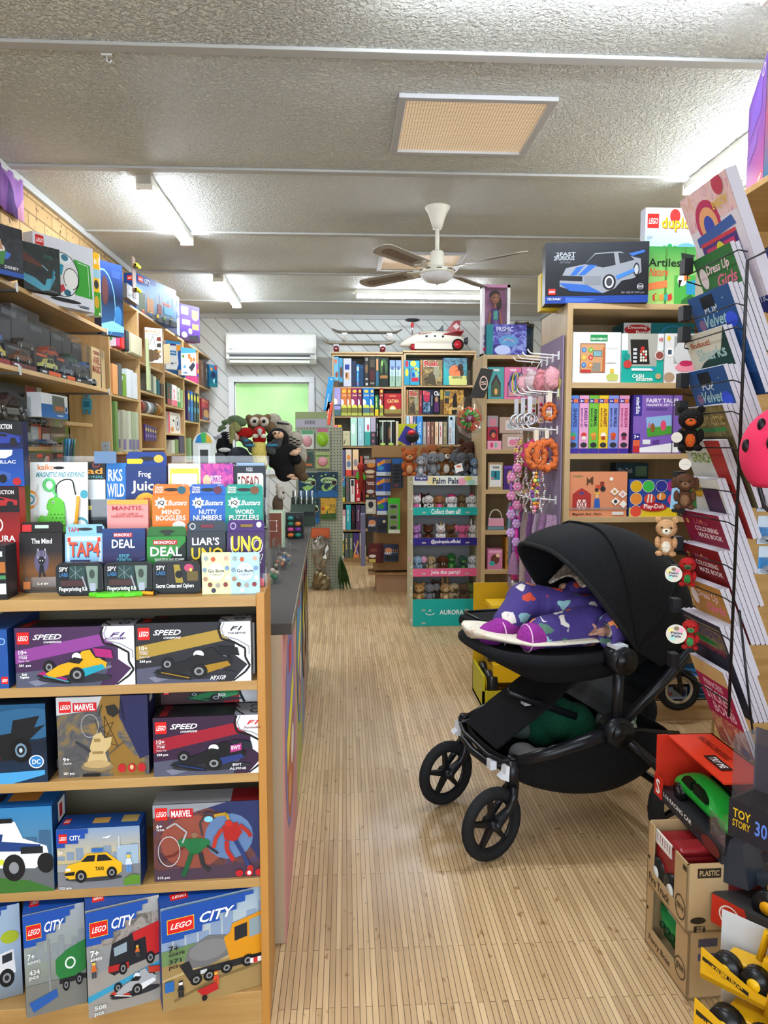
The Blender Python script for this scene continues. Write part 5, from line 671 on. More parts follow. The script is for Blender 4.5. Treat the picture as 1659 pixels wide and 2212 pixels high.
# ================= BACK WALL STOCK =================
Q1=(0,BY-.006)
def bk(rows,zz,suf,Qx=Q1):
 for ri,(yb,items)in enumerate(rows):row(Qx,0,zz[ri],yb,suf[ri],items,d=.24)
G=lambda a,b,c:('r',0,a,1,b,c)
cat=lambda c,m,s=None:[('e',.5,.12,.32,.06,'#d8b840'),('t',.12,.24,.88,.3,'CATAN','#e8d0a8'),('e',.05,.52,.42,.12,'#ece6f0'),('e',.5,.72,.5,.12,'#c8cc50'),('r',0,.72,1,1,m),('r',0,.9,1,1,'#a8b04c')]
bk([(835,[(721.5,732,771,'pale blue game box with orange balloons','#6aa8c4',[('e',.4,.15,.3,.08,'#c8704a'),('e',.6,.6,.3,.1,'#8a4a3c'),G(.8,1,'#5c4a3c')]),(732,741,773,'sea blue game box side with brown ship','#4a90b4',[('e',.6,.5,.35,.2,'#5c3c2c'),G(.85,1,'#3c3428')]),(742,759.5,774,'pale grey game box with blue sail picture','#b8bcc8',[('r',.18,.22,.76,.4,'#2c3c8a'),('r',.2,.5,.74,.76,'#c09a6a'),('e',.4,.6,.12,.1,'#6a3c28')]),(759.5,770,780,'dark navy game box corner','#26304a',()),(770.5,776,787,'blue aquarium game box','#2c7cc8',[('r',0,.1,1,.3,'#a8c8dc'),('v',.3,.4,.8,.8,'Aqua','#8ad0e8'),('e',.4,.88,.3,.06,'#c85a5a')]),(776,786,788,'deep blue game box side','#1c3c5c',[G(.1,.12,'#3a6a8c')]),
 (787,797,771,'dark game box with gold emblem spine','#2c2a2c',[('r',.3,.04,.8,.14,'#8a8c80'),('e',.5,.4,.3,.16,'#7c603c'),('t',.2,.72,.8,.78,'III','#c8c4b8'),('r',.3,.88,.8,.96,'#c0c0b8')]),(797.5,811,771,'black and maroon castle game box','#26221f',[('n' and 'r',.1,.1,.9,.35,'#4a4434'),('r',.1,.45,.9,.8,'#4a1e22'),('t',.2,.86,.9,.92,'DEAL','#b0a890')]),(811.5,819,772,'teal edged game box spine','#2c4c4c',[('r',.2,.06,.8,.45,'#c88a5c'),('r',.1,.5,.9,.95,'#2a5a74')]),(819.2,839.5,772,'dark green haunted house game box','#17231c',[('e',.5,.35,.4,.3,'#3a5c34'),('p',[(.3,.6),(.4,.25),(.5,.15),(.6,.3),(.7,.6)],'#0f1512'),('e',.3,.2,.1,.1,'#8ab45a'),('r',.1,.62,.9,.72,'#9a6a38')]),
 (842,854,778,'pale blue forest game box, left of a pair','#a8c4cc',[G(0,.3,'#8098c8'),G(.6,1,'#8aa890'),('e',.5,.3,.3,.08,'#5a6a90'),('v',.35,.42,.65,.8,'PARK','#5a6a7a')]),(855,867,778,'pale blue forest game box, right of a pair','#a8c4cc',[G(0,.3,'#8098c8'),G(.6,1,'#8aa890'),('e',.5,.3,.3,.08,'#5a6a90'),('v',.35,.42,.65,.8,'PARK','#5a6a7a')])]),
  (898,[(722,736.5,838,'lilac game box with white moon','#9a92c8',[('e',.1,.5,.4,.12,'#ecebf4'),('v',.5,.25,.8,.55,'SAGA','#c8a090'),G(.6,.65,'#3c5c6c'),G(.78,1,'#4a6a70')]),(737,750,838,'orange hill game box','#c8703a',cat(0,'#7c7a34')),(750.5,759,838,'thin orange hill game box','#c06a38',cat(0,'#7a7834')),(759.5,773,838,'magenta hill game box','#8a2c58',cat(0,'#6c6a34')),(773.5,782,838,'thin plum hill game box','#742a50',cat(0,'#6a6834')),(784,799,838,'blue hill game box','#1f74b8',cat(0,'#4a6a74')),(799.5,808.5,838,'thin blue hill game box','#1f70b0',cat(0,'#6a6444')),(810,818,854,'short green and yellow dice game box','#2c7a4a',[G(.68,1,'#d8b820'),('v',.25,.1,.75,.6,'Camel','#e0d878')]),(820,828.5,838,'thin dark red hill game box','#8c2c2c',cat(0,'#7c8040')),(830,867,850,'large red sunrise game box facing out','#a8242c',[('t',.3,.08,.68,.15,'CATAN','#e8b070'),('r',0,.18,1,.19,'#6c141c'),('t',.18,.26,.84,.42,'CATAN','#f0c880'),('o',.5,.72,.2,.18,'#e8c040',.8),('e',.5,.72,.15,.13,'#e8f0dc'),('p',[(0,.68),(.5,.72),(1,.68),(1,1),(0,1)],'#8a7c3c'),('r',0,.9,1,1,'#5c3c20')])]),
  (963,[(721,729.5,918,'pink book-like game box','#d87878',()),(730,738.5,918,'yellow pear game box','#d8b030',[('e',.5,.9,.3,.06,'#7a3c1c')]),(741,756.5,931,'small cream game box with a black bird','#bcb690',[('p',[(.1,.85),(.3,.55),(.36,.6),(.2,.9)],'#26262a'),('r',.3,.2,.7,.24,'#8a8468')]),(757.6,771.8,902,'glossy pale green game box','#b0dcc8',[('e',.4,.4,.3,.2,'#d8f0e4')]),(773,786.5,902,'glossy pale blue game box','#9ac4cc',[('v',.3,.3,.6,.8,'NAMES','#d8ecf0')]),(787.6,800.6,902,'white and teal bird game box','#cfe4e4',[G(.5,1,'#3a9a94'),('e',.6,.35,.2,.12,'#c85a70')]),(801,812,902,'lilac and charcoal flower game box','#a8a0b4',[G(.5,1,'#3c3840'),('e',.5,.62,.25,.05,'#b07080'),('e',.5,.84,.25,.05,'#a06070')]),(813,817.5,903,'thin black game box','#1c1c1e',spine('ABC')),(818.6,835.5,908,'black boxed light toy with white tube, left half','#191a16',[('r',.46,.04,.56,.94,'#e8f4e8'),G(0,.05,'#c8d4b8'),('e',.5,.93,.35,.05,'#a8c860'),('e',.3,.5,.1,.3,'#6a8a6c')]),(836,853.7,908,'black boxed light toy with white tube, right half','#191a16',[('r',.46,.04,.56,.94,'#e8f4e8'),G(0,.05,'#c8d4b8'),('e',.5,.93,.35,.05,'#a8c860'),('e',.3,.5,.1,.25,'#8a5c3c')]),(855,861,910,'beige thin game box','#c8b89a',())]),
  (1023,[(734,745.5,972,'violet and grey game box','#5c5480',[('v',.3,.1,.7,.9,'GAME','#a8b0d0')]),(747,760,971,'white and orange pattern game box','#d8c8b4',[('e',.5,.3,.3,.1,'#e08a3c'),('e',.5,.55,.35,.12,'#6a7a94'),G(.78,1,'#d84a3c')]),(762,775,971,'cream and mauve game box','#e8c49a',[('e',.5,.5,.35,.14,'#8c8890'),G(.78,1,'#9a3c5c')]),(778,784,985,'small red card box','#b8503c',()),(786,798,985,'grey tin card box','#8a8a86',())]),
  (1083,[(728,735,1030,'green game box','#2c7a58',()),(736,745.5,1029,'blue, green and yellow brick game box','#3a88c4',lego(.2,.06,.6,.12)+[G(.4,.8,'#3c6c4a'),G(.82,1,'#e0c820')]),(747,755.5,1031,'grey crime game box','#5c6260',spine('MAFIA','#b83c4c')),(757,766.5,1035,'white tile game box with red lettering','#e4e2da',spine('Qwirkle','#b8242c')+[('r',.2,.04,.8,.3,'#24242a')]),(768,779.5,1035,'red word game box','#c0202c',spine('Scatter','#f0d8d8')+[('r',.3,.82,.8,.95,'#e8c8c8')]),(783,789,1040,'dark red game box','#701820',()),(790,797,1042,'mustard card box','#b89a4c',())]),
  (1144,[(729,736,1108,'white game box with blue mark','#dcd8d4',[('p',[(.2,.9),(.5,.7),(.8,.9)],'#2a4aa0')]),(737,747,1102,'pink and white game box','#e0a8a8',[G(.3,1,'#f0e4e2')]),(748,758.5,1091,'tall teal game box','#3ab0bc',spine('CODES')),(760,767,1092,'black game box with red title','#26242c',spine('CODE','#b82830')),(769,779,1091,'plum game box','#54385c',spine('Rummy','#d8c8d8')),(780,790,1092,'slate game box','#4a5266',[('l',[(.2,.8),(.8,.3)],.03,'#a8b0c0')])]),
  (1204,[(735,744,1152,'white game box with green and yellow arc','#e4e4dc',[('e',1,.6,.5,.32,'#5a7a30'),('e',1,.6,.36,.2,'#d8b83a')]),(745,754,1152,'grey game box with yellow title','#5a6468',spine('Azul','#e0d060')),(755,762.5,1152,'moss green word game box','#5c7454',spine('BANANA')),(763.5,776,1152,'violet and orange striped game box','#4c3c84',[('l',[(0,.9),(1,.3)],.12,'#d8a860'),('l',[(0,.4),(1,.9)],.06,'#c8b8d8'),G(.85,1,'#e08a50')]),(777,784,1152,'glossy gold and white game box','#d0b890',[G(0,.5,'#e8e4dc')]),(785,791,1180,'pale patterned small box','#c8c098',[('e',.5,.5,.3,.2,'#4a5a8a')])])],
  bzs,[', top shelf of the left back bookcase',', second shelf of the left back bookcase',', third shelf of the left back bookcase',', fourth shelf of the left back bookcase',', fifth shelf of the left back bookcase',', sixth shelf of the left back bookcase',', bottom shelf of the left back bookcase'])
risk=lambda s='RISK':[('r',0,.26,1,1,'n#3a3424#6c5c3c#a89060'),('e',.7,.5,.16,.3,'#8c8a70'),('p',[(.1,.95),(.4,.5),(.6,.6),(.7,1)],'#4a4030'),('t',.05,.02,.82,.28,s,'#f0e8e0'),('t',.07,.04,.8,.26,s,'#b02028')]
bk([(832,[(873,885,778,'turquoise game box spine with yellow splash','#2a88a8',[('e',.5,.15,.3,.14,'#a8283c'),('e',.5,.5,.3,.16,'#e0c030')]),(885.5,906.5,779,'turquoise machine game box facing out','#2c94b4',[('e',.35,.12,.3,.12,'#e8d04c'),('l',[(.1,.9),(.1,.34),(.6,.34)],.03,'#7a3c6c'),('t',.48,.24,1,.68,'Mo\nTr','#e8d820'),('e',.35,.58,.14,.1,'#1c4a9c'),('r',.2,.7,.9,.86,'#b8243c')]),(908,912.5,777,'tan spine of the upper battle game','#a88458',spine('RISK','#b83028')),(913,956,777,'battle map game box with red title, top shelf','#7c6a48',risk('Risk')),(957.5,1009,773,'colourful game box with a giant dark insect','#5c7c90',[('r',0,0,1,1,'n#2c3c58#5a8090#3a98a0'),('e',.5,.5,.26,.24,'#e0784c'),('r',.2,.66,1,1,'#c8c878'),('e',.72,.35,.12,.14,'#3a2824'),('e',.78,.55,.08,.12,'#4a2c1c'),('l',[(.72,.35),(.5,.3)],.02,'#2a1c18'),('l',[(.72,.4),(.5,.5)],.02,'#2a1c18'),('l',[(.78,.4),(.96,.5),(.98,.8)],.02,'#2a1c18'),('p',[(0,.2),(.2,.5),(.26,1),(0,1)],'#3aa0a4'),('t',.36,.66,.8,.76,'ANANSI','#2c343c'),('t',.06,.05,.3,.12,'HD','#5a6c94')])]),
  (895,[(878,882,842,'tan spine of the lower battle game','#a88458',spine('RISK','#b83028')),(882.5,905.5,842,'battle map game box with cut title, second shelf','#7c6a48',risk('Ris')),(906,912,843,'dark red game spine beside the battle map','#7c2430',spine('CLUE','#d88a80')),(913,930.5,843,'dark blue battle game box','#2a3850',[('e',.5,.3,.4,.2,'#a82c48'),('r',.05,.5,.95,.9,'n#1c2434#4a7090#88a0b0'),('t',.05,.02,.95,.2,'Ris','#d85a54')]),(931,935.5,843,'navy spine with white title','#1c2440',spine('Cluedo')),(936,950,843,'black mystery game box with man in purple','#17161c',[('t',.1,.04,.95,.22,'Clu','#e8e8ec'),('e',.5,.38,.24,.12,'#a87c60'),('p',[(.2,.5),(.8,.5),(.9,.9),(.1,.9)],'#4c2458')]),(951,957,842,'yellow and brown game spine','#a89440',[G(.4,1,'#5c4028')]),(958.5,1002,842,'golden detective game box with dark caped figure','#b8843c',[('r',0,0,1,1,'n#4c3820#a87c38#d8a850'),('p',[(.4,1),(.46,.3),(.55,.08),(.64,.2),(.7,1)],'#1f1712'),('r',.04,.06,.3,.26,'#3c5c60'),('r',.04,.34,.26,.56,'#34302c'),('t',.1,.68,.7,.82,'Scotland','#e8c878')])]),
  (960,[(877.5,884,899,'glossy pale blue tall game box','#a0c4d0',()),(885,892,899,'tall white and pink game box','#d8b8bc',spine('Train','#7a3c4c')),(893,899,899,'tall slate game box','#5a6484',spine('Sky')),(900,913,899,'tall sky blue train game box','#3a84c8',spine('TICKET','#c8e0f0')+[('e',.4,.86,.3,.1,'#8ac0e8')]),(914,921,911,'short grey and tan game box','#9a9490',spine('Isle','#d8d8d0')),(922,930,911,'short dusty rose game box','#9a6c68',spine('Rose')),(931,938,911,'short brown map game box','#7c5444',spine('MAPS','#e0c8a0')),(939.5,947,911,'short cream and orange game box','#d8c0a0',spine('Tour','#c86a34')),(948.5,956,911,'short white and red game box','#d4c4bc',spine('Maze','#b83044')),(957.5,966,911,'short olive game box','#8a8464',spine('Farm','#d8d0b0')),(969,983,898,'tall white train ride game box with red lettering','#b8ccd8',[('e',.4,.1,.22,.06,'#1c2c3c'),('v',.12,.4,.4,.95,'TICKET TO RIDE','#a82c24'),('v',.65,.1,.8,.95,'EUROPE','#2c3440')]),(984,991,900,'tall near-black game box','#3c3430',())]),
  (1023,[(878,884,975,'brown box behind the plush stand','#6a5444',())])],
  zs2,[', top shelf of the right back bookcase',', second shelf of the right back bookcase',', third shelf of the right back bookcase',', right back bookcase'])
for lab,x,yt,yb,c,tx in(('long blue game box leaning beside the left back bookcase',703,814,886,'#2a8ac4','Carcassonne'),('long red game box leaning below the blue one',704,868,916,'#d8503c','Sequence')):
 p=onY(x-4,yb,BY-.02);h_=(yb-yt)/F*BY;o=carton('board_game_box',lab,'board game',(p.x,BY-.02,p.z),0,.062,.25,h_,c,[('v',.35,.5 if h_>.3 else.3,.6,.9,tx,'#e8e0d8'),('r',.4,.05,.7,.09,'#c8dce8')],ry=R(9))
p=onY(706,965,BY-.02);carton('board_game_box','narrow yellow and orange box beneath the leaning red game','board game',(p.x+.03,BY-.02,FZ+.45),0,.05,.2,p.z-FZ-.45+.2,'#c8a050',[('r',0,.0,1,.1,'#e08a50')])
# skateboards on the back bookcase
def skateboard(lab,x0,x1,py,wc,up,Yb,zb,L):
 p=onY((x0+x1)/2,py,Yb);t=thing('skateboard',lab,'skateboard',(p.x,Yb,zb))
 n=14;pts=[]
 for i in range(n+1):
  u=-1+2*i/n;k=max(0,abs(u)-.72)/.28;pts.append((u*L/2,.075*(1-max(0,abs(u)-.85)**2*28),.085+.035*k*k+.0))
 vs=[(x,s_*y,z+dz)for x,y,z in pts for dz in(0,.012)for s_ in(-1,1)];b=MB()
 b.add(vs,[(4*i+a,4*i+b_,4*(i+1)+b_,4*(i+1)+a)for i in range(n)for a,b_ in((0,1),(3,2),(2,0),(1,3))]+[(0,2,3,1),(4*n,4*n+1,4*n+3,4*n+2)],up,True);b.build('deck',t)
 for x in(-L*.32,L*.32):
  tr=MB().box(x-.03,-.03,.062,x+.03,.03,.085,'x#c8ccd0').cyl((x,-.06,.04),(x,.06,.04),.009,'x#c8ccd0').prism([(x-.02,-.012,.07),(x+.02,-.012,.07),(x+.006,-.012,.035),(x-.006,-.012,.035)],(0,.024,0),'x#b8bcc0').build('truck',t)
  for y in(-.075,.045):MB().cyl((x,y,.03),(x,y+.03,.03),.03,wc,18).cyl((x,y-.001,.03),(x,y+.031,.03),.01,'x#d0d0d0',10).build('wheel',tr)
 return t
zt=onY(790,765,BY).z+.024
skateboard('lower skateboard with dark red wheels on the back bookcase',699,854,740,'b#6e1c20','#8e8674',BY+.04,zt,.8)
t=skateboard('upper skateboard with pale wheels stacked on the red-wheeled one',716,870,720,'b#c8c4bc','#7c7468',BY+.1,zt+.135,.78)
# moon rocket ride-on
p0=onY(862,752,BY);L=onY(1003,740,BY).x-p0.x;zr=onY(950,762,BY).z+.024
t=thing('rocket_ride_on','cream tin rocket ride-on toy with red fins and steering wheel','ride-on toy',(p0.x,BY+.1,zr))
prof=[(0,.05,.012),(.06,.062,.04),(.18,.088,.085),(.34,.115,.115),(.5,.125,.125),(.75,.12,.118),(.92,.11,.1),(1,.1,.085)]
rings=[[(u*L,math.cos(a)*ry*.8,zc+.02+math.sin(a)*ry*.75)for a in[k*math.pi/8 for k in range(16)]]for u,zc,ry in prof]
MB().loft(rings,'b#cfcabb').build('body',t)
b=MB();b.box(L*.24,-.085,.02,L*.86,.085,.08,'b#c4bfb0');b.build('skirt',t)
for x in(.42,.55,.67):MB().lathe([(0,0),(.02,0),(.02,.006),(0,.006)],'#e0e0dc',16,T=TF((x*L,-.09,.155),0,R(90))).lathe([(0,.006),(.013,.006),(.013,.008),(0,.008)],'#26262a',14,T=TF((x*L,-.09,.155),0,R(90))).build('porthole',t)
MB().art(TF((L*.3,-.085,.175)),.15,.022,[('t',0,0,1,1,'MOON ROCKET','#7c2024')]).build('lettering',t)
MB().prism([(L*.7,0,.2),(L*.86,0,.34),(L*.96,0,.345),(L*.94,0,.18)],(0,.012,0),'b#8c1f28').build('tail_fin',t);MB().art(TF((L*.84,-.001,.24)),.08,.08,[('o',.5,.5,.45,.2,'#e8e4dc',.7),('o',.5,.5,.2,.45,'#e8e4dc',.7),('e',.5,.5,.1,.1,'#e8e4dc')]).build('atom_emblem',t)
for s_ in(-1,1):MB().prism([(L*.66,s_*.08,.17),(L*.94,s_*.08,.16),(L*.98,s_*.17,.2),(L*.86,s_*.17,.2)],(0,0,.01),'b#8c1f28').build('side_fin',t)
for x,y in((.235,-.06),(.9,-.11),(.9,.09)):w_=MB().cyl((x*L,y,.045 if x<.5 else.065),(x*L,y+.03,.045 if x<.5 else.065),.045 if x<.5 else.065,'b#23211f' if x>.5 else 'b#7c1c22',22).build('wheel',t);MB().cyl((x*L,y-.003,.045 if x<.5 else.065),(x*L,y,.045 if x<.5 else.065),.03 if x<.5 else.045,'b#a02028',20).build('hub_cap',w_)
MB().lathe([(.02,0),(.03,.02),(.045,.05),(.03,.05),(0,.03)],'b#3a3c42',16,T=TF((L,0,.12),0,0,R(90))).build('thruster',t)
MB().cyl((L*.215,0,.16),(L*.215,0,.34),.008,'x#b0a0a0').build('steering_column',t);MB().tube([(L*.215+.075*math.cos(k*.3927),.075*math.sin(k*.3927),.345)for k in range(16)],.008,'b#2a2a2c',8,closed=True).box(L*.215-.07,-.006,.34,L*.215+.07,.006,.348,'b#2a2a2c').build('steering_wheel',t);MB().sph((L*.215,0,.29),(.02,.02,.03),'b#c03a3c').build('ornament',t)
MB().prism([(L*.52,-.05,.22),(L*.62,-.05,.235),(L*.68,-.05,.29),(L*.69,-.05,.22)],(0,.1,0),'b#2c3440').build('seat',t,bevel=.008)
# ================= PLUSH TOYS =================
def plush(lab,loc,h,c,c2=None,ear='round',rz=0,ec=None,belly=None,group=None,extra=None,name='plush_toy'):
 """sitting plush: body with limbs is the root mesh, head, ears, muzzle, eyes are parts"""
 c2=c2 or c;s=h;K_=lambda q:q if q[0]!='#' else 'k'+q;c=K_(c);c2=K_(c2);ec=K_(ec)if ec else c
 b=MB().sph((0,0,.24*s),(.2*s,.17*s,.24*s),c)
 for sg in(-1,1):b.sph((sg*.19*s,-.1*s,.33*s),(.07*s,.09*s,.14*s),c).sph((sg*.15*s,-.17*s,.07*s),(.09*s,.12*s,.07*s),c)
 o=b.build(name);o.location=loc;o.rotation_euler=(0,0,rz);tag(o,lab,'plush toy',group)
 if belly:MB().sph((0,-.06*s,.23*s),(.14*s,.13*s,.17*s),K_(belly)).build('belly',o)
 hd=MB().sph((0,-.02*s,.66*s),(.25*s,.22*s,.22*s),c2 if ear=='mask' else c).build('head',o)
 for sg in(-1,1):
  e=MB()
  if ear=='round':e.sph((sg*.19*s,0,.86*s),(.08*s,.04*s,.08*s),ec)
  elif ear=='long':e.sph((sg*.11*s,.02*s,1.0*s),(.055*s,.035*s,.2*s),ec)
  elif ear=='flop':e.sph((sg*.25*s,0,.62*s),(.07*s,.06*s,.17*s),ec)
  elif ear=='big':e.sph((sg*.31*s,.02*s,.7*s),(.16*s,.035*s,.17*s),ec)
  elif ear=='point':e.lathe([(.085*s,0),(.06*s,.08*s),(.0,.19*s)],ec,10,T=TF((sg*.15*s,0,.8*s),0,0,sg*.25))
  elif ear=='none':continue
  else:e.sph((sg*.18*s,0,.85*s),(.07*s,.04*s,.07*s),ec)
  e.build('ear',hd)
 MB().sph((0,-.2*s,.6*s),(.11*s,.09*s,.08*s),c2).build('muzzle',hd);MB().sph((0,-.285*s,.63*s),(.032*s,.02*s,.022*s),'b#26201e').build('nose',hd)
 for sg in(-1,1):MB().sph((sg*.1*s,-.212*s,.69*s),.026*s,'b#101012',n=8,k=6).build('eye',hd)
 if extra=='horn':MB().lathe([(.035*s,0),(0,.2*s)],'b#e0c060',8,T=TF((0,-.08*s,.85*s))).build('horn',hd)
 if extra=='trunk':MB().tube([(0,-.2*s,.6*s),(0,-.33*s,.5*s),(0,-.33*s,.36*s)],[.06*s,.045*s,.035*s],c,10).build('trunk',hd)
 if extra=='beak':MB().sph((0,-.3*s,.6*s),(.1*s,.12*s,.03*s),K_('#3a3430')).build('bill',hd)
 if extra=='hat':MB().sph((0,0,.84*s),(.22*s,.19*s,.09*s),K_('#c8306c')).build('hat',hd)
 if extra=='crown':MB().lathe([(.09*s,0),(.11*s,.1*s)],'b#c03a5c',8,T=TF((0,0,.85*s))).build('crown',hd)
 if extra=='tusk':
  for sg in(-1,1):MB().lathe([(.02*s,0),(.005*s,-.14*s)],'b#f0ece0',8,T=TF((sg*.05*s,-.26*s,.56*s))).build('tusk',hd)
 if extra=='dress':MB().lathe([(.12*s,.45*s),(.24*s,.1*s),(.26*s,.02*s)],'k#d86a9c',16,T=TF((0,-.03*s,0))).build('dress',o)
 if extra=='spots':
  for a,z_ in((-.12,.3),(.1,.2),(.02,.38)):MB().sph((a*s,-.15*s,z_*s),(.05*s,.04*s,.05*s),'k#1c1c1e').build('spot',o)
 return o
# ---- wheeled plush display ----
PY=5.39;pl=onY(892,1200,PY).x;pr_=onY(1030,1200,PY).x;pw=pr_-pl;Zp=lambda y:onY(960,y,PY).z-FZ
t=thing('plush_display_stand','white cardboard display stand on castors with teal, navy and pink bands','display stand',(pl,PY,FZ))
PWH='m#c6c9cc';PG='m#b9b294'
zb_=Zp(1352);zt_=Zp(1030)
MB().box(-.012,.0,zb_,0,.36,zt_,PG).build('side_panel',t);MB().box(pw,0,zb_,pw+.012,.36,zt_,PG).build('side_panel',t);MB().box(0,.34,zb_,pw,.352,zt_,PWH).build('back_panel',t);MB().box(0,0,zb_,pw,.34,zb_+.012,PWH).build('base_panel',t)
trays=[(1096,1113,'#17a89e','Collect them all!'),(1162,1178,'#2a1f7c','@palmpals.official'),(1228,1245,'#e0608a','Join the party!'),(1294,1352,'#17a89e',None)]
for yt,yb,c,tx in trays:
 z0,z1=Zp(yb),Zp(yt);a=[('r',.14,.55,.2,.75,'#b8b4a8'),('r',.82,.55,.88,.75,'#b8b4a8')]if tx else[('r',.14,.38,.2,.44,'#b8b4a8'),('r',.82,.38,.88,.44,'#b8b4a8'),('r',.14,.86,.2,.92,'#b8b4a8'),('r',.82,.86,.88,.92,'#b8b4a8'),('t',.42,.4,.8,.58,'AURORA','#f4f4f4'),('l',[(.2,.52),(.24,.58),(.3,.58),(.34,.52)],.03,'#f4f4f4'),('l',[(.25,.46),(.27,.38),(.29,.46)],.025,'#f4f4f4')]
 if tx:a.append(('t',.28,.2,.74,.85,tx,'#f4f4f4'))
 MB().box(0,0,z0,pw,.012,z1,'#8a8a80').add([(0,-.0004,z0),(pw,-.0004,z0),(pw,-.0004,z1),(0,-.0004,z1)],[(0,1,2,3)],c).art(TF((0,0,z0)),pw,z1-z0,a).build('tray_front',t)
 MB().box(0,.012,z0+.0,pw,.34,z0+.01,PWH).build('tray_shelf',t)
z0,z1=Zp(1048),Zp(1028);MB().box(0,-.006,z0,pw,.006,z1,'#dfe4dc').art(TF((0,-.006,z0)),pw,z1-z0,[('e',.3,.5,.1,.5,'#e8d8a0'),('e',.75,.6,.07,.4,'#e8a0b8'),('e',.85,.3,.06,.3,'#d8d870'),('e',.9,.7,.06,.3,'#a0d8c8'),('r',.02,.02,.22,.5,'#2a2680'),('t',.04,.1,.2,.42,'Original','#f4f4f4'),('t',.3,.2,.7,.85,'Palm Pals','#1c2c54')]).build('header',t)
MB().box(0,0,z1-.01,pw,.34,z1-.002,PWH).build('top_panel',t)
for x in(.03,pw-.03):
 for y in(.04,.3):MB().cyl((x-.01,y,.026),(x+.01,y,.026),.026,'b#1c1c1e',16).box(x-.012,y-.01,.03,x+.012,y+.01,zb_,'x#808080').build('castor',t)
for yy in(1043,1100,1170,1225,1240,1270,1285,1340):MB().cyl((-.016,-.004,Zp(yy)),(-.012,-.004,Zp(yy)),.012,'b#f0f0ec',12).build('fastener',t)
rows_=[(1113,[('white unicorn plush with pink ears and dress, first tray',899,'#e6e0e2',None,'point','dress'),('brown pony plush with a dark nose, first tray',917,'#5c3a24',None,'point',None),('white and black spotted cow plush in front of the pony',925,'#e2e0dc','#e8d8d0','flop','spots'),('light brown deer plush in a pink dress, first tray',947,'#9a6a44','#a87c58','flop','dress'),('white poodle plush with magenta hat, first tray',974,'#ebe6e6',None,'flop','hat'),('tan puppy plush with lilac body at the back of the first tray',996,'#9a7c58',None,'flop',None),('white curly plush with red crown, right of the first tray',1018,'#e6e4e2',None,'flop','crown')]),
  (1178,[('lilac dragon plush with tiny smile, second tray',899,'#b07ab8','#c890cc','point',None),('dark brown bear plush, second tray',925,'#4f2c1a','#6a4028','round',None),('white unicorn plush, second tray',951,'#e4dedc','#d8b8b8','point','horn'),('brown capybara plush, second tray',973,'#6a4a30','#3a2a20','round',None),('hot pink axolotl plush, second tray',998,'#e0709a',None,'big',None),('white rabbit plush with upright ears, second tray',1022,'#dcdad8','#e8d0d0','long',None)]),
  (1245,[('pale blue elephant plush with pink ears, third tray',902,'#94aec8',None,'big','trunk'),('tan walrus plush with tusks, third tray',931,'#a8916c','#c0ac88','none','tusk'),('brown mammoth plush with tusks, third tray',956,'#5a3018',None,'flop','tusk'),('bright green dinosaur plush, back of the third tray',974,'#3f9a48','#a0c878','none',None),('dark green crocodile-tailed plush with lime belly, third tray',999,'#3a5a4c','#6aa858','none',None),('white snowman plush with orange nose, third tray',1021,'#dcdce0',None,'none',None)]),
  (1310,[('golden bear plush peering over the bottom panel',906,'#b08650','#d0ac78','round',None),('grey koala plush in the bottom tray',928,'#7c7e82',None,'big',None),('brown field mouse plush behind the koala, bottom tray',944,'#7a6658',None,'round',None),('tan kangaroo plush with tall ears, bottom tray',962,'#b08a60','#d8c098','long',None),('small cream sloth plush, bottom tray',981,'#b8a480','#5a4830','none',None),('brown platypus plush, bottom tray',1002,'#6e5240',None,'none','beak'),('olive green crocodile plush at the right of the bottom tray',1020,'#60703c',None,'round',None)])]
for yb,its in rows_:
 for i,(lab,px,c,c2,ear,ex)in enumerate(its):
  bk_='back' in lab or 'behind' in lab or 'pony' in lab and 'in front' not in lab;z=Zp(yb)+.011+FZ;y=PY+(.19 if bk_ else.085);hh=.15 if yb<1300 else.17
  p=onY(px,1200,PY+.06);plush(lab,(p.x*(y/(PY+.06)),y,z),hh,c,c2,ear,R((i*37%30)-15),belly=None if ex in('dress','spots')else c2,extra=ex,ec='#e8a0c0' if 'pink ears' in lab else None)
zt=onY(960,1030,PY).z+.0
for lab,px,yb,hh,c,c2,ear,ex,dy in(('orange-brown orangutan plush at the left of the pile on the plush stand',884,1030,.23,'#a8562a','#c89a70','round',None,.06),('silver grey rabbit plush at the front of the pile on the plush stand',908,1030,.17,'#8f9298','#c8c8cc','flop',None,.05),('grey koala plush with big black nose in the pile on the stand',935,1030,.2,'#74767a','#8a8c90','big',None,.07),('brown and white giraffe plush at the back of the pile',933,1010,.27,'#8a4e28','#c8a888','flop',None,.2),('brown squirrel plush with white muzzle high in the pile',962,1018,.24,'#80562e','#e0d8cc','round',None,.15),('white and black puppy plush in the pile on the stand',985,1030,.17,'#d8d8d4','#e8e8e8','flop','spots',.18),('dark grey elephant plush in the pile on the stand',998,1030,.2,'#5c5e64',None,'big','trunk',.06),('blue-grey dolphin plush at the right end of the pile',1025,1030,.15,'#6a84a0','#c8d4dc','none','beak',.05),('grey wolf plush behind the elephant',977,1015,.22,'#6c6a66','#a8a4a0','point',None,.26),('large dark brown bear plush hanging at the right of the pile',1012,1005,.3,'#46281a','#5c3826','round',None,.22)):
 p=onY(px,1000,PY+dy);plush(lab,(p.x,PY+dy,zt+.002),hh,c,c2,ear,R(px%23-11),belly=c2,extra=ex)
p=onY(985,1022,PY-.02);o=MB().prism([(0,0,0),(.055,0,.02),(.04,0,.075),(-.015,0,.055)],(0,.001,0),'#e8e6e4').art(TF((.005,0,.03)),.03,.025,[('r',0,0,1,.5,'#d85a3c')]).build('swing_tag');o.location=(p.x-.01,PY-.02,p.z);o.location=p;tag(o,'white swing tag with red print in the plush pile','price tag')
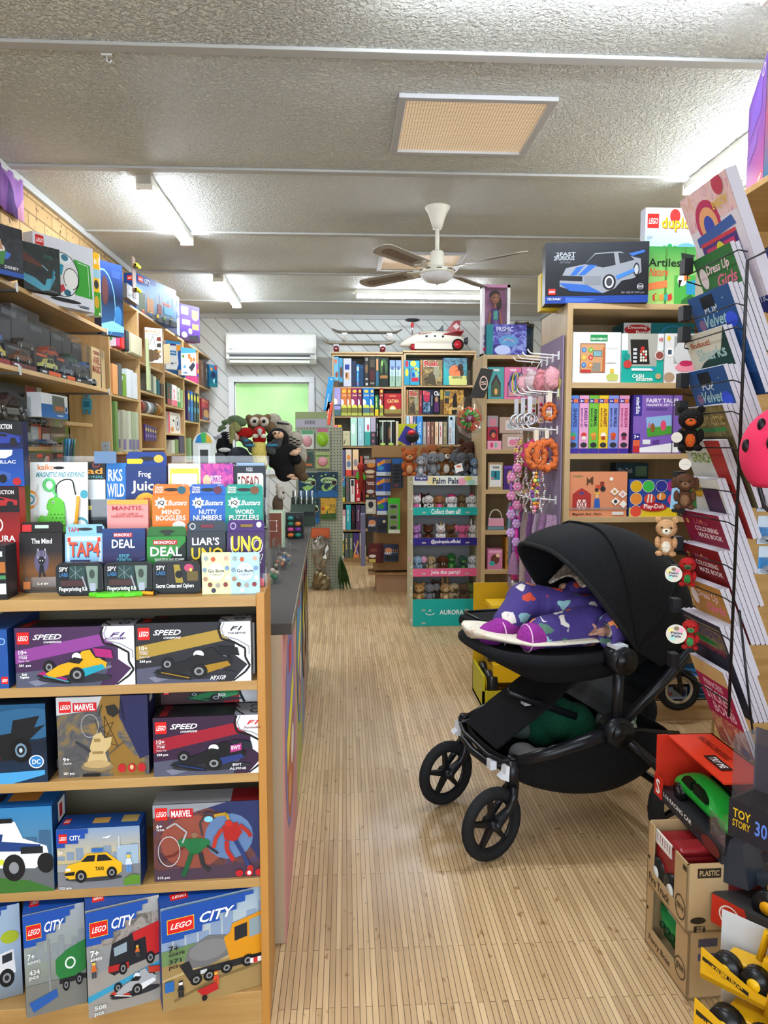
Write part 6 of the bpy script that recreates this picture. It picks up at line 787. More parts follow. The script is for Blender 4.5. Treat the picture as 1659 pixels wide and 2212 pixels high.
# ================= PEGBOARD STAND =================
m_,nt,bs=nm('pegboard');v=node(nt,'ShaderNodeTexVoronoi',Scale=36.0,Randomness=0.0);nt.links.new(coords(nt),v.inputs[0]);r_=ramp(nt,[(.16,'#3c4034'),(.2,'#a2a890')]);nt.links.new(v.outputs[0],r_.inputs[0]);nt.links.new(r_.outputs[0],bs.inputs['Base Color']);PEG=m_
GY=6.95;gl=onY(641,1200,GY).x;gr=onY(741,1200,GY).x;t=thing('pegboard_stand','sage green pegboard stand hung with small toy packs','display stand',(gl,GY,FZ))
MB().box(0,0,.0,gr-gl,.02,onY(700,923,GY).z-FZ,PEG).build('panel',t);MB().box(-.01,-.05,0,gr-gl+.01,.3,.03,'m#8f957c').build('base',t)
Zg=onY(700,890,GY).z;MB().box(0,-.002,onY(700,923,GY).z-FZ,(gr-gl)*.68,.015,Zg-FZ,'#98a878').art(TF((0,-.002,onY(700,923,GY).z-FZ)),(gr-gl)*.68,.14,[('r',.02,.45,.98,1,'#b4b4c4')]+[('r',.3+.028*i,.55,.3+.028*i+(.008 if i%3 else.016),.8,'#26262a')for i in range(12)]).build('sign',t)
def peg(lab,x0,yt,x1,yb,c,art,Y=GY-.035,d=.006,bub=None,name='toy_pack',grp=None):
 o=pxbox(name,lab,'toy pack',x0,yt,x1,yb,(0,Y),0,d,c,art,group=grp)
 if bub:w_=max(v.co.x for v in o.data.vertices);h_=max(v.co.z for v in o.data.vertices);MB().sph((w_*.5,-.0,h_*.42),(w_*.38,.03,h_*.3),bub).build('toy',o)
 return o
peg('white carded pink spiky ball, top left of the pegboard',650,930,678,970,'#d4dcd4',[('r',.05,0,.95,.2,'#5aa878')],bub='b#d8a0a8');peg('green carded yo-yo with blue centre, top right of the pegboard',682,926,712,970,'#a8b8a0',[('r',.1,0,.9,.16,'#c86a90'),('e',.5,.5,.45,.35,'#9ac83a'),('e',.5,.5,.2,.16,'#2a4aa0')],bub='b#8ac030')
peg('dark green blister card, second row of the pegboard',653,976,677,1010,'#3a5a50',[('r',.1,.75,.9,.9,'#c86a3c'),('e',.4,.4,.3,.25,'#5c3a34')]);peg('lime carded pink ball, second row right of the pegboard',682,976,712,1012,'#a8b878',[('r',.05,.2,.95,.3,'#5a8a4a')],bub='b#e0a0a8')
glow=[('r',0,0,1,1,'n#16301c#1c3c54#2c5a8a'),('p',[(0,.75),(.5,.65),(1,.8),(1,1),(0,1)],'#2464a0'),('e',.55,.32,.4,.12,'#b8d89a'),('t',.25,.26,.85,.4,'glow','#18301c'),('p',[(.2,.6),(.5,.5),(.85,.55),(.7,.66),(.4,.74)],'#94c870'),('e',.2,.15,.05,.03,'#a8d88a'),('e',.4,.1,.04,.03,'#a8d88a'),('e',.8,.14,.04,.03,'#a8d88a'),('e',.82,.42,.14,.1,'#2c1a20'),('o',.82,.42,.15,.11,'#c8d8a8',.85)]
peg('dark glow dinosaur pack, left of the glow packs on the pegboard',645,1021,684,1075,'#14281c',glow,d=.03);peg('dark glow stars pack with crescent moon, right of the glow packs',686,1020,730,1074,'#14281c',glow[:5]+[('e',.4,.62,.2,.15,'#94c870'),('e',.47,.58,.16,.12,'#1c3444'),('p',[(.6+(.14 if i%2 else.06)*math.cos(i*.628),.66+(.1 if i%2 else.04)*math.sin(i*.628))for i in range(10)],'#a0d070')]+glow[5:],d=.03)
peg('dark glow pack below the dinosaur glow pack',646,1078,690,1131,'#14281c',glow,d=.03);peg('yellow garden toy pack with leaves, right of the lower glow pack',693,1076,726,1122,'#c8962c',[('r',0,0,1,1,'n#c89a30#d8a83c#6a6a24'),('e',.4,.45,.14,.1,'#e8b820'),('e',.15,.5,.1,.07,'#b8401c'),('p',[(.35,.8),(.42,.5),(.5,.8)],'#2c6a24'),('p',[(0,.75),(1,.7),(1,1),(0,1)],'#3c5c24')])
o=peg('clear bag of crumpled foil with orange header card, foot of the pegboard',672,1141,712,1162,'#c8582c',[('r',.05,.1,.9,.8,'#d0683c')],Y=GY-.05)
def crumple(b,c,r,m,seed=0,n=14,k=10,amp=.35,T=None):
 rnd=random.Random(seed);o0=len(b.v);b.sph(c,r,m,T,n,k)
 for i in range(o0,len(b.v)):
  v=Vector(b.v[i]);cc=(T@Vector(c))if T else Vector(c);b.v[i]=tuple(cc+(v-cc)*(1-amp*rnd.random()))
 for i in range(len(b.sm)):pass
 return b
w_=.2;b=MB();crumple(b,(.09,-.03,-.14),(.1,.05,.17),'x#a8a49a',3);b.sm=[False]*len(b.sm);b.build('foil_toy',o);b=MB();crumple(b,(.09,-.03,-.42),(.1,.05,.13),'x#8a7a58',4);b.sm=[False]*len(b.sm);b.build('foil_toy',o)
MB().box(-.01,-.08,-.56,.2,0,0,'t#e8ecec').build('clear_bag',o)
p=onY(735,1230,GY-.1);t=thing('leaf_toy','long dark green artificial leaves hanging beside the pegboard','artificial leaves',(p.x,GY-.1,p.z))
for k in range(4):MB().loft([[(x+.02*k*u,.0+.01*math.sin(u*3),-u*.25-.05*k*0+.1)for x in()]or[(a*.018*math.sin(math.pi*min(1,u+.05))+.035*k*u,bb*.004+k*.01,.12-u*.34)for a,bb in((-1,0),(0,1),(1,0),(0,-1))]for u in(0,.2,.4,.6,.8,1)],'b#2c4a22').build('leaf',t)
# ================= CARDBOARD STANDEE OF CAR PACKS =================
SY=6.75;KB='m#9c7850';sl=onY(808,1200,SY).x;sr=onY(905,1200,SY).x;t=thing('car_pack_display','brown cardboard floor display hung with toy car packs','display stand',(sl,SY,FZ));zf=lambda y:onY(840,y,SY).z-FZ
MB().box(0,0,zf(1232),sr-sl,.25,zf(985),KB).build('body',t);MB().box(-.02,-.03,zf(988),sr-sl+.05,0,zf(962),'m#b08a5c').build('header_flap',t);MB().box(.02,-.02,0,sr-sl,.25,zf(1238),'m#b38d6c').build('plinth',t);MB().box(-.05,-.05,zf(1240),sr-sl,.26,zf(1236),'m#a8825c').build('base_board',t)
MB().box(-.12,-.02,zf(1222),-.08,.2,zf(1112),'m#7c7c98').build('purple_side_card',t)
hw=lambda c:[('r',0,0,1,1,'#1a4aa8'),('p',[(.05,.3),(.9,.06),(.95,.26),(.1,.46)],'#e8b020'),('t',.1,.18,.9,.34,'HOT','#d83020'),('e',.45,.55,.35,.14,c),('r',0,.78,1,1,'#c8d4dc')]
for lab,x0,yt,x1,yb,c,a,n in(('red carded car packs at the top left of the cardboard display',786,991,812,1026,'#5c1c1c',[('r',.05,.05,.95,.3,'#b8a8a0'),('e',.6,.4,.35,.14,'#d88a2c'),('e',.5,.8,.4,.12,'#d8c8a0')],2),('blue carded car packs with yellow flame logo, top row',813,990,833,1028,'#1a4aa8',hw('#3a90c8'),4),('grey five-car pack on the top right of the cardboard display',847,990,866,1054,'#2c3440',[('r',0,0,1,.18,'#2460a8')]+[('e',.5,.28+.12*i,.4,.045,'#101418')for i in range(5)]+[('i',.3,.88,.7,.95,'F1','#c83030')],2),('dark red car packs, second row of the cardboard display',790,1033,810,1069,'#5a2018',[('t',.1,.2,.9,.4,'REDS','#d8c0b0'),('e',.5,.8,.4,.12,'#c8c4c0')],2),('blue car packs with yellow flame logo, second row',812,1031,832,1070,'#1a4aa8',hw('#26305a'),4),('black and white two-figure pack, third row',790,1074,812,1110,'#c4bfae',[('r',0,0,1,.15,'#26262a'),('e',.5,.45,.25,.2,'#1c1c1e'),('e',.4,.8,.3,.08,'#d8d4c0')],1),('blue car packs with green car, third row',814,1073,834,1112,'#1a4aa8',hw('#2a8a4a'),2),('bright green multi-car pack on the right of the cardboard display',838,1076,864,1152,'#3ac020',[('r',.05,.16,.85,.9,'#8a9080')]+[('e',.45,.24+.15*i,.3,.05,['#2c3c1c','#6aa030'][i%2])for i in range(5)]+[('r',.05,.9,1,1,'#e0e4d0')],1),('white and orange street car pack, fourth row',794,1116,814,1149,'#28304a',[('e',.5,.4,.4,.2,'#d08a5c'),('t',.1,.5,.9,.66,'FAST','#f0f0f0'),('e',.5,.8,.4,.12,'#26262a')],1),('black four-wheel-drive car pack, fourth row',815,1116,836,1151,'#20283c',[('e',.5,.65,.42,.2,'#16161a'),('e',.7,.3,.16,.1,'#c8b898')],1),('dark red film car packs, bottom row of the cardboard display',796,1174,818,1216,'#5a1818',[('e',.5,.35,.35,.1,'#7c3a30'),('e',.4,.65,.35,.08,'#e0dcd8'),('r',.05,.8,.7,.98,'#c8b85a')],3),('street racing car packs, bottom row of the cardboard display',829,1176,849,1213,'#26304c',[('e',.5,.35,.4,.16,'#c8855c'),('t',.1,.44,.9,.6,'FAST','#f0f0f0'),('e',.5,.8,.4,.14,'#1c1c1e')],4)):
 for k in range(n):
  sh=k*(5 if n<4 else 4);o=peg(lab if n==1 else lab+', %s from the front'%['first','second','third','fourth'][k],x0+sh,yt,x1+sh,yb,c,a,Y=SY-.13+.03*k,d=.012,grp=None if n==1 else lab)
t=thing('carrot_toy','hanging red and green plush creature at the left edge of the cardboard display','toy',onY(780,1035,SY-.1));MB().sph((0,0,0),(.03,.03,.12),'k#8a2c1c').sph((0,0,.11),(.035,.035,.04),'k#a8382c').build('body',t);MB().sph((-.03,-.02,.03),(.015,.01,.04),'k#5aa83a').sph((.03,-.02,.03),(.015,.01,.04),'k#5aa83a').build('wings',t)
# yellow tag with boxed helmet hanging above the stand
p=onY(861,960,7.6);o=MB().prism([(0,0,0),(.08,0,0),(.1,0,.1),(.2,0,.21),(0,0,.21)],(0,.004,0),'#bcc020').build('shelf_flag');o.location=p;tag(o,'lime green triangular shelf flag on the back bookcases','sign')
t=thing('boxed_helmet_toy','red, black and violet helmet-shaped toy pack by the lime flag','toy',onY(886,943,7.5));MB().box(-.09,.02,-.09,.05,.05,.08,'#3a3494',T=Matrix.Rotation(.5,4,'Y')).build('card',t);MB().sph((.02,-.02,0),(.07,.06,.065),'b#2c2c32').build('shell',t);MB().sph((.01,-.045,.035),(.04,.045,.03),'b#c02830').build('visor',t)
# hanging bag with spiky ball
p=onY(1014,905,5.0);t=thing('hanging_ball_bag','clear hanging bag with green and red spiky ball under a black header card','toy',p)
MB().prism([(.0,0,.14),(.1,0,.14),(.16,0,.33),(.075,0,.34)],(0,.01,0),'#2a2824').art(TF((.05,0,.18)),.08,.12,[('o',.55,.5,.35,.4,'#d8b8a8',.8),('t',.3,.4,.8,.6,'S','#d8b8a8')]).build('header_card',t)
b=MB();rnd=random.Random(5)
for i in range(70):
 a,z_=rnd.random()*6.283,rnd.uniform(-1,1);q=math.sqrt(1-z_*z_);d=Vector((q*math.cos(a),q*math.sin(a),z_));b.cyl(d*.02,d*.075,.005,['b#38a83a','b#4ac04a','b#c84a3a'][i%3],5,r1=.002)
 b.sph(d*.077,.007,'b#e0583c',n=6,k=4)
b.sph((0,0,0),.035,'b#7a2c4c').build('spiky_ball',t);MB().lathe([(.0,-.13),(.07,-.09),(.1,0),(.08,.08),(.04,.15)],'t#e0e8e8',14).build('clear_bag',t)
MB().tube([(.12,.005,.335),(.125,.1,.36),(r2x-p.x,.3,.36)],.003,'b#e4e4e4',6).build('hanging_arm',t)
# ================= PUPPETS ON THE COUNTER =================
QY=4.1
def blobs(root,part,items,m,rem=.005,Y=QY):
 b=MB()
 for px,py,rx,ry,dy in items:
  p=onY(px,py,Y+dy);s_=(Y+dy)/F;q=p-root.location;b.sph(tuple(q),(rx*s_,min(rx,ry)*s_*.9,ry*s_),m)
 return b.build(part,root,mods=[('REMESH',{'mode':'VOXEL','voxel_size':rem,'use_smooth_shade':True})]if rem else())
def proot(name,lab,px,py,dy=0):return thing(name,lab,'hand puppet',onY(px,py,QY+dy))
t=thing('puppet_stand','dark wire rack on the counter carrying the hand puppets','display rack',onZ(560,1140,-.45));t.location.z=-.45+.0;t.location.y=QY+.12;t.location.x=onY(560,1140,QY+.12).x
MB().cyl((0,0,0),(0,0,.64),.012,'b#202022').box(-.15,-.12,0,.15,.12,.012,'b#202022').build('pole',t)
for k in range(5):MB().cyl((0,0,.25+.09*k),(-.22+.1*k,-.1,.3+.07*k),.005,'b#202022').build('peg',t)
c=proot('chimpanzee_puppet','black chimpanzee puppet with pinkish face and hands',610,1000,-.08);blobs(c,'body',[(600,948,24,24,0),(606,985,26,36,0),(615,1015,22,26,0),(626,975,22,14,.0),(640,992,12,12,-.02),(588,985,14,26,.02),(625,1025,12,12,0)],'k#0f0f10',Y=QY-.08);MB_=blobs(c,'face',[(597,936,9,5,-.08),(604,940,9,8,-.09),(598,942,7,6,-.09)],'b#c49a78',.003,Y=QY-.08)
for k in(594,603):q=onY(k,936,QY-.18)-c.location;MB().sph(tuple(q),.006,'b#0c0c0c',n=8,k=6).build('eye',c)
blobs(c,'hand',[(637,978,9,7,-.05),(645,970,5,3,-.05),(646,975,5,3,-.05),(630,980,5,4,-.05)],'b#c8a284',.003,Y=QY-.08);blobs(c,'foot',[(625,1028,9,5,-.03),(636,1034,8,3,-.03),(632,1027,5,3,-.03)],'b#c09a7c',.003,Y=QY-.08)
c=proot('parrot_puppet','crimson rosella puppet with yellow belly and spread wings',560,960,-.12);blobs(c,'body',[(560,975,17,28,0),(562,1000,17,22,0)],'k#d0bd62',Y=QY-.12);blobs(c,'head',[(560,935,14,14,0),(560,948,15,14,0)],'k#a80f12',Y=QY-.12);blobs(c,'cheeks',[(552,942,7,5,-.04),(569,942,7,5,-.04)],'k#d8d0b8',.003,Y=QY-.12);blobs(c,'beak',[(561,931,6,6,-.05),(561,936,4,5,-.06)],'b#a8a49e',.003,Y=QY-.12)
for sg,pts in((-1,[(545,968,10,12,.02),(535,958,12,9,.02),(527,950,10,7,.02)]),(1,[(585,968,12,14,.0),(597,958,12,12,0),(606,945,6,14,0),(592,978,12,6,0)])):blobs(c,'wing',pts,'k#4a4c4c',Y=QY-.12)
blobs(c,'wing_edge',[(540,962,12,3,-.03),(588,962,14,3,-.03),(532,952,6,3,-.03)],'k#3a7ca0',.003,Y=QY-.12)
c=proot('parrot_puppet','small red parrot puppet looking left behind the rosella',530,935);blobs(c,'head',[(530,935,20,12,0),(522,944,12,10,0)],'k#a81814');blobs(c,'beak',[(511,946,6,8,-.02)],'b#b8a890',.003);MB().sph(tuple(onY(521,943,QY-.07)-c.location),.006,'b#101010',n=8,k=6).build('eye',c)
c=proot('owl_puppet','brown fluffy owl puppet with big round eyes',558,915,.05);blobs(c,'head',[(558,915,24,20,.05),(538,904,8,9,.05),(578,902,8,8,.05),(585,925,12,14,.05)],'k#6e573c')
for k in(550,570):MB().sph(tuple(onY(k,911,QY-.02)-c.location),(.027,.02,.027),'k#c8c0b0').build('eye_disc',c);MB().sph(tuple(onY(k,910,QY-.045)-c.location),.01,'b#14100c',n=8,k=6).build('eye',c)
blobs(c,'beak',[(561,912,3,6,-.05)],'b#7a5a44',.002)
c=proot('crocodile_puppet','green crocodile puppet with open jaws and teeth',495,920,-.05);blobs(c,'upper_jaw',[(508,905,16,8,0),(492,912,14,6,0),(480,924,9,5,0),(474,930,5,4,0),(520,912,14,10,0)],'k#57684a',Y=QY-.05);blobs(c,'lower_jaw',[(502,930,7,20,0),(499,948,5,12,0),(512,920,10,14,0)],'k#8c8a58',Y=QY-.05)
for k in range(7):q=onY(494-k*.0+k*.4,916+k*5,QY-.08)-c.location;MB().lathe([(.004,0),(0,-.016)],'b#e8e4d8',6,T=TF(tuple(q),0,0,1.2)).build('tooth',c)
c=proot('magpie_puppet','black and white magpie puppet with pale beak',480,965);blobs(c,'body',[(485,965,18,26,.02),(487,950,16,18,.02),(482,990,20,16,.02)],'k#141518');blobs(c,'bib',[(485,972,14,5,-.05)],'k#c8c8c8',.003);blobs(c,'beak',[(466,945,8,4,-.01),(474,943,6,5,-.01)],'b#a8acb4',.003);blobs(c,'wing',[(474,985,14,7,-.04),(478,995,16,7,-.04)],'k#3c3e40')
c=proot('speckled_owl_puppet','white and brown speckled owl puppet with striped wing behind the chimpanzee',625,950,.08);blobs(c,'body',[(590,908,18,15,.08),(612,925,20,16,.08),(635,950,20,18,.08),(650,985,14,22,.08)],'k#a39c8c');blobs(c,'tail',[(645,1010,16,22,.06),(655,1030,12,10,.06)],'k#5c4a34')
for k in range(12):MB().sph(tuple(onY(620+(k%4)*8,940+(k//4)*8+(k%4)*4,QY-.0)-c.location),(.012,.01,.004),'k#2e2a24',n=8,k=6).build('speckle',c)
c=proot('grey_bird_puppet','blue-grey speckled bird puppet beneath the crocodile',515,985,-.02);blobs(c,'body',[(515,985,24,20,-.02),(530,995,20,16,-.02)],'k#3a4048')
c=proot('dog_puppet','small white and brown dog puppet below the chimpanzee',605,1065,-.1);blobs(c,'head',[(606,1062,10,12,-.1),(608,1072,9,8,-.12),(600,1050,5,6,-.1)],'k#b8b0a4',.004);MB().sph(tuple(onY(612,1064,QY-.26)-c.location),.006,'b#141414',n=8,k=6).build('nose',c);blobs(c,'body',[(600,1090,12,22,-.1)],'k#5c4a3a',.004)
# ================= COUNTER GOODS =================
CT=-.45
def cz(px,py,yaw=0):return onZ(px,py,CT)
p=cz(581,1183);carton('oversized_card','brown playing card box with pale border standing on the counter','card box',(p.x,p.y,CT+.0005),0,.072,.02,.17,'#a8bea0',[('r',0,.03,.86,1,'#c8d8bc'),('r',0,.08,.8,1,'#7a4434'),('l',[(0,.28),(.5,.28),(.5,.56),(0,.56)],.012,'#d8ccc0'),('e',.5,.28,.05,.02,'#d8ccc0'),('e',.5,.56,.05,.02,'#d8ccc0'),('e',.5,.42,.04,.03,'#d8ccc0')])
p=cz(620,1166);t=thing('eraser_display','small clear box of coloured mushroom erasers on the counter','eraser box',(p.x,p.y,CT));MB().box(-.01,.05,0,.08,.09,.13,'b#2c2e30').build('backing',t)
for r_i,cols in enumerate((('#ee7a30','#2a9480'),('#e0509a','#7a3aa0'),('#2a9070','#e88a3c'),('#2a9a98','#2a2c30'))):
 for k,c_ in enumerate(cols):MB().sph((.016+.036*k,.03,.02+.028*r_i),(.016,.016,.011),'b'+c_).build('eraser',t)
MB().box(-.005,.008,0,.078,.05,.115,'t#e0e8e8').build('clear_front',t)
p=cz(618,1150);t=thing('pen_stand','dark green pen display with a row of silver pens on the counter','pen stand',(p.x,p.y+.3,CT));MB().prism([(0,0,0),(0,.12,0),(0,.12,.16),(0,0,.08)],(.14,0,0),'#2a3c30').build('tray',t)
for k in range(8):MB().cyl((.012+.016*k,.06,.1),(.012+.016*k,.1,.2),.005,'x#b8bcb8' if k%2 else 'b#26302c',8).build('pen',t)
MB().box(.0,-.002,.06,.14,0,.085,'#1c1f20').build('rail',t);p=cz(648,1152);o=MB().prism([(0,0,0),(.03,0,0),(.03,0,.08),(.024,0,.1),(.018,0,.085),(.01,0,.1),(0,0,.07)],(0,.02,0),'#e08a3c').build('orange_card');o.location=(p.x-.01,p.y,CT+.0005);tag(o,'orange jagged-top card pack on the counter edge','card pack')
for i,(px,py,w_,h_,its)in enumerate(((590,1262,.05,.12,'#3a8a5c'),(606,1232,.05,.11,'#c87a58'),(617,1222,.045,.08,'#4a7ac0'))):
 p=cz(px,py);t=thing('clear_bin',['clear acrylic bin of shells nearest the front unit','clear acrylic bin of small wooden toys on the counter','clear acrylic leaflet bin at the counter edge'][i],'acrylic bin',(p.x-.03,p.y,CT),0)
 MB().box(0,0,0,w_,.004,h_*.6,'t#e8f0f0').box(0,.08,0,w_,.084,h_,'t#e8f0f0').box(0,0,0,.003,.084,h_,'t#e8f0f0').box(w_-.003,0,0,w_,.084,h_,'t#e8f0f0').box(0,0,0,w_,.084,.003,'t#e8f0f0').build('bin',t)
 for k in range(5):MB().sph((.012+.006*k,.02+.012*k,.014+.012*(k%3)),(.01,.008,.009),'b'+(its if k%2 else '#c8b8a4'),n=8,k=6).build('trinket',t)
# rainbow-topped easel board
p=onY(441,1000,3.5);zt=onY(441,934,3.5).z;w_=.1;t=thing('drawing_board_display','arched white drawing board toy with rainbow top behind the card rack','toy',(p.x-.05,3.5,CT));H=zt-CT
MB().prism([(0,0,0),(w_,0,0),(w_,0,H-.05)]+[(w_/2+w_/2*math.cos(a*math.pi/8),0,H-.05+.05*math.sin(a*math.pi/8))for a in range(1,8)]+[(0,0,H-.05)],(0,.012,0),'#d8dcd8').art(TF((0,0,H-.16)),w_,.16,[('p',[(.1,.3),(.2,.12),(.35,.04),(.42,.3)],'#2a80c0'),('p',[(.35,.04),(.5,.0),(.62,.03),(.6,.3),(.42,.3)],'#3ab05a'),('p',[(.62,.03),(.8,.12),(.9,.3),(.6,.3)],'#d8b040'),('r',.22,.36,.8,1,'#e8ecec'),('r',.32,.5,.7,1,'#3a3e3c')]).build('board',t)
MB().box(.01,.012,0,w_-.01,.05,.02,'#c8ccc8').build('foot',t)
o=carton('round_hang_card','blue-grey arched hang card behind the blue card game','card game',tuple(U(204,1000,.2)),TU,.05,.004,.028,'#5c7a9c',[('r',0,0,1,1,'#6684a8')]);o.location.z=onP(204,1000,at(.26),TU).z
# ================= RIGHT BOOKCASE STOCK =================
Qr=(0,RY1+.03)
def rb(name,lab,x0,yt,x1,yb,d,base,art=(),z=None,Y=RY1+.03,cat='toy box',th=0,**kw):return pxbox(name,lab,cat,x0,yt,x1,yb,(onY(x0,yb,Y).x,Y),th,d,base,art,z=z,**kw)
rb('toy_register_box','white boxed wooden toy till with coloured number buttons',1236,717,1339,823,.12,'#e2e4e0',[('r',.36,.05,.72,.18,'#1f8a4a'),('t',.38,.11,.7,.16,'DISCOVEROO','#f0f4f0'),('r',.15,.22,.68,.8,'#8a5c44'),('r',.17,.24,.66,.78,'#c8976a'),('r',.42,.36,.61,.48,'#3a3a3c'),('r',.43,.37,.6,.47,'#7aa8b0'),('r',.4,.6,.58,.77,'#8a8478'),('r',.62,.3,.67,.78,'#b8683c')]+[('e',.23+.14*(i%2),.35+.15*(i//2),.05,.05,c)for i,c in enumerate(('#3a80c0','#7ab040','#d8b030','#c84838','#3a78c0','#e08a3c'))]+[('t',.215+.14*(i%2),.33+.15*(i//2),.245+.14*(i%2),.37+.15*(i//2),str(i+2+(i>1)),'#f0f0f0')for i in range(6)]+[('r',.17,.74,.38,.8,'#b8302c'),('t',.7,.3,.95,.33,'Cash Register','#a8b0a8'),('r',.7,.36,.9,.6,'#dcdedc'),('p',[(.7,.86),(.8,.8),(.95,.84),(.94,.95),(.74,.95)],'#b8c060'),('r',.78,.72,.86,.8,'#d8b840'),('o',.9,.08,.04,.04,'#b8c0b8',.85)],zr1[0])
rb('toy_register_box','teal boxed electronic toy till with white keys',1341,720,1431,824,.12,'#dfe6e6',[('r',0,.34,1,1,'#12a294'),('p',[(.14,.0),(.86,0),(.84,.66),(.16,.66)],'#a8a8a0'),('p',[(.2,.12),(.62,.12),(.68,.62),(.24,.62)],'#22201e'),('e',.5,.3,.05,.04,'#b82c2c')]+[('r',.44+.06*(i%3),.34+.06*(i//3),.485+.06*(i%3),.385+.06*(i//3),'#e8e4d8' if i%4 else '#c84038')for i in range(12)]+[('r',.27,.3+.08*i,.36,.35+.08*i,'#c8ccd0')for i in range(4)]+[('r',.24,.7,.76,.75,'#d8e4ec'),('p',[(.7,.7),(.8,.68),(.78,.76)],'#3a90d0'),('t',.26,.82,.54,.9,'CASH','#f0f4f4'),('t',.36,.9,.76,.96,'REGISTER','#f0f4f4'),('e',.14,.62,.1,.08,'#b83a38'),('e',.12,.47,.08,.07,'#1a8a80'),('e',.9,.44,.12,.1,'#d8c8c4'),('e',.9,.44,.09,.075,'#8a4c44'),('t',.88,.08,.98,.16,'HR','#c02838'),('e',.88,.86,.07,.06,'#b8a078')],zr1[0])
rb('toy_box','white toy box with clear dome and pink toy beside the teal till box',1434,720,1500,823,.12,'#d8dadc',[('e',.12,.1,.06,.05,'#e0c030'),('r',.3,.06,1,.6,'#9aa0a2'),('e',.6,.4,.3,.25,'#c8ccce'),('e',.7,.68,.35,.09,'#e08aa0'),('e',.7,.6,.22,.06,'#b82858'),('e',.16,.38,.13,.1,'#e8e8e8'),('r',.1,.33,.22,.42,'#3a5064'),('e',.16,.88,.18,.1,'#a89078'),('t',.5,.86,.9,.95,'COFF','#2c2e34')],zr1[0])
rb('drawing_board_box','red-labelled drawing board box lying behind the teal till',1347,697,1406,722,.15,'#c8ccce',[('e',.5,.6,.48,.45,'#b8242c'),('t',.16,.3,.84,.6,'Drawing','#f4f0ee'),('t',.45,.66,.95,.95,'Board','#f4f0ee')],None,Y=RY1+.2,left=[('r',0,0,1,1,'#0f6a70')])
rb('toy_tray_box','teal tray box with blue handle behind the white dome toy',1407,697,1500,722,.15,'#0e7886',[('o',.5,1.0,.3,.8,'#2a8ac0',.8)],None,Y=RY1+.2)
vb=[('SHAPES',1226,1248,'#5a80c8','#2a2c6c'),('DRESS UP',1250,1270,'#d89ac0','#5c2a7c'),('ANIMAL',1271,1291,'#6cb43c','#1c3c2c'),('ALPHABET',1292,1312,'#e0bc24','#8a3c1c'),('DINO WORLD',1313,1334,'#7c8cd0','#24246c'),('FASHION',1336,1357,'#d890b8','#a8286c')]
for i,(tx,x0,x1,c,tc)in enumerate(vb):
 rb('magnetic_case_box',['blue','pink','green','yellow','periwinkle','rose'][i]+' magnetic play case standing spine out on the right bookcase, %s from left'%['first','second','third','fourth','fifth','sixth'][i],x0,854,x1,978,.3,c,[('r',0,.06,1,.13,'#3a2c8c'),('r',.5,.065,.92,.125,'#d8703c'),('t',.08,.075,.4,.12,'3+','#f4f4f4'),('v',.5,.22,.84,.54,tx,tc),('v',.16,.22,.34,.54,'MAGNETIC ART CASE',tc),('e',.5,.68,.3,.045,['#3aa070','#c83838','#d8903c','#e8e0d0','#c8502c','#3a2430'][i]),('r',.3,.7,.7,.76,['#c84848','#e8d8c8','#c87a2c','#a83a24','#b8442c','#8a2c4c'][i]),('e',.5,.85,.35,.045,'#2c2c34'),('r',0,.91,1,1,'#3a2890')],zr1[1])
rb('magnetic_case_box','large purple fairy tale magnetic case facing out on the right bookcase',1366,853,1470,977,.05,'#4a348c',[('r',0,0,1,1,'#7c5cb4'),('r',0,0,.17,.36,'#3a2c8c'),('v',.05,.04,.13,.32,'mierEdu','#f4f4f4'),('t',.26,.06,.92,.13,'FAIRY TALES','#f4f0f8'),('t',.26,.15,.92,.19,'MAGNETIC ART CASE','#f4f0f8'),('r',.26,.21,.7,.26,'#5c4494'),('p',[(.26,.38),(.78,.34),(.8,.66),(.3,.72)],'#8ab4dc'),('p',[(.28,.56),(.79,.52),(.8,.66),(.3,.72)],'#4a9a38'),('e',.4,.56,.05,.08,'#8a5a34'),('e',.62,.52,.06,.09,'#d84a6c'),('p',[(.3,.55),(.33,.44),(.36,.55)],'#c86a9c'),('p',[(.14,.9),(.95,.8),(.95,.98),(.14,.98)],'#e4e6ee'),('r',.2,.76,.36,.84,'#dfe4e8'),('p',[(.4,.78),(.55,.76),(.54,.82),(.4,.84)],'#5a3c90'),('r',0,.66,.14,.77,'#2c2488'),('t',.02,.68,.12,.74,'3+','#f4f4f4'),('r',0,.77,.14,.87,'#d8603c'),('r',0,.87,.14,.98,'#b82c34'),('r',.8,0,.815,1,'#1c1a24')],zr1[1])
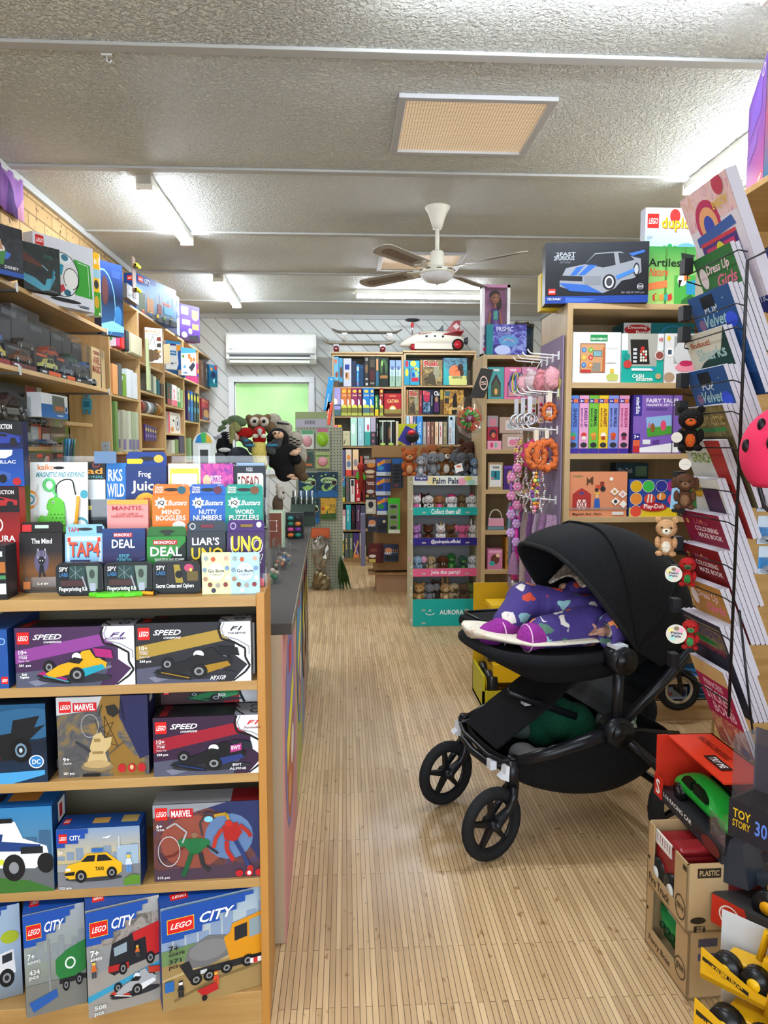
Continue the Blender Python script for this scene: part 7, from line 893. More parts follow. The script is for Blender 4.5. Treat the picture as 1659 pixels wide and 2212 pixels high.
rb('wooden_toy_box','terracotta magnetic farm box with red barn and tractor',1228,1019,1353,1113,.06,'#d68a62',[('t',.06,.08,.24,.13,'TOOKY','#2a6a3c'),('p',[(.06,.72),(.06,.5),(.14,.42),(.22,.36),(.3,.42),(.38,.5),(.38,.84),(.06,.84)],'#a8302c'),('p',[(.16,.5),(.22,.44),(.28,.5)],'#2c4a90'),('r',.14,.62,.3,.84,'#e8e0d8'),('l',[(.14,.62),(.22,.84)],.02,'#a8302c'),('l',[(.22,.62),(.14,.84)],.02,'#a8302c'),('l',[(.22,.62),(.3,.84)],.02,'#a8302c'),('l',[(.3,.62),(.22,.84)],.02,'#a8302c'),('r',.215,.62,.225,.84,'#a8302c'),('p',[(.3,.12),(.34,.18),(.38,.12),(.41,.1),(.41,.28),(.38,.28),(.37,.24),(.33,.24),(.32,.3),(.3,.3)],'#5c3c24'),('r',.45,.3,.56,.38,'#c84a30'),('r',.53,.22,.6,.32,'#8a3424'),('e',.58,.38,.045,.06,'#26262a'),('e',.47,.4,.03,.04,'#26262a'),('e',.48,.54,.035,.05,'#e0b088'),('r',.43,.46,.53,.5,'#e0b03c'),('p',[(.44,.6),(.52,.6),(.54,.82),(.43,.82)],'#2c5cae'),('e',.72,.16,.03,.04,'#f0ece4')]+[('p',[(u,v-.09),(u+.08,v),(u,v+.09),(u-.08,v)],'#efe8e0')for u,v in((.78,.44),(.92,.5),(.8,.66),(.94,.72))]+[('e',u,v,.03,.04,c)for u,v,c in((.78,.44,'#c89a50'),(.92,.5,'#e0a0a0'),(.8,.66,'#3a3a3c'))]+[('r',0,.8,1,.83,'#9a8a84'),('t',.06,.91,.56,.98,'Magnetic Box - Farm','#2a2420'),('r',.74,.89,.94,.96,'#dcd8d4')],zr1[2],Y=RY1+.02)
rb('dough_box','modelling dough set with coloured tub lids and a fish picture',1358,1036,1462,1112,.06,'#2a4ea4',[('r',0,0,1,1,'#2a4a98'),('r',0,.76,1,1,'#e0c428')]+[('e',u,v,.125,.165,c)for u,v,c in((.14,.18,'#d8a818'),(.39,.18,'#38b84c'),(.66,.18,'#2c3490'),(.9,.18,'#a82c8c'),(.14,.52,'#e08a38'),(.14,.86,'#e05038'),(.92,.54,'#d8406c'))]+[('o',u,v,.125,.165,'#e8d8c8',.93)for u,v in((.14,.18),(.39,.18),(.66,.18),(.14,.52),(.14,.86))]+[('e',.42,.52,.12,.14,'#c84838'),('l',[(.4,.4),(.38,.62)],.04,'#f0e8e0'),('l',[(.46,.4),(.45,.62)],.04,'#f0e8e0'),('e',.66,.46,.1,.1,'#e08a3c'),('l',[(.64,.38),(.63,.54)],.03,'#f4f0ec'),('e',.5,.74,.28,.12,'#b8202c'),('t',.3,.66,.72,.82,'Play-Doh','#f8f4f0')],zr1[2],Y=RY1+.02)
rb('dark_toy_box','dark teal dough box standing behind the farm box',1330,1000,1400,1036,.08,'#1c3c44',[('r',.6,.2,.95,.8,'#5a7a5c'),('t',.08,.3,.5,.7,'Play-Doh','#a8a4a0')],None,Y=RY1+.2)
for k,(x0,x1,yt,c)in enumerate(((1228,1258,1250,'#a8402c'),(1260,1300,1262,'#3a7a4c'),(1228,1262,1140,'#8a8a3c'),(1264,1300,1150,'#5c3a6c'))):rb('toy_box',['red','green','olive','plum'][k]+' toy box %s behind the pram canopy'%('low' if k<2 else 'high'),x0,yt,x1,1300 if k<2 else 1180,.1,c,[('r',.1,.1,.9,.4,'#d8d0b0')],zr1[3]if k<2 else zr1[3]+.0,Y=RY1+(.05 if k<2 else.2))
zz=FZ+.1005
for k in range(4):c_=onY(1488,1560,RY1+.04);carton('stacking_tray','blue stacked tray on the bottom of the right bookcase, %s from the bottom'%['first','second','third','fourth'][k],'tray',(c_.x,RY1+.04,zz+.03*k),0,.16,.2,.024,'#2a6ea8',[('r',0,0,1,.25,'#7ab0d8')],group='blue stacked trays')
c_=onY(1428,1560,RY1+.03);carton('toy_box','pale blue-grey toy box with red lettering on the bottom of the right bookcase','toy box',(c_.x,RY1+.03,zz),0,.125,.15,.06,'#98a4b4',[('t',.05,.3,.4,.7,'mbie','#c83a38'),('e',.85,.5,.1,.3,'#1c3470')])
for k in range(4):c_=onY(1285,1560,RY1+.05);carton('toy_box',['green','white','violet','lime'][k]+' small toy box on the bottom shelf behind the pram','toy box',(c_.x+.035*k-.05,RY1+.06+.03*(k%2),zz),0,.032,.1,.12+.02*(k%3),['#3a8a4a','#d8dcd4','#5c3c8a','#a8c83c'][k])
# top of the tall right bookcase
zt=r1top+.001
rb('toy_car_box','large black box with silver and blue striped sports car on the tall right bookcase',1177,525,1399,660,.1,'#14171e',[('r',0,0,1,1,'g#2a2e36#14171c#101218'),('r',0,.88,1,1,'#1a3f94'),('p',[(.2,.9),(.5,.93),(.4,.98),(.2,.98)],'#3a64b8'),('t',.1,.16,.29,.22,'2FAST','#aeb4bc'),('t',.08,.22,.28,.29,'2FURIOUS','#aeb4bc'),('t',.14,.31,.24,.34,'SKYLINE','#6a7078'),
 ('p',[(.14,.62),(.2,.42),(.38,.36),(.48,.18),(.72,.16),(.86,.26),(.92,.28),(.93,.5),(.86,.6),(.74,.64),(.68,.76),(.56,.84),(.28,.8),(.14,.72)],'#8c9199'),('p',[(.38,.36),(.48,.2),(.66,.18),(.68,.38),(.56,.42)],'#23262c'),('p',[(.7,.18),(.8,.2),(.86,.3),(.72,.36)],'#2a2d33'),('p',[(.3,.41),(.38,.38),(.3,.54),(.24,.54)],'#2c64b8'),('p',[(.42,.37),(.5,.38),(.38,.54),(.32,.54)],'#2c64b8'),('p',[(.14,.54),(.36,.56),(.36,.64),(.14,.62)],'#1c1e22'),('p',[(.13,.66),(.4,.7),(.56,.84),(.24,.8)],'#2a5cae'),('r',.38,.56,.54,.7,'#7c8087'),('e',.62,.66,.065,.13,'#1a1b1e'),('e',.62,.66,.045,.1,'#c4c8cc'),('e',.62,.66,.03,.07,'#3a3c40'),('e',.88,.46,.03,.11,'#1a1b1e'),('e',.88,.46,.02,.08,'#b0b4b8'),('p',[(.68,.56),(.86,.44),(.86,.5),(.7,.62)],'#3a78c8'),('p',[(.8,.2),(.95,.14),(.96,.18),(.84,.24)],'#3a6ab8'),
 ('r',.03,.76,.1,.86,'#c8201c'),('i',.035,.79,.095,.83,'LEGO','#f4f4f4'),('i',.02,.91,.16,.95,'TECHNIC','#d8dce4'),('t',.74,.82,.96,.86,'18+ 42210 1410 pcs','#8a8e98'),('o',.92,.74,.03,.05,'#c8ccd0',.85),('t',.89,.72,.95,.76,'NISSAN','#c8ccd0')],zt,Y=RY1+.03,th=R(-7))
rb('toy_box','red and yellow box edge behind the black car box',1168,590,1250,665,.06,'#d8b820',[('e',.15,.3,.12,.2,'#d83a24')],zt,Y=RY1+.2)
rb('tile_set_box','green nature tile set box with parrot picture on the tall right bookcase',1398,532,1500,652,.06,'#6ab04c',[('r',0,0,1,1,'g#3c9444#8ac468#a0cc74'),('r',.35,0,.4,1,'#4a8a3c'),('r',.75,0,.8,1,'#4a8a3c'),('t',.0,.2,.68,.34,'Artiles','#1c2c1c'),('p',[(.68,.1),(.98,.14),(.86,.28),(.7,.22)],'#26302c'),('i',.02,.36,.42,.5,'Nature','#d85a3c'),('p',[(0,.62),(.4,.56),(.42,.68),(0,.74)],'#e0804c'),('r',.56,.48,1,.98,'#4aa848'),('e',.72,.56,.1,.1,'#f0ece0'),('p',[(.64,.56),(.72,.56),(.66,.7)],'#1c1c20'),('p',[(.76,.46),(.9,.52),(.76,.58)],'#e07a30'),('p',[(.8,.6),(1,.55),(1,.8),(.82,.8)],'#2a90b8'),('p',[(.72,.9),(.9,.8),(1,.86),(1,1),(.7,1)],'#2c6a34')]+[('p',[(u,.82),(u+.08,.78),(u+.1,.88),(u+.02,.92)],c)for u,c in((.1,'#c83a34'),(.24,'#d8903c'),(.34,'#3aa098'),(.42,'#c83a34'),(.14,'#a0c050'))],zt,Y=RY1+.06)
rb('toy_brick_box','tall white and green toddler brick box behind the tile set',1389,448,1500,655,.06,'#cdd4e4',[('r',0,0,1,1,'g#d4d8e4#a8c8e8#e8e8d0'),('e',.5,.52,.3,.14,'#6aa4d8'),('e',.8,.5,.3,.16,'#6aa4d8')]+lego(.04,.06,.22,.14)+[('e',.57,.08,.1,.07,'#c02c28'),('t',.32,.1,.88,.24,'duplo','#a85c10'),('t',.31,.09,.87,.23,'duplo','#e8bc1c'),('l',[(.3,.44),(.7,.44)],.015,'#2a9a5c')]+[('e',u,v,.05,.03,'#2ca060')for u,v in((.38,.4),(.48,.38),(.58,.4),(.66,.46),(.42,.48),(.54,.48))]+[('r',0,.6,1,1,'#70b850'),('t',.04,.28,.14,.31,'10391','#8a90a0')],zt,Y=RY1+.14)
# R2 stock
def r2(name,lab,x0,yt,x1,yb,base,art=(),zi=0,d=.12,Y=RY2+.03,cat='gift box',z=None):return pxbox(name,lab,cat,x0,yt,x1,yb,(0,Y),0,d,base,art,z=zr2[zi]if z is None else z)
for k,(x0,x1,c,c2)in enumerate(((1054,1088,'#4aa0a0','#4c5c44'),(1089,1125,'#d8709c','#c890a8'),(1127,1160,'#d88ab0','#c0a0b0'))):r2('fairy_house_box',['teal','pink','pale pink'][k]+' boxed light-up fairy house with pointed window',x0,793,x1,861,c,[('p',[(.2,.92),(.2,.5),(.5,.2),(.8,.5),(.8,.92)],'#4a2c34'),('p',[(.24,.9),(.24,.6),(.5,.34),(.76,.6),(.76,.9)],c2),('e',.5,.76,.1,.1,'#e8a860'),('t',.3,.05,.7,.12,'FAIRY','#f0e8e8')])
r2('clear_gift_box','clear small gift box on the second shelf above a crimson one',1053,898,1076,923,'#9a8a90',[('r',.2,.3,.8,.9,'#c87a8a')],1,z=zr2[1]+.16);r2('music_box','crimson music box with dark picture on the accessory bookcase',1053,923,1076,951,'#a8243c',[('e',.5,.5,.35,.35,'#3a3038'),('e',.55,.6,.2,.2,'#d86a50')],1,z=zr2[1]+.065);r2('gift_box','pink floral flat box at the bottom left of the second shelf',1053,952,1083,970,'#e8a0b8',[('e',.3,.5,.1,.3,'#c83a6c'),('e',.6,.5,.1,.3,'#7ac0a0')],1)
for k,(yt,yb,zo)in enumerate(((901,935,.117),(937,970,0))):r2('framed_set_box',['upper','lower'][k]+' kraft boxed tea set with window, accessory bookcase',1079+6*k,yt,1130,yb,'#b49a8c',[('r',.25,.2,.8,.8,'#d8ccc8'),('e',.5,.55,.2,.2,['#a8b0b4','#d87a98'][k]),('e',.68,.45,.1,.1,'#d890a8')],1,z=zr2[1]+zo)
r2('picture_box','kraft framed craft box with blue picture, third shelf',1054,999,1086,1057,'#a8906a',[('r',.1,.08,.9,.9,'#e0e0dc'),('r',.2,.3,.8,.64,'#2a8a94'),('r',.45,.34,.55,.56,'#26405c'),('e',.3,.58,.08,.05,'#d87a8a'),('t',.25,.14,.75,.22,'CREATE','#4a5050')],2);r2('doll_box','purple princess gift box, third shelf',1088,1006,1122,1057,'#4a2c78',[('e',.4,.5,.2,.3,'#c8a060'),('e',.7,.55,.14,.26,'#8a6a50'),('r',0,0,1,.12,'#6a40a0')],2)
for k,(x0,x1,c,c2)in enumerate(((1053,1090,'#6a8ea0','#d898ac'),(1096,1124,'#5a9ab0','#5a9ab0'))):
 p=onY(x0,1145,RY2+.04);q=onY(x1,1110,RY2+.04);w_=q.x-p.x;h_=.085;t=thing('toy_handbag',['pink and blue toy handbag with beaded handle','pale blue toy handbag with beaded handle'][k],'toy handbag',(p.x,RY2+.04,zr2[3]+.0005));MB().prism([(0,0,0),(w_,0,0),(w_*.94,0,h_),(w_*.06,0,h_)],(0,.04,0),'b'+c).build('body',t,bevel=.006);MB().prism([(w_*.03,0,h_*.3),(w_*.97,0,h_*.3),(w_*.94,0,h_),(w_*.06,0,h_)],(0,-.004,0),'b'+c2).build('flap',t,bevel=.002)
 b=MB()
 for i in range(13):a=math.pi*i/12;b.sph((w_/2+w_*.36*math.cos(a),.02,h_+.06*math.sin(a)),.006,'b#d8d4c8',n=8,k=6)
 b.build('bead_handle',t)['kind']='stuff'
r2('storybook','pink princess book leaning on the lower shelf',1053,1187,1085,1230,'#c87a9c',[('e',.5,.5,.3,.25,'#6a3c30'),('e',.3,.7,.2,.12,'#3aa0a0'),('e',.7,.3,.14,.1,'#e8c8a0'),('r',.1,.05,.9,.18,'#e8a8c8')],4)
for k in range(3):r2('craft_box',['lower left','lower right','upper'][k]+' yellow craft box on the lower shelf of the accessory bookcase',1092+(18*(k==1)),1160+(26 if k<2 else 0),1109+(18*(k==1))+(8*(k==2)),1229,'#b88428',[('e',.5,.6,.3,.25,'#4a4030'),('r',.1,.1,.9,.25,'#8a5c1c')],4,z=zr2[4]+(0 if k<2 else.155)if k<2 else zr2[4]+.148)
# top of R2
zt=r2top+.001
p=onY(1040,766,RY2+.04);t=thing('doll_box','tall white boxed fashion doll with brown hair and purple dress','doll',(p.x,RY2+.04,zt),0);w_=.2;h_=.49
MB().box(0,0,0,w_,.08,.01,'#e4dce4').box(0,.074,0,w_,.08,h_,'#b06a98').box(0,0,0,.02,.08,h_,'#e4e0e6').box(w_-.02,0,0,w_,.08,h_,'#e4e0e6').box(0,0,h_-.02,w_,.08,h_,'#c080a8').build('box',t)
MB().sph((.1,.035,.4),(.033,.03,.04),'b#a86c4c').sph((.1,.035,.34),(.012,.012,.03),'b#a86c4c',n=8).build('doll_head',t);MB().sph((.1,.045,.425),(.04,.03,.034),'k#2a1810').sph((.13,.045,.37),(.018,.02,.05),'k#2a1810').build('doll_hair',t)
for sg in(-1,1):MB().sph((.1+sg*.012,.008,.402),(.006,.003,.005),'b#101010',n=8,k=6).build('eye',t);MB().tube([(.1+sg*.03,.035,.31),(.1+sg*.045,.03,.24),(.1+sg*.04,.02,.19)],[.01,.008,.007],'b#a86c4c').build('doll_arm',t)
MB().loft([[(.1+rx*math.cos(a),.035+rx*.7*math.sin(a),z)for a in[k*.5236 for k in range(12)]]for rx,z in((.02,.33),(.034,.31),(.026,.24),(.06,.15),(.07,.06))],'b#5a3c8c').build('doll_dress',t);MB().box(.085,.008,.25,.115,.015,.31,'b#3aa090').build('bodice',t)
MB().art(TF((.0,-.001,.02)),.12,.15,[('t',.1,.2,.8,.45,'Spark','#5a2c8c'),('t',.1,.5,.8,.72,'Girlz','#5a2c8c'),('r',.1,.78,.7,.95,'#c02858')]).build('lettering',t);MB().box(.02,.0,.02,w_-.02,.003,h_-.02,'t#f0e8f0').build('window',t)
pxbox('lantern_box','purple holographic star lantern box standing before the doll','toy box',1051,700,1137,762,(0,RY2+.0),0,.06,'#3a2a80',[('r',0,0,.16,1,'#1c7a84'),('r',.16,0,1,1,'n#2c2470#4a44a8#8a9ad8'),('t',.24,.08,.66,.24,'PRISMIC','#c8d0f0'),('t',.26,.27,.6,.34,'STAR LANTERN','#9aa8d8'),('e',.55,.55,.25,.2,'#5a90c8'),('l',[(.4,.6),(.55,.44),(.7,.62)],.02,'#7ae0b0'),('l',[(.42,.5),(.7,.54)],.02,'#e070b0'),('e',.4,.85,.2,.16,'#b8c4f0')],z=zt,left=[('r',0,0,1,1,'#1a6a78')])
p=onY(1128,762,RY2+.1);t=thing('metal_canister','dark blue canister with metal ring handle on the accessory bookcase','canister',(p.x,RY2+.13,zt));MB().cyl((0,0,0),(0,0,.2),.085,'b#1c2c3c',24).build('body',t);MB().cyl((0,0,.2),(0,0,.225),.09,'b#2a2420',24).build('lid',t);MB().tube([(.05*math.cos(a*.5236),.03*math.sin(a*.5236),.245)for a in range(12)],.006,'x#a09a90',closed=True).build('ring_handle',t)
# yellow boxed digger on the floor
p=onZ(1042,1531,FZ);t=thing('boxed_toy_truck','yellow toy digger truck in a tall open yellow box behind the pram','toy truck',(p.x,p.y,FZ+.0005));hb=onY(1055,1262,p.y+.25).z-FZ;YB_='#c89c14'
MB().box(0,0,0,.3,.3,.015,YB_).box(0,0,0,.012,.3,.17,'#b8b020').box(.288,0,0,.3,.3,.17,YB_).box(0,.288,0,.3,.3,hb,YB_).box(0,.0,0,.3,.012,.09,'#b8a820').build('box',t)
MB().box(.1,.284,hb-.16,.2,.29,hb-.13,'#3a2c10').build('handle_slot',t)
for x,y in((.03,.04),(.03,.2),(.22,.04),(.22,.2)):w_=MB().cyl((x,y+.04,.1),(x+.05,y+.04,.1),.075,'b#1c1c1c',20).build('wheel',t);MB().cyl((x-.003,y+.04,.1),(x,y+.04,.1),.045,'b#e0b818',16).cyl((x+.05,y+.04,.1),(x+.053,y+.04,.1),.045,'b#e0b818',16).build('wheel_hub',w_)
b=MB().box(.06,.03,.12,.24,.26,.22,'b#d8a814');b.build('chassis',t,bevel=.006);MB().box(.06,.06,.3,.24,.2,.5,'b#e0b01c').box(.09,.055,.34,.21,.06,.47,'#3a3220').build('cab',t,bevel=.004);MB().box(.05,.05,.5,.25,.22,.52,'b#e8bc28').build('cab_roof',t);MB().box(.04,.08,.22,.26,.24,.3,'b#2c2a24').build('engine',t);MB().tube(bz([(.22,.06,.44),(.25,.02,.56),(.27,.0,.5)],5),.014,'b#26241f').build('arm',t)
# ================= ACCESSORY HOOKS ON THE BOOKCASE SIDE =================
HX=r1x-.004;ya,yb_=RY1+.03,RY1+.43;zt_=onX(1218,724,HX).z;zb_=onX(1215,1290,HX).z
o=MB().box(-.006,0,0,0,yb_-ya,zt_-zb_,'m#8c7c98').art(TF((-.006,yb_-ya,0),R(-90)),yb_-ya,zt_-zb_,[('p',[(.86,.1),(.9,.16),(.98,.17),(.92,.2),(.95,.26),(.87,.22),(.8,.25),(.83,.18),(.78,.14),(.85,.15)],'#c8d070'),('e',.6,.06,.012,.006,'#2c2430'),('e',.4,.09,.012,.006,'#2c2430'),('e',.2,.11,.012,.006,'#2c2430')]).build('hook_panel');o.location=(HX,ya,zb_);tag(o,'lilac pegged panel on the side of the tall right bookcase','display panel')
hooks=[]
for ri,py in enumerate((775,852,930,1003,1078)):
 for k in range(4 if ri<3 else 3):
  y=ya+.06+.1*k;z=onX(1195,py,HX).z+.0;
  o=MB().tube(bz([(0,0,0),(-.1,0,.008),(-.135,0,.012),(-.15,0,.03)],5),.0035,'b#e4e4e4',8).box(-.004,-.01,-.02,0,.01,.02,'b#e4e4e4').build('display_hook');o.location=(HX-.007,y,z);tag(o,'white display hook on the lilac panel','hook','white hooks on the lilac panel');hooks.append((ri,k,y,z))
H={(a,b_):(y,z)for a,b_,y,z in hooks}
def ruffle(b,c,R0,r0,m,seed,ax='x',n=28,k=10):
 rnd=random.Random(seed);vs=[];ph=[rnd.random()*6 for _ in range(4)]
 for i in range(n):
  a=2*math.pi*i/n
  for j in range(k):
   q=2*math.pi*j/k;rr=r0*(.72+.34*math.sin(a*9+ph[0]+q*2)+.14*math.sin(a*17+ph[1]))
   x,z=(R0+rr*math.cos(q))*math.cos(a),(R0*1.25+rr*math.cos(q))*math.sin(a);vs.append((c[0]+rr*math.sin(q),c[1]+x,c[2]+z)if ax=='x' else(c[0]+x,c[1]+rr*math.sin(q),c[2]+z))
 return b.add(vs,[(i*k+j,i*k+(j+1)%k,((i+1)%n)*k+(j+1)%k,((i+1)%n)*k+j)for i in range(n)for j in range(k)],m,True)
def hang(name,lab,ri,k,off,dz,cat='hair accessory'):y,z=H[(ri,k)];return thing(name,lab,cat,(HX-.007+off,y,z+dz))
for k,(ri,kk,off,c,lab,r0)in enumerate(((2,0,-.05,'#d8703a','large orange satin scrunchie hanging nearest the aisle hooks',.05),(2,1,-.08,'#c83a78','magenta satin scrunchie beside the large orange one',.048),(1,0,-.04,'#d06a30','small orange scrunchie pack on the second hook row',.028),(2,0,-.1,'#d87440','second orange scrunchie behind the magenta one',.042))):
 t=hang('scrunchie',lab,ri,kk,off,-.09-(.03 if r0>.03 else 0));b=MB();ruffle(b,(0,0,0),r0,r0*.5,'k'+c,k+5,'y');b.build('ruffled_band',t);MB().box(-.01,-.001,r0*1.6,.01,.001,.12,'#d8ccb8').build('hang_tag',t)
cols=['#e0a0a8','#d88890','#d8c0c4','#e8b0b8']
for k in range(4):
 t=hang('floral_hair_tie_pack','clear bag of fluffy pink hair ties on the top hook row, %s from the front'%['first','second','third','fourth'][k],0,k,-.03-.02*k,-.1);b=MB();crumple(b,(0,0,-.01),(.05,.03,.065),'k'+cols[k],k,16,12,.4);b.build('hair_ties',t);t['group']='pink hair tie bags';MB().prism([(-.045,0,-.07),(.045,0,-.07),(.03,0,.05),(0,0,.1),(-.03,0,.05)],(0,.004,0),'t#f0e0e4').build('clear_bag',t)
t=hang('elastic_bundle','bundle of blue and lime hair elastics on the top hook row',0,3,-.13,-.1)
for k,c in enumerate(('#2a5aa0','#b8c828','#2a8a9a','#3a3a70')):MB().tube([(-.02+.014*k+.016*math.cos(a*.5236),0,.05*math.sin(a*.5236))for a in range(12)],.003,'b'+c,6,closed=True).build('elastic',t)
for k in range(3):
 t=hang('ring_keychain','silver ring keychain on a narrow tag, second hook row, %s from the back'%['first','second','third'][k],1,3-k,-.13+.01*k,-.07);MB().tube([(.028*math.cos(a*.3927),0,-.05+.028*math.sin(a*.3927))for a in range(16)],.006,'x#c8ccd0',8,closed=True).tube([(.018+.022*math.cos(a*.3927),.006,-.05+.022*math.sin(a*.3927))for a in range(16)],.004,'x#d8d8dc',8,closed=True).build('ring',t);MB().box(-.01,-.001,-.02,.012,.001,.06,'#c8c8cc').build('tag',t);t['group']='ring keychains'
for k in range(5):
 t=hang('hair_clip_card','red and gold hair clip card on the second hook row, %s from aisle'%['first','second','third','fourth','fifth'][k],1,min(3,k),-.045-.012*k,-.08);MB().box(-.012,0,-.06,.016,.003,.07,['#d8c8c8','#c8a8a8','#e0d8d4','#c0a090','#d8b8bc'][k]).build('card',t);t['group']='hair clip cards'
 for q in range(4):MB().sph((.002,-.004,-.045+.025*q),(.009,.005,.008),'b'+['#b01c3c','#c09a50','#d88aa0','#8a2c34'][(q+k)%4],n=8,k=6).build('clip',t)
rnd=random.Random(9)
def beads(lab,ri,k,off,L,pal,r=.0065,grp='strings of beads'):
 t=hang('bead_necklace',lab,ri,k,off,-.01,'necklace');t['group']=grp;b=MB();n=int(L/(r*1.9))
 for sg in(-1,1):
  for i in range(n):u=i/n;b.sph((sg*.016*math.sin(math.pi*min(1,u*1.05))+.004*math.sin(i),sg*.008,-.03-L*u),r*(.8+.4*rnd.random()),'b'+pal[rnd.randrange(len(pal))],n=7,k=5)
 b.build('beads',t)['kind']='stuff';MB().tube([(-.004,0,-.03),(0,0,.012),(.004,0,-.03)],.001,'#e0e0e0',5).build('cord',t);return t
P1=['#e8c860','#e0a0b8','#e8e0d8','#b8508c','#e8a880'];P2=['#d04a38','#e8a030','#7a4a9a','#58b8a0','#e8d860','#e890a8'];P3=['#d8d4d0','#c08a98','#b8a898','#e8e4e0','#9a6a6c']
beads('long gold and pink bead necklace on the third hook row',2,3,-.12,.22,P1);beads('second gold and pink bead necklace on the third hook row',2,2,-.13,.2,P1);beads('bright multicoloured bead necklace low on the aisle side',3,0,-.1,.2,P2,.009)
for k in range(6):beads('silver and rose bead string in the clear bags, %s from the aisle'%['first','second','third','fourth','fifth','sixth'][k],3,k%3,-.07-.014*k,.2,P3,.005,'silver and rose strings')
for k in range(4):beads('pearl and pink bracelet string below the third hook row, %s from the aisle'%['first','second','third','fourth'][k],2,k,-.07-.01*k,.13,P3+P1,.005,'pearl and pink strings')
t=hang('star_wand','hot pink star-topped wand with sparkly handle end',4,2,-.145,-.02,'toy wand')
MB().prism([(.04*(1 if i%2==0 else.5)*math.sin(i*.628),0,-.05+.06*(1 if i%2==0 else.5)*math.cos(i*.628))for i in range(10)],(0,.02,0),'b#e0389c').build('star',t);MB().prism([(.026*(1 if i%2==0 else.5)*math.sin(i*.628),-.002,-.05+.04*(1 if i%2==0 else.5)*math.cos(i*.628))for i in range(10)],(0,.002,0),'b#b8b0b8').build('star_window',t)
MB().cyl((0,.01,-.1),(0,.01,-.27),.016,'b#e040a8',14).build('shaft',t);MB().cyl((0,.01,-.27),(0,.01,-.4),.02,'b#d0308c',14).build('grip',t);b=MB();crumple(b,(0,.01,-.425),(.024,.024,.03),'x#c8c8cc',3,10,8,.3);b.sm=[False]*len(b.sm);b.build('crystal_end',t);MB().box(-.012,.004,-.5,.012,.016,-.45,'b#7c80a8').build('tab',t)
t=hang('grey_wand','slate grey wand hanging behind the pink star wand',4,2,-.165,-.03,'toy wand');MB().cyl((0,.04,0),(0,.04,-.38),.009,'b#747c8c',12).build('shaft',t);MB().cyl((0,.04,-.03),(0,.04,-.06),.014,'b#8a90a0',12).build('collar',t)
t=hang('flower_braid','long pink flower and leaf braided hair garland',3,2,-.155,.0,'hair accessory')
MB().tube(bz([(0,0,0),(-.02,0,-.1),(.0,0,-.22),(-.005,0,-.34),(0,0,-.45)],6),.008,'k#9a6aa8',8).build('braid',t)
for k in range(9):
 z_=-.02-.047*k;x_=-.02 if k%2 else.01;f=MB()
 for q in range(6):a=q*1.047;f.sph((x_+.014*math.cos(a),-.012,z_+.014*math.sin(a)),(.011,.006,.011),'b#dc88b0' if k<5 else 'b#c89ad0',n=8,k=6)
 f.sph((x_,-.018,z_),.006,'b#e8d0d8',n=8,k=6).build('flower',t)
MB().lathe([(.006,0),(.022,-.05),(.03,-.12)],'k#9a7090',12,T=TF((0,0,-.44))).build('tassel',t)
for k in range(7):
 y,z=H[(4,k%3)];c=['#b894b0','#a87aa8','#c8b0c4','#8a5a90','#c0a8a0','#9a80b0','#b8a4b8'][k];t=thing('dress_up_bag','long clear bag with pale purple dress-up ribbon, %s from the front'%['first','second','third','fourth','fifth','sixth','seventh'][k],'costume bag',(HX-.03-.018*k,ya+.04+.05*k,z-.02));t['group']='clear dress-up bags'
 b=MB();vs=[((-.035+.07*(j/6))*(1 if i else.6),.006*math.sin(j*2.1+k+i),-.05-.4*i/5-(.05*math.sin(k+j))*(i==5))for i in range(6)for j in range(7)];b.add(vs,[(i*7+j,i*7+j+1,(i+1)*7+j+1,(i+1)*7+j)for i in range(5)for j in range(6)],'k'+c,True);b.build('ribbon_fabric',t);MB().prism([(-.045,0,-.46),(.045,0,-.46),(.045,0,0),(0,0,.02),(-.045,0,-.01)],(0,.003,0),'t#e8e0ea').build('clear_bag',t)
# ================= PRAM =================
n_,f_=onZ(1067,1856,FZ),onZ(958,1737,FZ);PO=(n_+f_)/2;PA=R(14)
pm=thing('pram','black double pram with a raised hood, big front wheels and loaded basket','pram',(PO.x,PO.y,FZ),PA)
PF_,PP,PT='k#0c0d10','b#14161a','m#1a1b1d'
def wheel_(x,y,r,tr,rz,name='wheel',n=5):
 T=TF((x,y,r),rz);w_=MB().tube([T@Vector(((r-tr)*math.cos(a*.2618),0,(r-tr)*math.sin(a*.2618)))for a in range(24)],tr,PT,12,closed=True).build(name,pm)
 b=MB();b.tube([T@Vector(((r-2*tr)*math.cos(a*.2618),0,(r-2*tr)*math.sin(a*.2618)))for a in range(24)],.006,PP,8,closed=True).cyl((0,-.03,0),(0,.03,0),.017,PP,16,T=T)
 for k in range(n):a=6.2832*k/n+.4;b.prism([(-.012*math.sin(a),-.01,.012*math.cos(a)),(.012*math.sin(a),-.01,-.012*math.cos(a)),((r-2*tr)*math.cos(a)+.006*math.sin(a),-.006,(r-2*tr)*math.sin(a)-.006*math.cos(a)),((r-2*tr)*math.cos(a)-.006*math.sin(a),-.006,(r-2*tr)*math.sin(a)+.006*math.cos(a))],(0,.016,0),PP,T)
 b.build('spoked_rim',w_);return w_
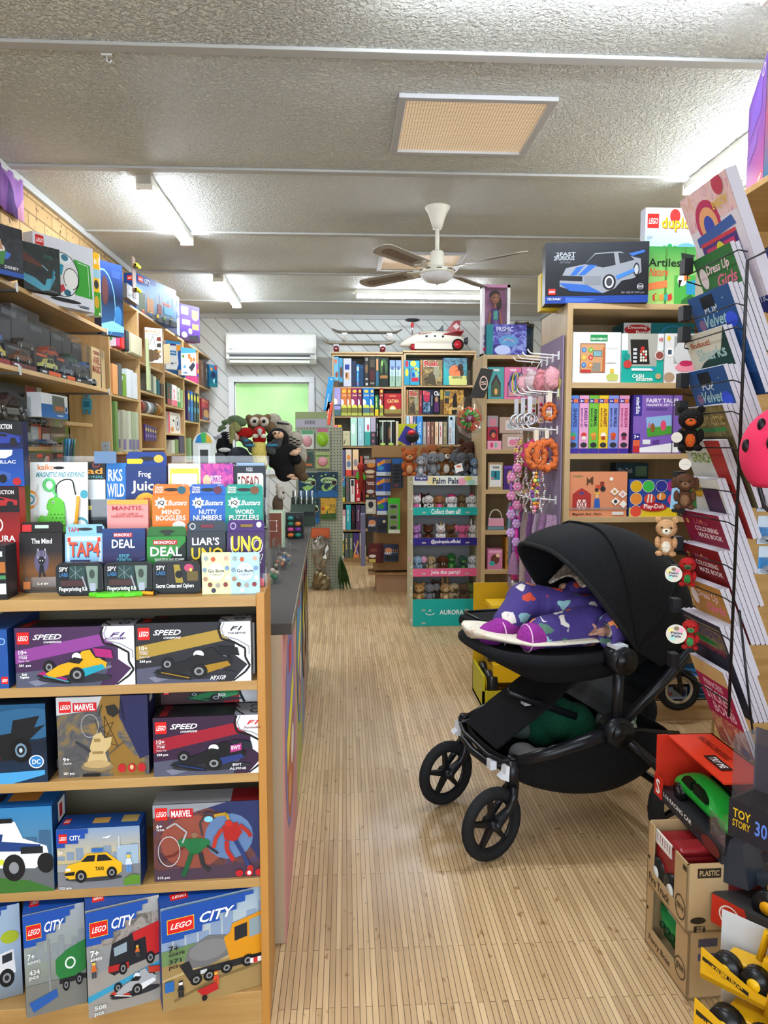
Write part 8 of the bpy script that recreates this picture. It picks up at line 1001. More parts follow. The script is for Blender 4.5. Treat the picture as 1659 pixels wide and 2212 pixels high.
for s in(-1,1):
 y=s*.197;w_=wheel_(.0,y,.12,.019,R(16),'front_wheel');hx=.085*math.cos(R(16));hy=y+.085*math.sin(R(16))
 b=MB().cyl((hx,hy,.215),(hx,hy,.315),.023,PP,18).cyl((hx,hy,.315),(hx,hy,.325),.018,PP,18)
 for q in(-.03,.03):b.tube(bz([(hx,hy+q*.5,.225),(hx-.01,hy+q,.2),(hx-.03,hy+q*1.1,.16),(0,y+q*1.05,.12)],5),[.014]*10+[.012]*6,PP,10)
 b.build('caster_fork',pm);MB().prism([(hx-.05,hy-.02,.262),(hx-.022,hy-.022,.25),(hx-.02,hy-.022,.3),(hx-.03,hy-.02,.305),(hx-.034,hy-.02,.275)],(0,.034,0),'b#d4d8de').build('white_lock',pm)
 wheel_(.655,s*.31,.15,.026,0,'rear_wheel',6)
 yy=s*.255
 b=MB().tube([(hx,hy,.3),(.2,s*.23,.345),(.28,yy,.375),(.41,yy,.405)],[.019,.02,.022,.024],PP,14).tube([(.41,yy,.405),(.55,s*.28,.28),(.655,s*.31,.15)],.016,PP,12);b.build('chassis_tube',pm)
 MB().cyl((.41,yy-.035,.405),(.41,yy+.035,.405),.047,PP,26).cyl((.41,yy+s*.035,.405),(.41,yy+s*.042,.405),.034,'b#0c0d10',26).build('fold_hub',pm)
 MB().tube([(.41,yy,.405),(.414,yy,.52),(.418,yy,.635)],.018,PP,14).build('seat_post',pm);MB().cyl((.418,yy-.035,.64),(.418,yy+.035,.64),.045,PP,26).cyl((.418,yy+s*.035,.64),(.418,yy+s*.042,.64),.036,'b#0a0b0d',26).build('seat_hub',pm);MB().box(.39,yy-.02,.678,.435,yy+.03,.69,'b#c8ccd0').build('release_button',pm)
 MB().tube([(.41,yy,.405),(.6,yy,.56),(.72,yy,.68),(.88,yy,.9)],.017,PP,12).build('handle_tube',pm)
MB().tube([(.88,-.255,.9),(.93,-.22,.93),(.93,.22,.93),(.88,.255,.9)],.02,'k#17120f',12).build('handlebar',pm)
MB().tube([(.083,-.175,.285),(.03,-.1,.28),(.02,0,.28),(.03,.1,.28),(.083,.22,.3)],.014,PP,12).build('front_crossbar',pm);MB().tube([(.655,-.31,.15),(.655,.31,.15)],.014,PP,10).build('rear_axle',pm);MB().box(.0,-.12,.27,.022,-.09,.3,'b#d4d8de',T=TF((.02,-.02,.0))).build('white_clip',pm)
# basket: open fabric bag
rr=[]
for a,hw_,zt_,zb_ in((.045,.17,.31,.27),(.12,.19,.32,.2),(.25,.21,.34,.145),(.4,.22,.37,.12),(.52,.22,.38,.13),(.62,.22,.36,.2),(.7,.2,.34,.29)):
 rr.append([(a,-hw_,zt_),(a,-hw_*1.03,(zt_+zb_)/2),(a,-hw_*.86,zb_+.01),(a,0,zb_-.01),(a,hw_*.86,zb_+.01),(a,hw_*1.03,(zt_+zb_)/2),(a,hw_,zt_)])
b=MB();n=7;vs=[p for r_ in rr for p in r_];b.add(vs,[(i*n+j,i*n+j+1,(i+1)*n+j+1,(i+1)*n+j)for i in range(len(rr)-1)for j in range(n-1)]+[tuple(range(n))[::-1],tuple(range((len(rr)-1)*n,len(rr)*n))],PF_,True);b.build('basket',pm,mods=[('SUBSURF',{'levels':2,'render_levels':2}),('SOLIDIFY',{'thickness':.006})])
MB().tube([r_[0]for r_ in rr][::-1]+[(.03,-.1,.305),(.03,.1,.305)]+[r_[-1]for r_ in rr],.008,PP,8).build('basket_rim',pm)
MB().loft([[(a+.0,y,z),(a+.0,-y*.6,z),(a+.012,-y*.6,z),(a+.012,y,z)]for a,y,z in((.06,.16,.32),(.16,.17,.39),(.27,.17,.46),(.36,.15,.53))],PF_,smooth=False).build('basket_flap',pm)
# seat
S=lambda u:max(0,u)**.5
rings=[]
for a,hw_,zt_,zb_ in((.015,.08,.672,.645),(.04,.13,.672,.63),(.08,.175,.665,.6),(.14,.195,.66,.57),(.2,.2,.652,.53),(.32,.2,.648,.52),(.45,.2,.65,.52),(.6,.195,.69,.56),(.72,.18,.73,.62),(.8,.14,.78,.7)):
 rings.append([(a,-hw_,zt_),(a,-hw_*1.02,zt_*.7+zb_*.3),(a,-hw_*.75,zb_),(a,0,zb_-.006),(a,hw_*.75,zb_),(a,hw_*1.02,zt_*.7+zb_*.3),(a,hw_,zt_),(a,hw_*.5,zt_-.015),(a,-hw_*.5,zt_-.015)])
MB().loft(rings,PF_).build('seat',pm,mods=[('SUBSURF',{'levels':1,'render_levels':2})])
MB().tube(bz([(.46,-.215,.645),(.3,-.215,.635),(.17,-.21,.64),(.06,-.16,.65),(.02,-.08,.658),(.02,.08,.658),(.06,.16,.65),(.17,.21,.64),(.46,.215,.645)],5),.019,'k#101216',10).build('seat_rim',pm)
rings=[[(a,hw_*math.cos(t)+.0,z+.014*math.sin(t)+.02*abs(math.cos(t)))for t in[k*math.pi/7 for k in range(14)]]for a,hw_,z in((.0,.07,.69),(.03,.12,.688),(.09,.155,.676),(.16,.17,.662),(.25,.18,.66),(.45,.18,.66),(.6,.16,.69))]
def m_spots(name,base,pal,sc,r0):
 m,nt,b=nm(name);L=nt.links.new;n=node(nt,'ShaderNodeTexNoise',Scale=sc*1.3);c=coords(nt);L(c,n.inputs[0]);mx=node(nt,'ShaderNodeMix',data_type='VECTOR');mx.inputs[0].default_value=.06;L(c,mx.inputs[4]);L(n.outputs['Color'],mx.inputs[5])
 v=node(nt,'ShaderNodeTexVoronoi',Scale=sc,Randomness=.75);L(mx.outputs[1],v.inputs[0]);sp=node(nt,'ShaderNodeSeparateColor');L(v.outputs['Color'],sp.inputs[0]);r=ramp(nt,[(i/len(pal),p)for i,p in enumerate(pal)],'CONSTANT');L(sp.outputs[0],r.inputs[0])
 r2_=ramp(nt,[(r0,'#ffffff'),(r0+.03,'#000000')]);L(v.outputs['Distance'],r2_.inputs[0]);m3=node(nt,'ShaderNodeMix',data_type='RGBA');m3.inputs[6].default_value=lin(base);L(r2_.outputs[0],m3.inputs[0]);L(r.outputs[0],m3.inputs[7]);L(m3.outputs[2],b.inputs['Base Color']);b.inputs['Roughness'].default_value=.8
 n2=node(nt,'ShaderNodeTexNoise',Scale=14.0,Detail=2.0);L(c,n2.inputs[0]);bump(nt,b,n2.outputs[0],.6,.012);return m
MB().loft(rings,m_spots('floral_quilt','#ddd4c2',['#c89a8c','#d8b89c','#8a9a7c','#e4dccc'],30.0,.2)).build('seat_liner',pm)
b=MB().box(.16,.26,.59,.46,.5,.65,PF_);b.build('second_seat',pm,bevel=.03);MB().tube([(.19,.28,.652),(.43,.28,.652),(.43,.48,.652),(.19,.48,.652)],.006,PP,8,closed=True).build('second_seat_rim',pm)
# hood: fan of fabric arches sharing a pivot
AX,AZ=.5,.655;prof=[(52,.42),(57,.432),(66,.425),(79,.412),(94,.402),(110,.385),(128,.36),(147,.355),(168,.34),(190,.28),(212,.2)];rings=[];ns=20
for k,(ph,Rk)in enumerate(prof):
 ph=R(ph);ring=[];hw_=.235 if k<8 else.22
 for j in range(ns+1):
  s=-math.pi/2+math.pi*j/ns;c=math.copysign(abs(math.cos(s))**.62,math.cos(s))if abs(math.cos(s))>1e-6 else 0;bb=math.copysign(abs(math.sin(s))**.62,s)*hw_
  ring.append((AX-Rk*c*math.cos(ph),bb,AZ+Rk*c*math.sin(ph)+.0))
 rings.append(ring)
n=ns+1;vs=[p for r_ in rings for p in r_];MB().add(vs,[(i*n+j,i*n+j+1,(i+1)*n+j+1,(i+1)*n+j)for i in range(len(rings)-1)for j in range(ns)],'k#101114',True).build('hood',pm,mods=[('SUBSURF',{'levels':1,'render_levels':2}),('SOLIDIFY',{'thickness':.005,'offset':1})])
MB().tube(rings[0],.008,'k#1a1b1c',8).build('hood_brim',pm);MB().tube(rings[6],.006,'k#08090a',8).build('hood_seam',pm);MB().tube(rings[3],.004,'k#08090a',8).build('hood_seam',pm)
m_,nt,bs=nm('ribbed_mesh_fabric');wv=node(nt,'ShaderNodeTexWave',Scale=9.0,bands_direction='Z');nt.links.new(coords(nt),wv.inputs[0]);r_=ramp(nt,[(0,'#0a0b0d'),(.2,'#1e2023')]);nt.links.new(wv.outputs[0],r_.inputs[0]);nt.links.new(r_.outputs[0],bs.inputs['Base Color'])
MB().loft([[(a,-hw_,z),(a,hw_,z),(a+.01,hw_,z-.01),(a+.01,-hw_,z-.01)]for a,hw_,z in((.46,.2,.4),(.6,.2,.5),(.74,.2,.62))],m_,smooth=False).build('mesh_panel',pm)
MB().box(.2,-.03,.43,.25,.0,.445,'b#b8bcc0',T=TF((0,0,0))).build('label_tag',pm);MB().tube([(.12,-.06,.5),(.2,-.05,.46),(.36,-.1,.4)],.013,PP,10).build('footrest_bar',pm)
MB().tube(bz([(.72,.1,.45),(.8,.12,.36),(.82,.12,.28),(.76,.12,.2)],6),.03,'k#101215',10).build('hanging_strap',pm)
# ---- child lying in the pram ----
PM=TF((PO.x,PO.y,FZ-.022),PA);pw_=lambda a,b_,z:PM@Vector((a,b_,z))
def pblob(name,items,m,parent=None,vox=.006,mods=()):
 b=MB()
 for it in items:b.sph(it[:3],it[3]if len(it)==4 else it[3:],m,n=14,k=10)
 return b.build(name,parent,mods=[('REMESH',{'mode':'VOXEL','voxel_size':vox,'use_smooth_shade':True}),('SMOOTH',{'factor':.6,'iterations':4})]+list(mods))
SK='b#c09078';lerp=lambda p,q,r0,r1,n:[tuple(p[i]+(q[i]-p[i])*t/n for i in range(3))+(r0+(r1-r0)*t/n,)for t in range(n+1)]
body=[(.7,0,.8,.072)]+lerp((.66,0,.77),(.6,0,.745),.03,.045,2)+lerp((.58,0,.74),(.42,0,.73),.07,.065,4)+lerp((.42,-.06,.73),(.22,-.085,.725),.045,.03,5)+lerp((.42,.05,.74),(.24,.07,.78),.045,.035,4)+lerp((.24,.07,.78),(.17,.045,.73),.035,.028,4)+lerp((.58,-.08,.75),(.43,-.15,.73),.03,.02,5)+lerp((.56,.08,.77),(.42,.1,.83),.03,.02,4)+[(.41,-.157,.73,.02)]
for k in range(4):body+=lerp((.4,-.17+.012*k,.732),(.37+.004*abs(k-1.5),-.174+.013*k,.728-.004*k),.0075,.006,3)
body+=lerp((.405,-.14,.74),(.385,-.13,.757),.008,.006,2)
ch=pblob('person',body,SK,None,.0045);ch.matrix_world=PM;tag(ch,'small child lying in the pram, purple animal-print puffer suit, one knee raised','person')
for s in(-1,1):MB().sph((.635,s*.026,.83),(.006,.009,.009),'b#101010',n=8,k=6).build('eye',ch)
pblob('hair',[(.72,0,.825,.07,.072,.06),(.74,0,.79,.06,.07,.06)],'k#3a2418',ch);MB().sph((.63,0,.8),(.012,.01,.01),SK,n=8,k=6).build('nose',ch);MB().sph((.636,0,.775),(.006,.016,.005),'b#a8605c',n=8,k=6).build('mouth',ch)
for s in(-1,1):MB().sph((.7,s*.073,.8),(.014,.008,.018),SK,n=8,k=6).build('ear',ch)
SUIT=m_spots('animal_print_suit','#3f3078',['#d8562c','#e08848','#4f7464','#8ab8c0','#d8d0c8','#c8442c'],15.0,.3)
suit=lerp((.6,0,.735),(.42,0,.735),.085,.09,5)+lerp((.42,-.07,.73),(.225,-.095,.725),.072,.055,6)+lerp((.44,.06,.75),(.25,.085,.795),.075,.068,5)+lerp((.25,.075,.79),(.17,.05,.73),.068,.055,4)+lerp((.57,.1,.78),(.45,.08,.82),.05,.04,4)
pblob('snowsuit',suit,SUIT,ch)
slv=[[(a+.0,-.17+dy+r_*math.cos(t),.735+r_*math.sin(t))for t in[k*.3927 for k in range(16)]]for a,r_,dy in((.56,.05,.07),(.5,.058,.04),(.45,.062,.01),(.41,.058,-.02),(.392,.045,-.035),(.405,.034,-.03),(.44,.03,0))]
MB().loft(slv,SUIT).build('sleeve',ch)
for sy,p,q in((0,(.23,-.1,.722),(.17,-.11,.715)),(1,(.17,.04,.72),(.09,.02,.7))):
 b_=pblob('bootie',lerp(p,q,.046,.044,4)+([(q[0]+.005,q[1],q[2]+.006,.045)]if not sy else[(q[0]-.03,q[1],q[2]-.01,.036)]),'k#8c2c8a',ch)
 MB().tube([(q[0]-.012+(.05*sy),q[1]+.046*math.cos(t*.3927),q[2]+.046*math.sin(t*.3927))for t in range(16)],.0025,'m#d8b0d0',6,closed=True).build('stitching',b_);MB().tube([(p[0],p[1]-.02,p[2]+.045),(p[0]-.02,p[1]-.03,p[2]+.05),(p[0]-.01,p[1]+.01,p[2]+.055)],.003,'m#e8e0e8',6).build('lace',b_)
m_,nt,bs=nm('check_muslin');br=node(nt,'ShaderNodeTexChecker',Scale=55.0);nt.links.new(coords(nt),br.inputs[0]);br.inputs['Color1'].default_value=lin('#b8b0a8');br.inputs['Color2'].default_value=lin('#8a8078');nt.links.new(br.outputs[0],bs.inputs['Base Color'])
bl=[[(.36+.05*i+.01*math.sin(j),-.12+.045*j,.86+.018*math.sin(i*1.3+j)+.03*(1-abs(j-2.5)/2.5)+(.03*i if i<3 else.09-.01*i))for j in range(6)]for i in range(6)]
o=MB().add([p for r_ in bl for p in r_],[(i*6+j,i*6+j+1,(i+1)*6+j+1,(i+1)*6+j)for i in range(5)for j in range(5)],m_,True).build('muslin_wrap',mods=[('SUBSURF',{'levels':2,'render_levels':2}),('SOLIDIFY',{'thickness':.006})]);o.matrix_world=PM;tag(o,'checked grey and white muslin wrap hung inside the pram hood','blanket')
for nme,lab,cc,its in(('shopping_bag','dark green cloth bag stuffed in the pram basket','k#0f4a34',[(.36,.03,.37,.08,.09,.08),(.32,.06,.33,.07,.07,.07),(.42,.0,.35,.07,.08,.08)]),('muslin_cloth','crumpled white cloth in the pram basket','m#a9a9aa',[(.25,-.06,.27,.07,.05,.035),(.2,-.02,.28,.05,.05,.035),(.3,-.08,.28,.05,.04,.04)]),('rolled_mat','grey-green rolled mat in the pram basket','k#4a5650',[(.25,.12,.33,.05,.09,.05)]),('patterned_bag','green and white patterned bag at the back of the pram basket','n#1a6a4c#d0d8d4#18644a',[(.58,-.02,.39,.05,.09,.08),(.57,-.03,.34,.06,.1,.06)])):
 o=pblob(nme,its,cc,None,.006);o.matrix_world=PM;tag(o,lab,'bag' if 'bag' in nme else 'cloth')
# small wheel of a doll's bicycle on the shelf behind
p=onY(1466,1490,3.36);t=thing('toy_bicycle','toy bicycle whose small black wheel shows behind the pram','toy bicycle',p);MB().tube([(.085*math.cos(a*.3142),0,.085*math.sin(a*.3142))for a in range(20)],.017,PT,10,closed=True).build('wheel',t);MB().tube([(.064*math.cos(a*.3142),0,.064*math.sin(a*.3142))for a in range(20)],.008,'b#a89e88',8,closed=True).cyl((0,-.03,0),(0,.03,0),.014,PP).build('rim',t);MB().tube([(0,-.03,0),(-.02,-.03,.1),(.05,-.03,.2)],.012,PP,8).tube([(-.05,-.02,.1),(-.2,-.02,.08)],.014,PP,8).build('fork',t)
# ================= MAGAZINE RACK =================
MX=.97;TA=R(22);PG_='m#b9b5bf'
def mag(lab,px,py,x2,h,base,art,n=3,th=.011,X=MX,name='activity_book',cat='book',ta=TA,pgs=PG_):
 TL=onX(px,py,X);w_=TL.y-onX(x2,py,X).y;BL=TL+Vector((h*math.sin(ta),0,-h*math.cos(ta)))
 for k in range(n):
  o=carton(name,lab if k==0 else lab+(', copy behind' if n==2 else ', %s copy behind'%['','first','second','third'][k]),cat,(BL.x+(th+.0015)*k/math.cos(ta)+.0,BL.y,BL.z),-HALF,w_,th,h,pgs,[('r',0,0,1,1,base)]+(art if k==0 else[]),rx=ta)
pop=[('e',.16,.28,.08,.05,'#8a6a90'),('t',.32,.12,.62,.2,'POP','#dfe8f0'),('i',.24,.21,.76,.32,'Velvet','#a8d0d0'),('e',.84,.3,.13,.07,'#3c5ae0'),('e',.5,.62,.3,.1,'#5a8ac0'),('r',0,.8,1,1,'#183c70'),('r',.3,.03,.6,.14,'#20262e'),('e',.8,.1,.01,.008,'#e8e8f0'),('e',.6,.2,.01,.008,'#e8e8f0')]
maze=lambda t_:[('e',.12,.12,.04,.03,'#d8a050'),('e',.5,.1,.03,.02,'#d8a050'),('e',.8,.2,.02,.02,'#d8a050'),('i',.3,.08,.66,.14,t_,'#c8607c'),('t',.28,.16,.86,.215,'COLOURING','#f0dce0'),('t',.32,.235,.92,.29,'MAZE BOOK','#f0dce0')]
girls=[('e',.14,.2,.1,.1,'#e8d8dc'),('i',.24,.1,.84,.21,'Dress Up','#f0d0d8'),('i',.44,.22,.94,.33,'Girls','#e06a8c'),('e',.5,.84,.3,.1,'#e8b8a0')]
mag('green dress-up sticker book, topmost in the wire rack',1497,565,1575,.29,'#34703c',girls,2)
mag('blue velvet colouring book, second from the top of the wire rack',1485,648,1571,.297,'#2a5590',pop,3)
mag('white and dark green shark book in the wire rack',1477,730,1560,.28,'#16403c',[('p',[(0,0),(1,0),(.8,.2),(.3,.3),(0,.42)],'#d8d4c4'),('t',.1,.08,.6,.14,'findout!','#b85030'),('t',.2,.16,.9,.28,'Sharks','#a8c8c8')],2)
mag('blue velvet colouring book beneath the shark book',1481,806,1562,.297,'#2a5590',pop,3)
mag('brown and gold prehistoric colouring book with thick lettering',1480,883,1560,.29,'#5c5238',[('r',0,.0,1,.3,'n#6c5c34#8a7c4c#4a4434'),('t',.14,.1,.92,.19,'MEGATASTIC','#b8a46c'),('r',.1,.21,.9,.25,'#3c8a4c'),('e',.6,.8,.3,.12,'#7c2c28')],3)
mag('white and red storybook with green letters in the wire rack',1474,953,1552,.28,'#dcdcd4',[('p',[(.6,0),(1,0),(1,1),(.8,1)],'#a8302c'),('t',.08,.06,.4,.1,'Dr. Seuss','#26262a'),('t',.12,.12,.66,.23,'GRINCH','#7c9a2c'),('e',.6,.7,.26,.1,'#e8ece4')],2)
mag('white and green crayon activity book in the wire rack',1474,1030,1548,.27,'#d8d8d0',[('p',[(0,0),(.4,0),(0,.5)],'#3a8a3c'),('e',.34,.13,.17,.08,'#d8a828'),('i',.2,.1,.48,.16,'Crayola','#2c6a3c'),('r',.5,.1,.96,.9,'#4c2c4c'),('e',.7,.5,.12,.1,'#8a4a6c')],2)
mag('crimson unicorn maze colouring book, upper of the two maze books',1469,1100,1552,.26,'#8c1c3c',maze('Unico'),3)
mag('red maze colouring book, lower of the two maze books',1471,1170,1552,.27,'#7c1a1c',maze('Horse'),4)
mag('gold dress-up sticker book low in the wire rack',1480,1246,1556,.25,'#b8843c',girls,2)
mag('dark dinosaur colouring book with green hills in the wire rack',1471,1315,1556,.28,'#3a3844',[('r',.05,.05,.95,.3,'n#6a5c4c#8a7c5c#4a4450'),('t',.1,.1,.9,.19,'MEGATASTIC','#4c4478'),('e',.4,.24,.4,.03,'#2c7a3c'),('t',.2,.28,.9,.34,'DINOSAURS','#a83c50')],4)
mag('pink princess sticker book in the lowest pocket of the wire rack',1490,1411,1563,.27,'#a82c58',[('r',0,0,1,.18,'#d0b078'),('t',.2,.22,.76,.29,'PRINCESS','#f0c8d8'),('t',.14,.32,.86,.46,'STICKER','#e8c8d8'),('t',.24,.48,.88,.6,'BOMB','#e8c8d8'),('r',0,.64,1,1,'n#c8a87c#a84c50#e0d0b8'),('e',.8,.93,.12,.06,'#5a2c7c')],2,.006)
mag('large white and pink puzzle picture box leaning on top of the rack',1468,436,1563,.33,'#d8d0d8',[('r',0,0,1,.3,'n#d8a898#e0c0c0#c88a9c'),('e',.42,.28,.24,.18,'#b8305c'),('e',.42,.3,.18,.14,'#e0a070'),('e',.42,.32,.1,.09,'#3a4aa8'),('p',[(.1,.36),(.86,.32),(.9,.4),(.1,.44)],'#3a5a9c'),('r',.14,.42,.86,.74,'#4c3478'),('r',.14,.42,.86,.45,'#c83a48'),('r',.14,.71,.86,.74,'#c83a48'),('r',.22,.48,.42,.7,'#c83468'),('r',.58,.48,.8,.7,'#c83468'),('e',.5,.58,.1,.12,'#d8c83c'),('e',.8,.06,.1,.08,'#b83a50'),('t',.6,.16,.9,.24,'ENJOY','#d8b83c')]+[('r',.12+.11*i,.8+.05*(i%3),.18+.11*i,.85+.05*(i%3),c)for i,c in enumerate(('#c83a58','#3a5aa8','#d8b83c','#c83a58','#3a3a78','#d86a3c','#c83a58'))],1,.03,MX-.02,'puzzle_box','toy box')
mag('dark blue sticker book with big white letters at the right picture edge',1606,560,1690,.16,'#1c2c78',[('t',.0,.2,.5,.6,'IK','#d0d4e0'),('t',.0,.7,.6,.82,'STICKERS','#d0d4e0')],2,X=1.12)
t=thing('wire_magazine_rack','black wire magazine rack full of activity books, tall right side','magazine rack',(MX,2.07,FZ));W_b='b#141416';zt_,zb_=onX(1620,560,MX+.0).z-FZ,onX(1592,1560,MX).z-FZ;yn=onX(1605,1000,MX+.01).y-2.07
MB().tube([(.0,yn,zb_-.0),(0,yn,zt_),(.06,yn-.03,zt_+.03),(.14,yn-.03,zt_+.06)],.004,W_b,8).build('front_post',t);MB().tube([(.17,yn,zb_-.06),(.17,yn,zt_+.08)],.004,W_b,8).build('back_post',t);MB().tube([(.17,.03,zb_-.06),(.17,.03,zt_+.08)],.004,W_b,8).build('back_post',t)
for py in(600,700,745,845,905,975,1060,1120,1205,1270,1345,1470):
 z=onX(1500,py,MX).z-FZ;MB().tube([(.0,yn,z),(-.012,yn+.02,z+.01),(-.012,.0,z+.01),(.0,.03,z),(.17,.03,z-.05)],.0018,W_b,6).build('pocket',t)
 MB().box(-.03,-.02,z+.012,-.006,.012,z+.052,'#1a1a1c').build('clip',t)
z=zb_-.02;MB().tube([(.05,yn+.06,z+.28),(.1,yn+.06,z-.05),(.15,yn+.06,z-.05)],.003,W_b,6).build('foot_wire',t)
for i,(px,py,r_)in enumerate(((1605,470,0),(1640,430,0),(1650,540,0))):p=onY(px,py,2.6);o=MB().tube([(0,0,0),(0,-.09,0),(0,-.11,.005),(0,-.115,.03)],.004,W_b,8).build('wall_hook');o.location=p;tag(o,['leftmost','upper right','lower right'][i]+' black wire hook on the plywood partition','hook')
def clip(lab,px,py,h,c,c2,ear,dx=0,ex=None,tagc=None):p=onX(px,py,MX-.06+dx);o=plush(lab,tuple(p),h,c,c2,ear,R(-25),belly=c2,extra=ex,name='clip_on_plush');return o
clip('cream and tan hamster plush clipped to the left of the magazine rack',1438,1200,.118,'#c09468','#e0d8c4','round');clip('brown kangaroo plush clinging above the hamster',1478,1100,.11,'#553724','#7c5c40','flop');clip('orange and black monkey plush clipped high on the rack',1490,975,.13,'#14100e','#c85a20','round',.02);clip('red and green parrot plush on the rack behind the upper tag',1484,1265,.09,'#a81c1c','#2c7a3c','none',.03,'beak');clip('red plush on the rack behind the lower tag',1490,1400,.09,'#a82020','#3a8a4c','none',.03)
for lab,px,py,r_ in(('round pastel swing tag on the upper red plush',1455,1240,.022),('round pastel swing tag on the lower red plush',1461,1370,.026),('folded white swing tag near the orange plush',1462,945,.014),('grey swing tag below the orange plush',1480,1003,.015)):
 p=onX(px,py,MX-.09);o=MB().prism([(r_*math.cos(k*.3142),0,r_*math.sin(k*.3142))for k in range(20)],(0,.003,0),'#d0ccc0').art(TF((-r_*.9,0,-r_*.9),0),r_*1.8,r_*1.8,([('e',.2,.3,.14,.14,'#e8d880'),('e',.75,.25,.14,.14,'#e8a0b8'),('e',.3,.75,.14,.14,'#a0d8c8'),('t',.2,.34,.8,.5,'Palm','#2c2c60'),('t',.25,.54,.75,.68,'Pals','#2c2c60'),('e',.5,.16,.14,.12,'#8a7458')]if px<1462 and py>1200 or py==1370 else[('l',[(.2,.5),(.8,.5)],.04,'#b0b0a8')])).build('swing_tag');o.location=p;o.rotation_euler=(0,0,R(-20));tag(o,lab,'price tag')
p=onX(1447,1100,MX-.1);o=MB().prism([(0,0,0),(.022,0,.004),(.026,0,.06),(.004,0,.056)],(0,.001,0),'#88b4d0').build('swing_tag');o.location=p;tag(o,'pale blue rectangular tag held by the kangaroo plush','price tag')
# pink helmet
p=onY(1714,948,1.6);t=thing('bicycle_helmet','bright pink child helmet with dark vents hanging at the right edge','helmet',p)
MB().lathe([(.108*math.cos(a*.13),.11*math.sin(a*.13)-.03)for a in range(-6,13)],'m#e0305c',36).build('shell',t,mods=[('SOLIDIFY',{'thickness':.008})])
for a,z_ in((195,.03),(215,-.01),(225,.045),(180,-.015),(240,.0),(205,.06)):
 a=R(a);rr_=.108*math.cos(math.asin(min(1,max(-1,(z_+.03)/.11))));MB().sph((rr_*math.cos(a),rr_*math.sin(a),z_),(.009,.009,.015),'#14080c',n=12,k=8).build('vent',t)
MB().tube([(-.09,0,-.05),(-.06,.0,-.15),(0,0,-.2)],.005,'b#1c1c1e').build('strap',t)
for i,(px,py)in enumerate(((1650,1080),(1650,1150),(1652,1215))):p=onY(px-15,py+25,1.9);t=thing('blister_pack',['upper','middle','lower'][i]+' blue and white car pack below the pink helmet','toy pack',p);MB().box(0,0,0,.12,.003,.075,'#b8c4d0').art(TF((0,-.0,0)),.12,.075,[('r',0,.4,1,.8,'#2a80c0')]).build('card',t);MB().box(.005,-.04,.005,.115,-.001,.045,'t#e0e8ec').build('clear_bubble',t);car_mb(MB(),.09,'b#c8ccd0',TF((.012,-.036,.008))).build('toy_car',t)
# ================= BOXED TOYS, LOWER RIGHT =================
KR='#b0946c'
def sidebox(name,lab,near,far,z,h,w_=.24):p,q=onZ(*near,z),onZ(*far,z);return thing(name,lab,'boxed toy',(p.x,p.y,z+.0008),math.atan2(q.y-p.y,q.x-p.x)-HALF),(q-p).length,h,w_
def openbox(t,L,h,w_,c,strip,pil,la,fa,lip=.0):
 MB().box(0,0,0,w_,L,.006,c).box(w_-.006,0,0,w_,L,h,c).box(0,L-.005,0,w_,L,h,c).box(0,0,0,w_,.005,h,c).art(I4,w_,h,fa).build('carton',t)
 MB().box(0,0,0,.005,L,strip,c).box(0,0,strip,.005,pil,h,c).box(0,L-pil*.5,strip,.005,L,h,c).art(TF((0,L,0),R(-90)),L,h,la).build('window_side',t)
zA_=FZ;h1=onP(1483,2015,tuple(onZ(1483,2160,FZ).xy),0).z-FZ
t,L,h,w_=sidebox('boxed_ferry_boat','kraft boxed green and white toy ferry on the floor, bottom of the stack',(1483,2162),(1393,2032),FZ,h1)
openbox(t,L,h,w_,KR,h*.3,L*.28,[('t',.1,.78,.62,.9,'Ferry Boat','#3c3020'),('o',.84,.66,.12,.16,'#3c3020',.88),('t',.76,.6,.92,.72,'green','#3c3020'),('e',.05,.4,.02,.03,'#3c3020')],[('r',.1,.1,.3,.22,'#4c4a58'),('r',.1,.32,.3,.42,'#4c4a70')])
b=MB().loft([[(.05+.03-x_,y,z_)for x_,z_ in((wd,.12*1),(wd*.8,.05),(0,.03),(-wd*.8,.05),(-wd,.12))]+[]for y,wd in((L*.12,.03),(L*.3,.066),(L*.75,.068),(L*.97,.04))],'b#1f7a3c');b.build('hull',t);MB().box(.03,L*.28,.12,.12,L*.72,.145,'b#d8dcdc').build('deck',t)
for k in range(4):MB().cyl((.012,L*(.36+.12*k),.085),(.02,L*(.36+.12*k),.085),.009,'b#0f3c20',12).build('porthole',t)
z2=FZ+h1+.001;h2=onP(1478,1868,tuple(onZ(1480,2015,z2).xy),0).z-z2
t,L,h,w_=sidebox('boxed_fire_truck','kraft boxed red toy fire truck stacked on the ferry box',(1481,2017),(1397,1904),z2,h2)
openbox(t,L,h,w_,KR,h*.26,L*.3,[('t',.06,.78,.6,.92,'Fire Truck','#2c2418'),('o',.86,.72,.12,.18,'#2c2418',.88),('t',.78,.66,.94,.78,'green toys','#2c2418'),('e',.06,.55,.025,.03,'#2c2418'),('r',.9,.05,.98,.12,'#2c2418')],[('r',.1,.06,.34,.2,'#2c2418'),('t',.12,.09,.32,.17,'PLASTIC',KR),('e',.12,.82,.08,.05,'#2c2418'),('t',.08,.9,.2,.99,'Fi','#2c2418'),('r',.42,.28,.98,.86,'#6c2024'),('r',.42,.56,.98,.86,'#5c6068')])
MB().box(.012,L*.3,.05,.15,L*.92,.15,'b#841c20').box(.012,L*.3,.15,.15,L*.55,.17,'b#841c20').build('truck_body',t,bevel=.008);b=MB().box(.008,L*.48,.155,.012,L*.88,.16,'b#dcd8d0').box(.008,L*.48,.125,.012,L*.88,.13,'b#dcd8d0')
for k in range(7):b.box(.008,L*(.49+.062*k),.128,.012,L*(.5+.062*k),.158,'b#dcd8d0')
b.build('ladder',t)
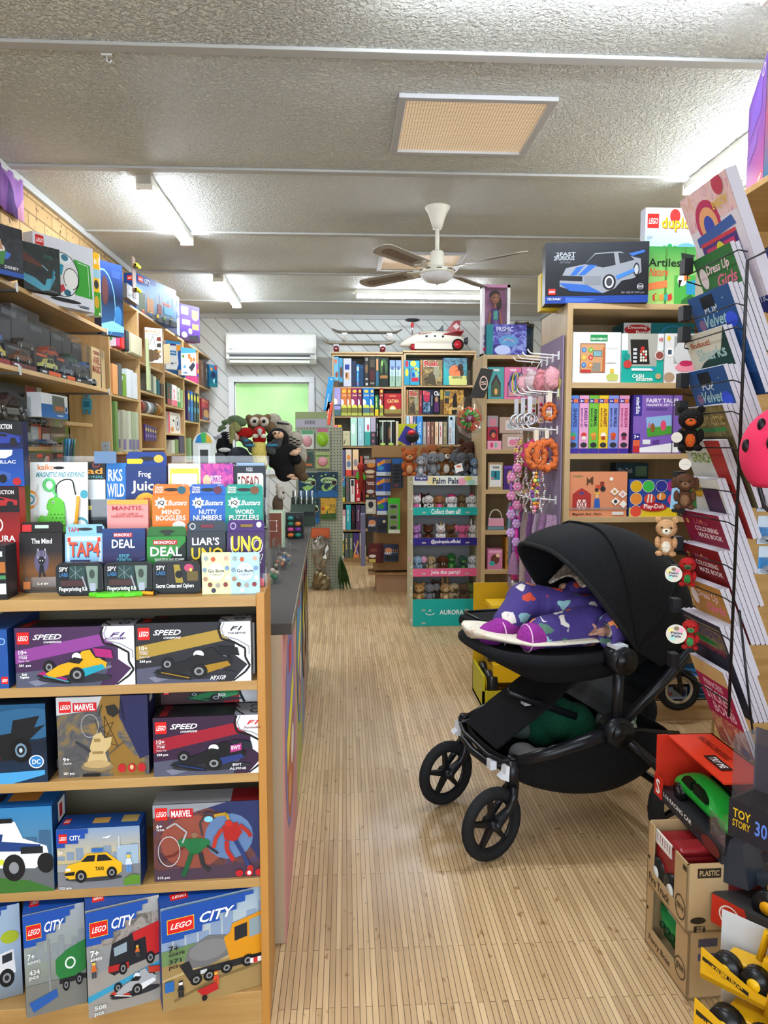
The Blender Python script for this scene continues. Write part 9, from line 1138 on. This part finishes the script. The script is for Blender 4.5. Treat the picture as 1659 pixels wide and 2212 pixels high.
for y in(L*.42,L*.8):w2=MB().cyl((.004,y,.05),(.05,y,.05),.04,'b#1a1a1a',18).build('wheel',t);MB().cyl((.001,y,.05),(.004,y,.05),.016,'b#c8c8c4',14).build('wheel_hub',w2)
z3=z2+h2+.001;t,L,h,w_=sidebox('boxed_race_car','red open box holding a clear green toy race car on the fire truck box',(1560,1868),(1415,1712),z3,.12,.16)
MB().box(0,0,0,w_,L,.02,'#2c2c30').box(w_-.005,0,.02,w_,L,.17,'#c8301c').box(.03,.06,.165,w_,L,.17,'#d8381c').box(0,L-.004,0,w_,L,.17,'#c8301c').art(TF((.03,L,.172),R(-90),R(-90)),L-.06,w_-.03,[('t',.1,.3,.6,.45,'RACING CAR SERIES','#701810'),('r',.5,.55,.8,.8,'#2c1814'),('t',.54,.6,.76,.75,'TRY ME','#e8e0e0')]).build('carton',t)
MB().box(-.002,0,0,.0,L,.035,'#26262a').art(TF((-.002,L,0),R(-90)),L,.035,[('r',0,0,.14,1,'#c8281c'),('t',.16,.15,.6,.5,'1:16 RACING CAR','#e8e8e8'),('e',.86,.5,.12,.5,'#6c2c24')]).build('front_strip',t);MB().box(-.003,L-.05,.0,-.001,L,.06,'#c8281c').art(TF((-.003,L,0),R(-90)),.05,.06,[('t',.25,.15,.75,.85,'S','#f4f0f0')]).build('s_logo',t)
T=TF((.12,.04,.022),R(90));Lc=L*.82;H_=.085;W2=.09
rg=[[(x*Lc,y*W2,z*H_)for y,z in((.02,.15),(0,.35*k+.12),(.06,.55*k),(.2,tp),(.8,tp),(.94,.55*k),(1,.35*k+.12),(.98,.15))]for x,k,tp in((0,.7,.42),(.1,.9,.52),(.28,1,.6),(.42,1.05,.95),(.72,1.05,1.0),(.86,1,.8),(1,.8,.5))]
MB().loft(rg,'b#1f9a34',T=T).build('race_car_body',t,mods=[('SUBSURF',{'levels':1,'render_levels':1})])
for y in(-.001,W2-.014):MB().prism([(.34*Lc,y,.62*H_),(.45*Lc,y,.88*H_),(.56*Lc,y,.9*H_),(.56*Lc,y,.62*H_)],(0,.015,0),'b#0c1c10',T).prism([(.6*Lc,y,.62*H_),(.6*Lc,y,.9*H_),(.72*Lc,y,.9*H_),(.78*Lc,y,.66*H_)],(0,.015,0),'b#0c1c10',T).build('race_car_windows',t)
MB().art(T@TF((.3*Lc,.0,.012),0),.4*Lc,.03,[('t',.2,.1,.9,.8,'RACING','#b8d060')]).build('race_car_lettering',t)
for x in(.18,.82):
 for y in(-.004,W2-.016):w2=MB().cyl(T@Vector((x*Lc,y,.018)),T@Vector((x*Lc,y+.02,.018)),.024,'b#141416',18).build('race_car_wheel',t);MB().cyl(T@Vector((x*Lc,y-.001,.018)),T@Vector((x*Lc,y+.021,.018)),.013,'x#70747a',12).build('race_car_hub',w2)
MB().box(.0,.0,.02,.005,.07,.1,'t#d8c8c8').box(.0,.002,.02,w_-.01,.006,.12,'t#d8c8c8').build('clear_corner',t)
# dark figure box (figure left out), loader box and digger box
p=onP(1572,1800,(0,1.5),0);o=carton('display_card_box','black toy display box with clear cover above the loader box','boxed toy',(p.x,p.y,p.z),R(-62),.17,.09,.08,'#23222a',[('t',.06,.2,.3,.45,'TOY','#d8b020'),('t',.06,.5,.3,.7,'STORY','#c8a020'),('t',.36,.3,.52,.7,'30','#5a7ad0'),('t',.56,.5,.96,.6,'BUZZ LIGHTYEAR','#6a6a40'),('t',.56,.66,.96,.74,'WITH VOICE','#8a8c90')]);MB().box(.004,.002,.08,.166,.088,.22,'t#dfe8ec').build('clear_cover',o);MB().box(0,.086,.08,.17,.09,.22,'#3c3a48').build('back_card',o)
YC='#d8a418'
p=onP(1536,1990,(0,1.62),0);o=carton('loader_box','red and grey box of a yellow toy loader in front of the kraft boxes','boxed toy',(p.x,p.y,p.z),R(-58),.26,.16,.07,'#3c3a3a',[('p',[(0,0),(.3,0),(.4,1),(0,1)],'#c02c1c'),('o',.17,.5,.1,.36,'#e8e0dc',.85),('t',.1,.36,.24,.62,'DICKIE','#e8e0dc'),('t',.42,.3,.9,.6,'TOUGH LOADER','#e4e4e4')])
MB().box(.11,.03,.07,.22,.12,.14,'b#e0a014').box(.16,.04,.14,.22,.11,.2,'b#e0a014').build('loader_body',o,bevel=.006);MB().prism([(.0,.03,.09),(.02,.03,.2),(.05,.03,.2),(.07,.03,.1)],(0,.11,0),'b#2c323c').box(.05,.07,.1,.14,.09,.13,'b#39404a').build('bucket',o)
for x in(.12,.21):w2=MB().cyl((x,.015,.09),(x,.045,.09),.035,'b#17181a',18).build('wheel',o);MB().cyl((x,.012,.09),(x,.015,.09),.015,'b#e0a014',14).build('wheel_hub',w2)
def cat_truck(lab,px,py,Yq,s,rz):
 p=onP(px,py,(0,Yq),0);t=thing('boxed_dump_truck',lab,'boxed toy',p,rz);k=s
 MB().box(0,0,0,.3*k,.16*k,.01,YC).prism([(0,0,0),(.3*k,0,0),(.3*k,0,.04*k),(.16*k,0,.04*k),(0,0,.1*k)],(0,.004,0),YC).box(0,.156*k,0,.3*k,.16*k,.16*k,'#c8ccd0').prism([(.2*k,0,.04*k),(.3*k,0,.04*k),(.3*k,0,.2*k),(.235*k,0,.2*k)],(0,.16*k,0),YC).prism([(.25*k,0,.201*k),(.3*k,0,.201*k),(.3*k,0,.204*k),(.25*k,0,.204*k)],(0,.16*k,0),'m#c8ccd0').art(TF((.0,0,0)),.3*k,.22*k,[('p',[(.02,.66),(.5,.86),(.5,.92),(.02,.72)],'#26221c'),('t',.06,.73,.44,.87,'CAT DUMP TRUCK','#d8a418'),('r',.7,.5,1,1,'#26241f'),('r',.74,.2,.98,.46,'#dfe2e6'),('e',.86,.3,.04,.05,'#1c1c1e'),('r',.72,.62,.92,.82,'#d8a418'),('t',.74,.66,.9,.78,'CAT','#1c1a16')]).build('carton',t)
 MB().box(.006*k,.006*k,.01,.24*k,.154*k,.014,'m#9a9ca0').build('tray_lining',t);MB().prism([(.05*k,.05*k,.07*k),(.07*k,.05*k,.04*k),(.2*k,.05*k,.04*k),(.21*k,.05*k,.12*k),(.17*k,.05*k,.13*k),(.16*k,.05*k,.08*k)],(0,.08*k,0),'b#e0ac18').build('truck_body',t,bevel=.004)
 for x in(.07,.16):w2=MB().cyl((x*k,.01*k,.055*k),(x*k,.05*k,.055*k),.045*k,'b#1a1a1a',20).build('wheel',t);MB().cyl((x*k,.006*k,.055*k),(x*k,.01*k,.055*k),.02*k,'b#e4b41c',16).build('wheel_hub',w2)
 MB().tube([(.15*k,.08*k,.1*k),(.17*k,.08*k,.2*k),(.2*k,.08*k,.17*k)],.012*k,'b#e0ac18',8).build('boom',t);return t
cat_truck('upper yellow boxed dump truck with square black and yellow label',1512,2110,1.45,.66,R(-50));cat_truck('lower yellow boxed dump truck cut by the bottom picture edge',1497,2235,1.4,.8,R(-52))
p=onP(1648,392,(0,2.2),0);carton('toy_set_box','tall purple to pink toy box high at the right picture edge','toy box',tuple(p),R(-22),.3,.4,.37,'#4c2a80',[('r',0,0,1,1,'g#3a9aa0#c86a8c#3a8ab0')],left=[('r',0,0,1,1,'g#4a2478#6a2c80#a82a6c')]+lego(.7,.86,.2,.08)+[('r',.2,.1,.8,.35,'#5a348c'),('r',.15,.42,.6,.55,'#6c3c90'),('o',.85,.07,.08,.04,'#d8c8e0',.8)])
o=MB().box(0,0,0,.7,.5,.02,WX).build('partition_shelf',bevel=.002);o.location=(p.x-.02,2.13,p.z-.022);tag(o,'plywood shelf above the magazine rack holding the purple box','shelf')
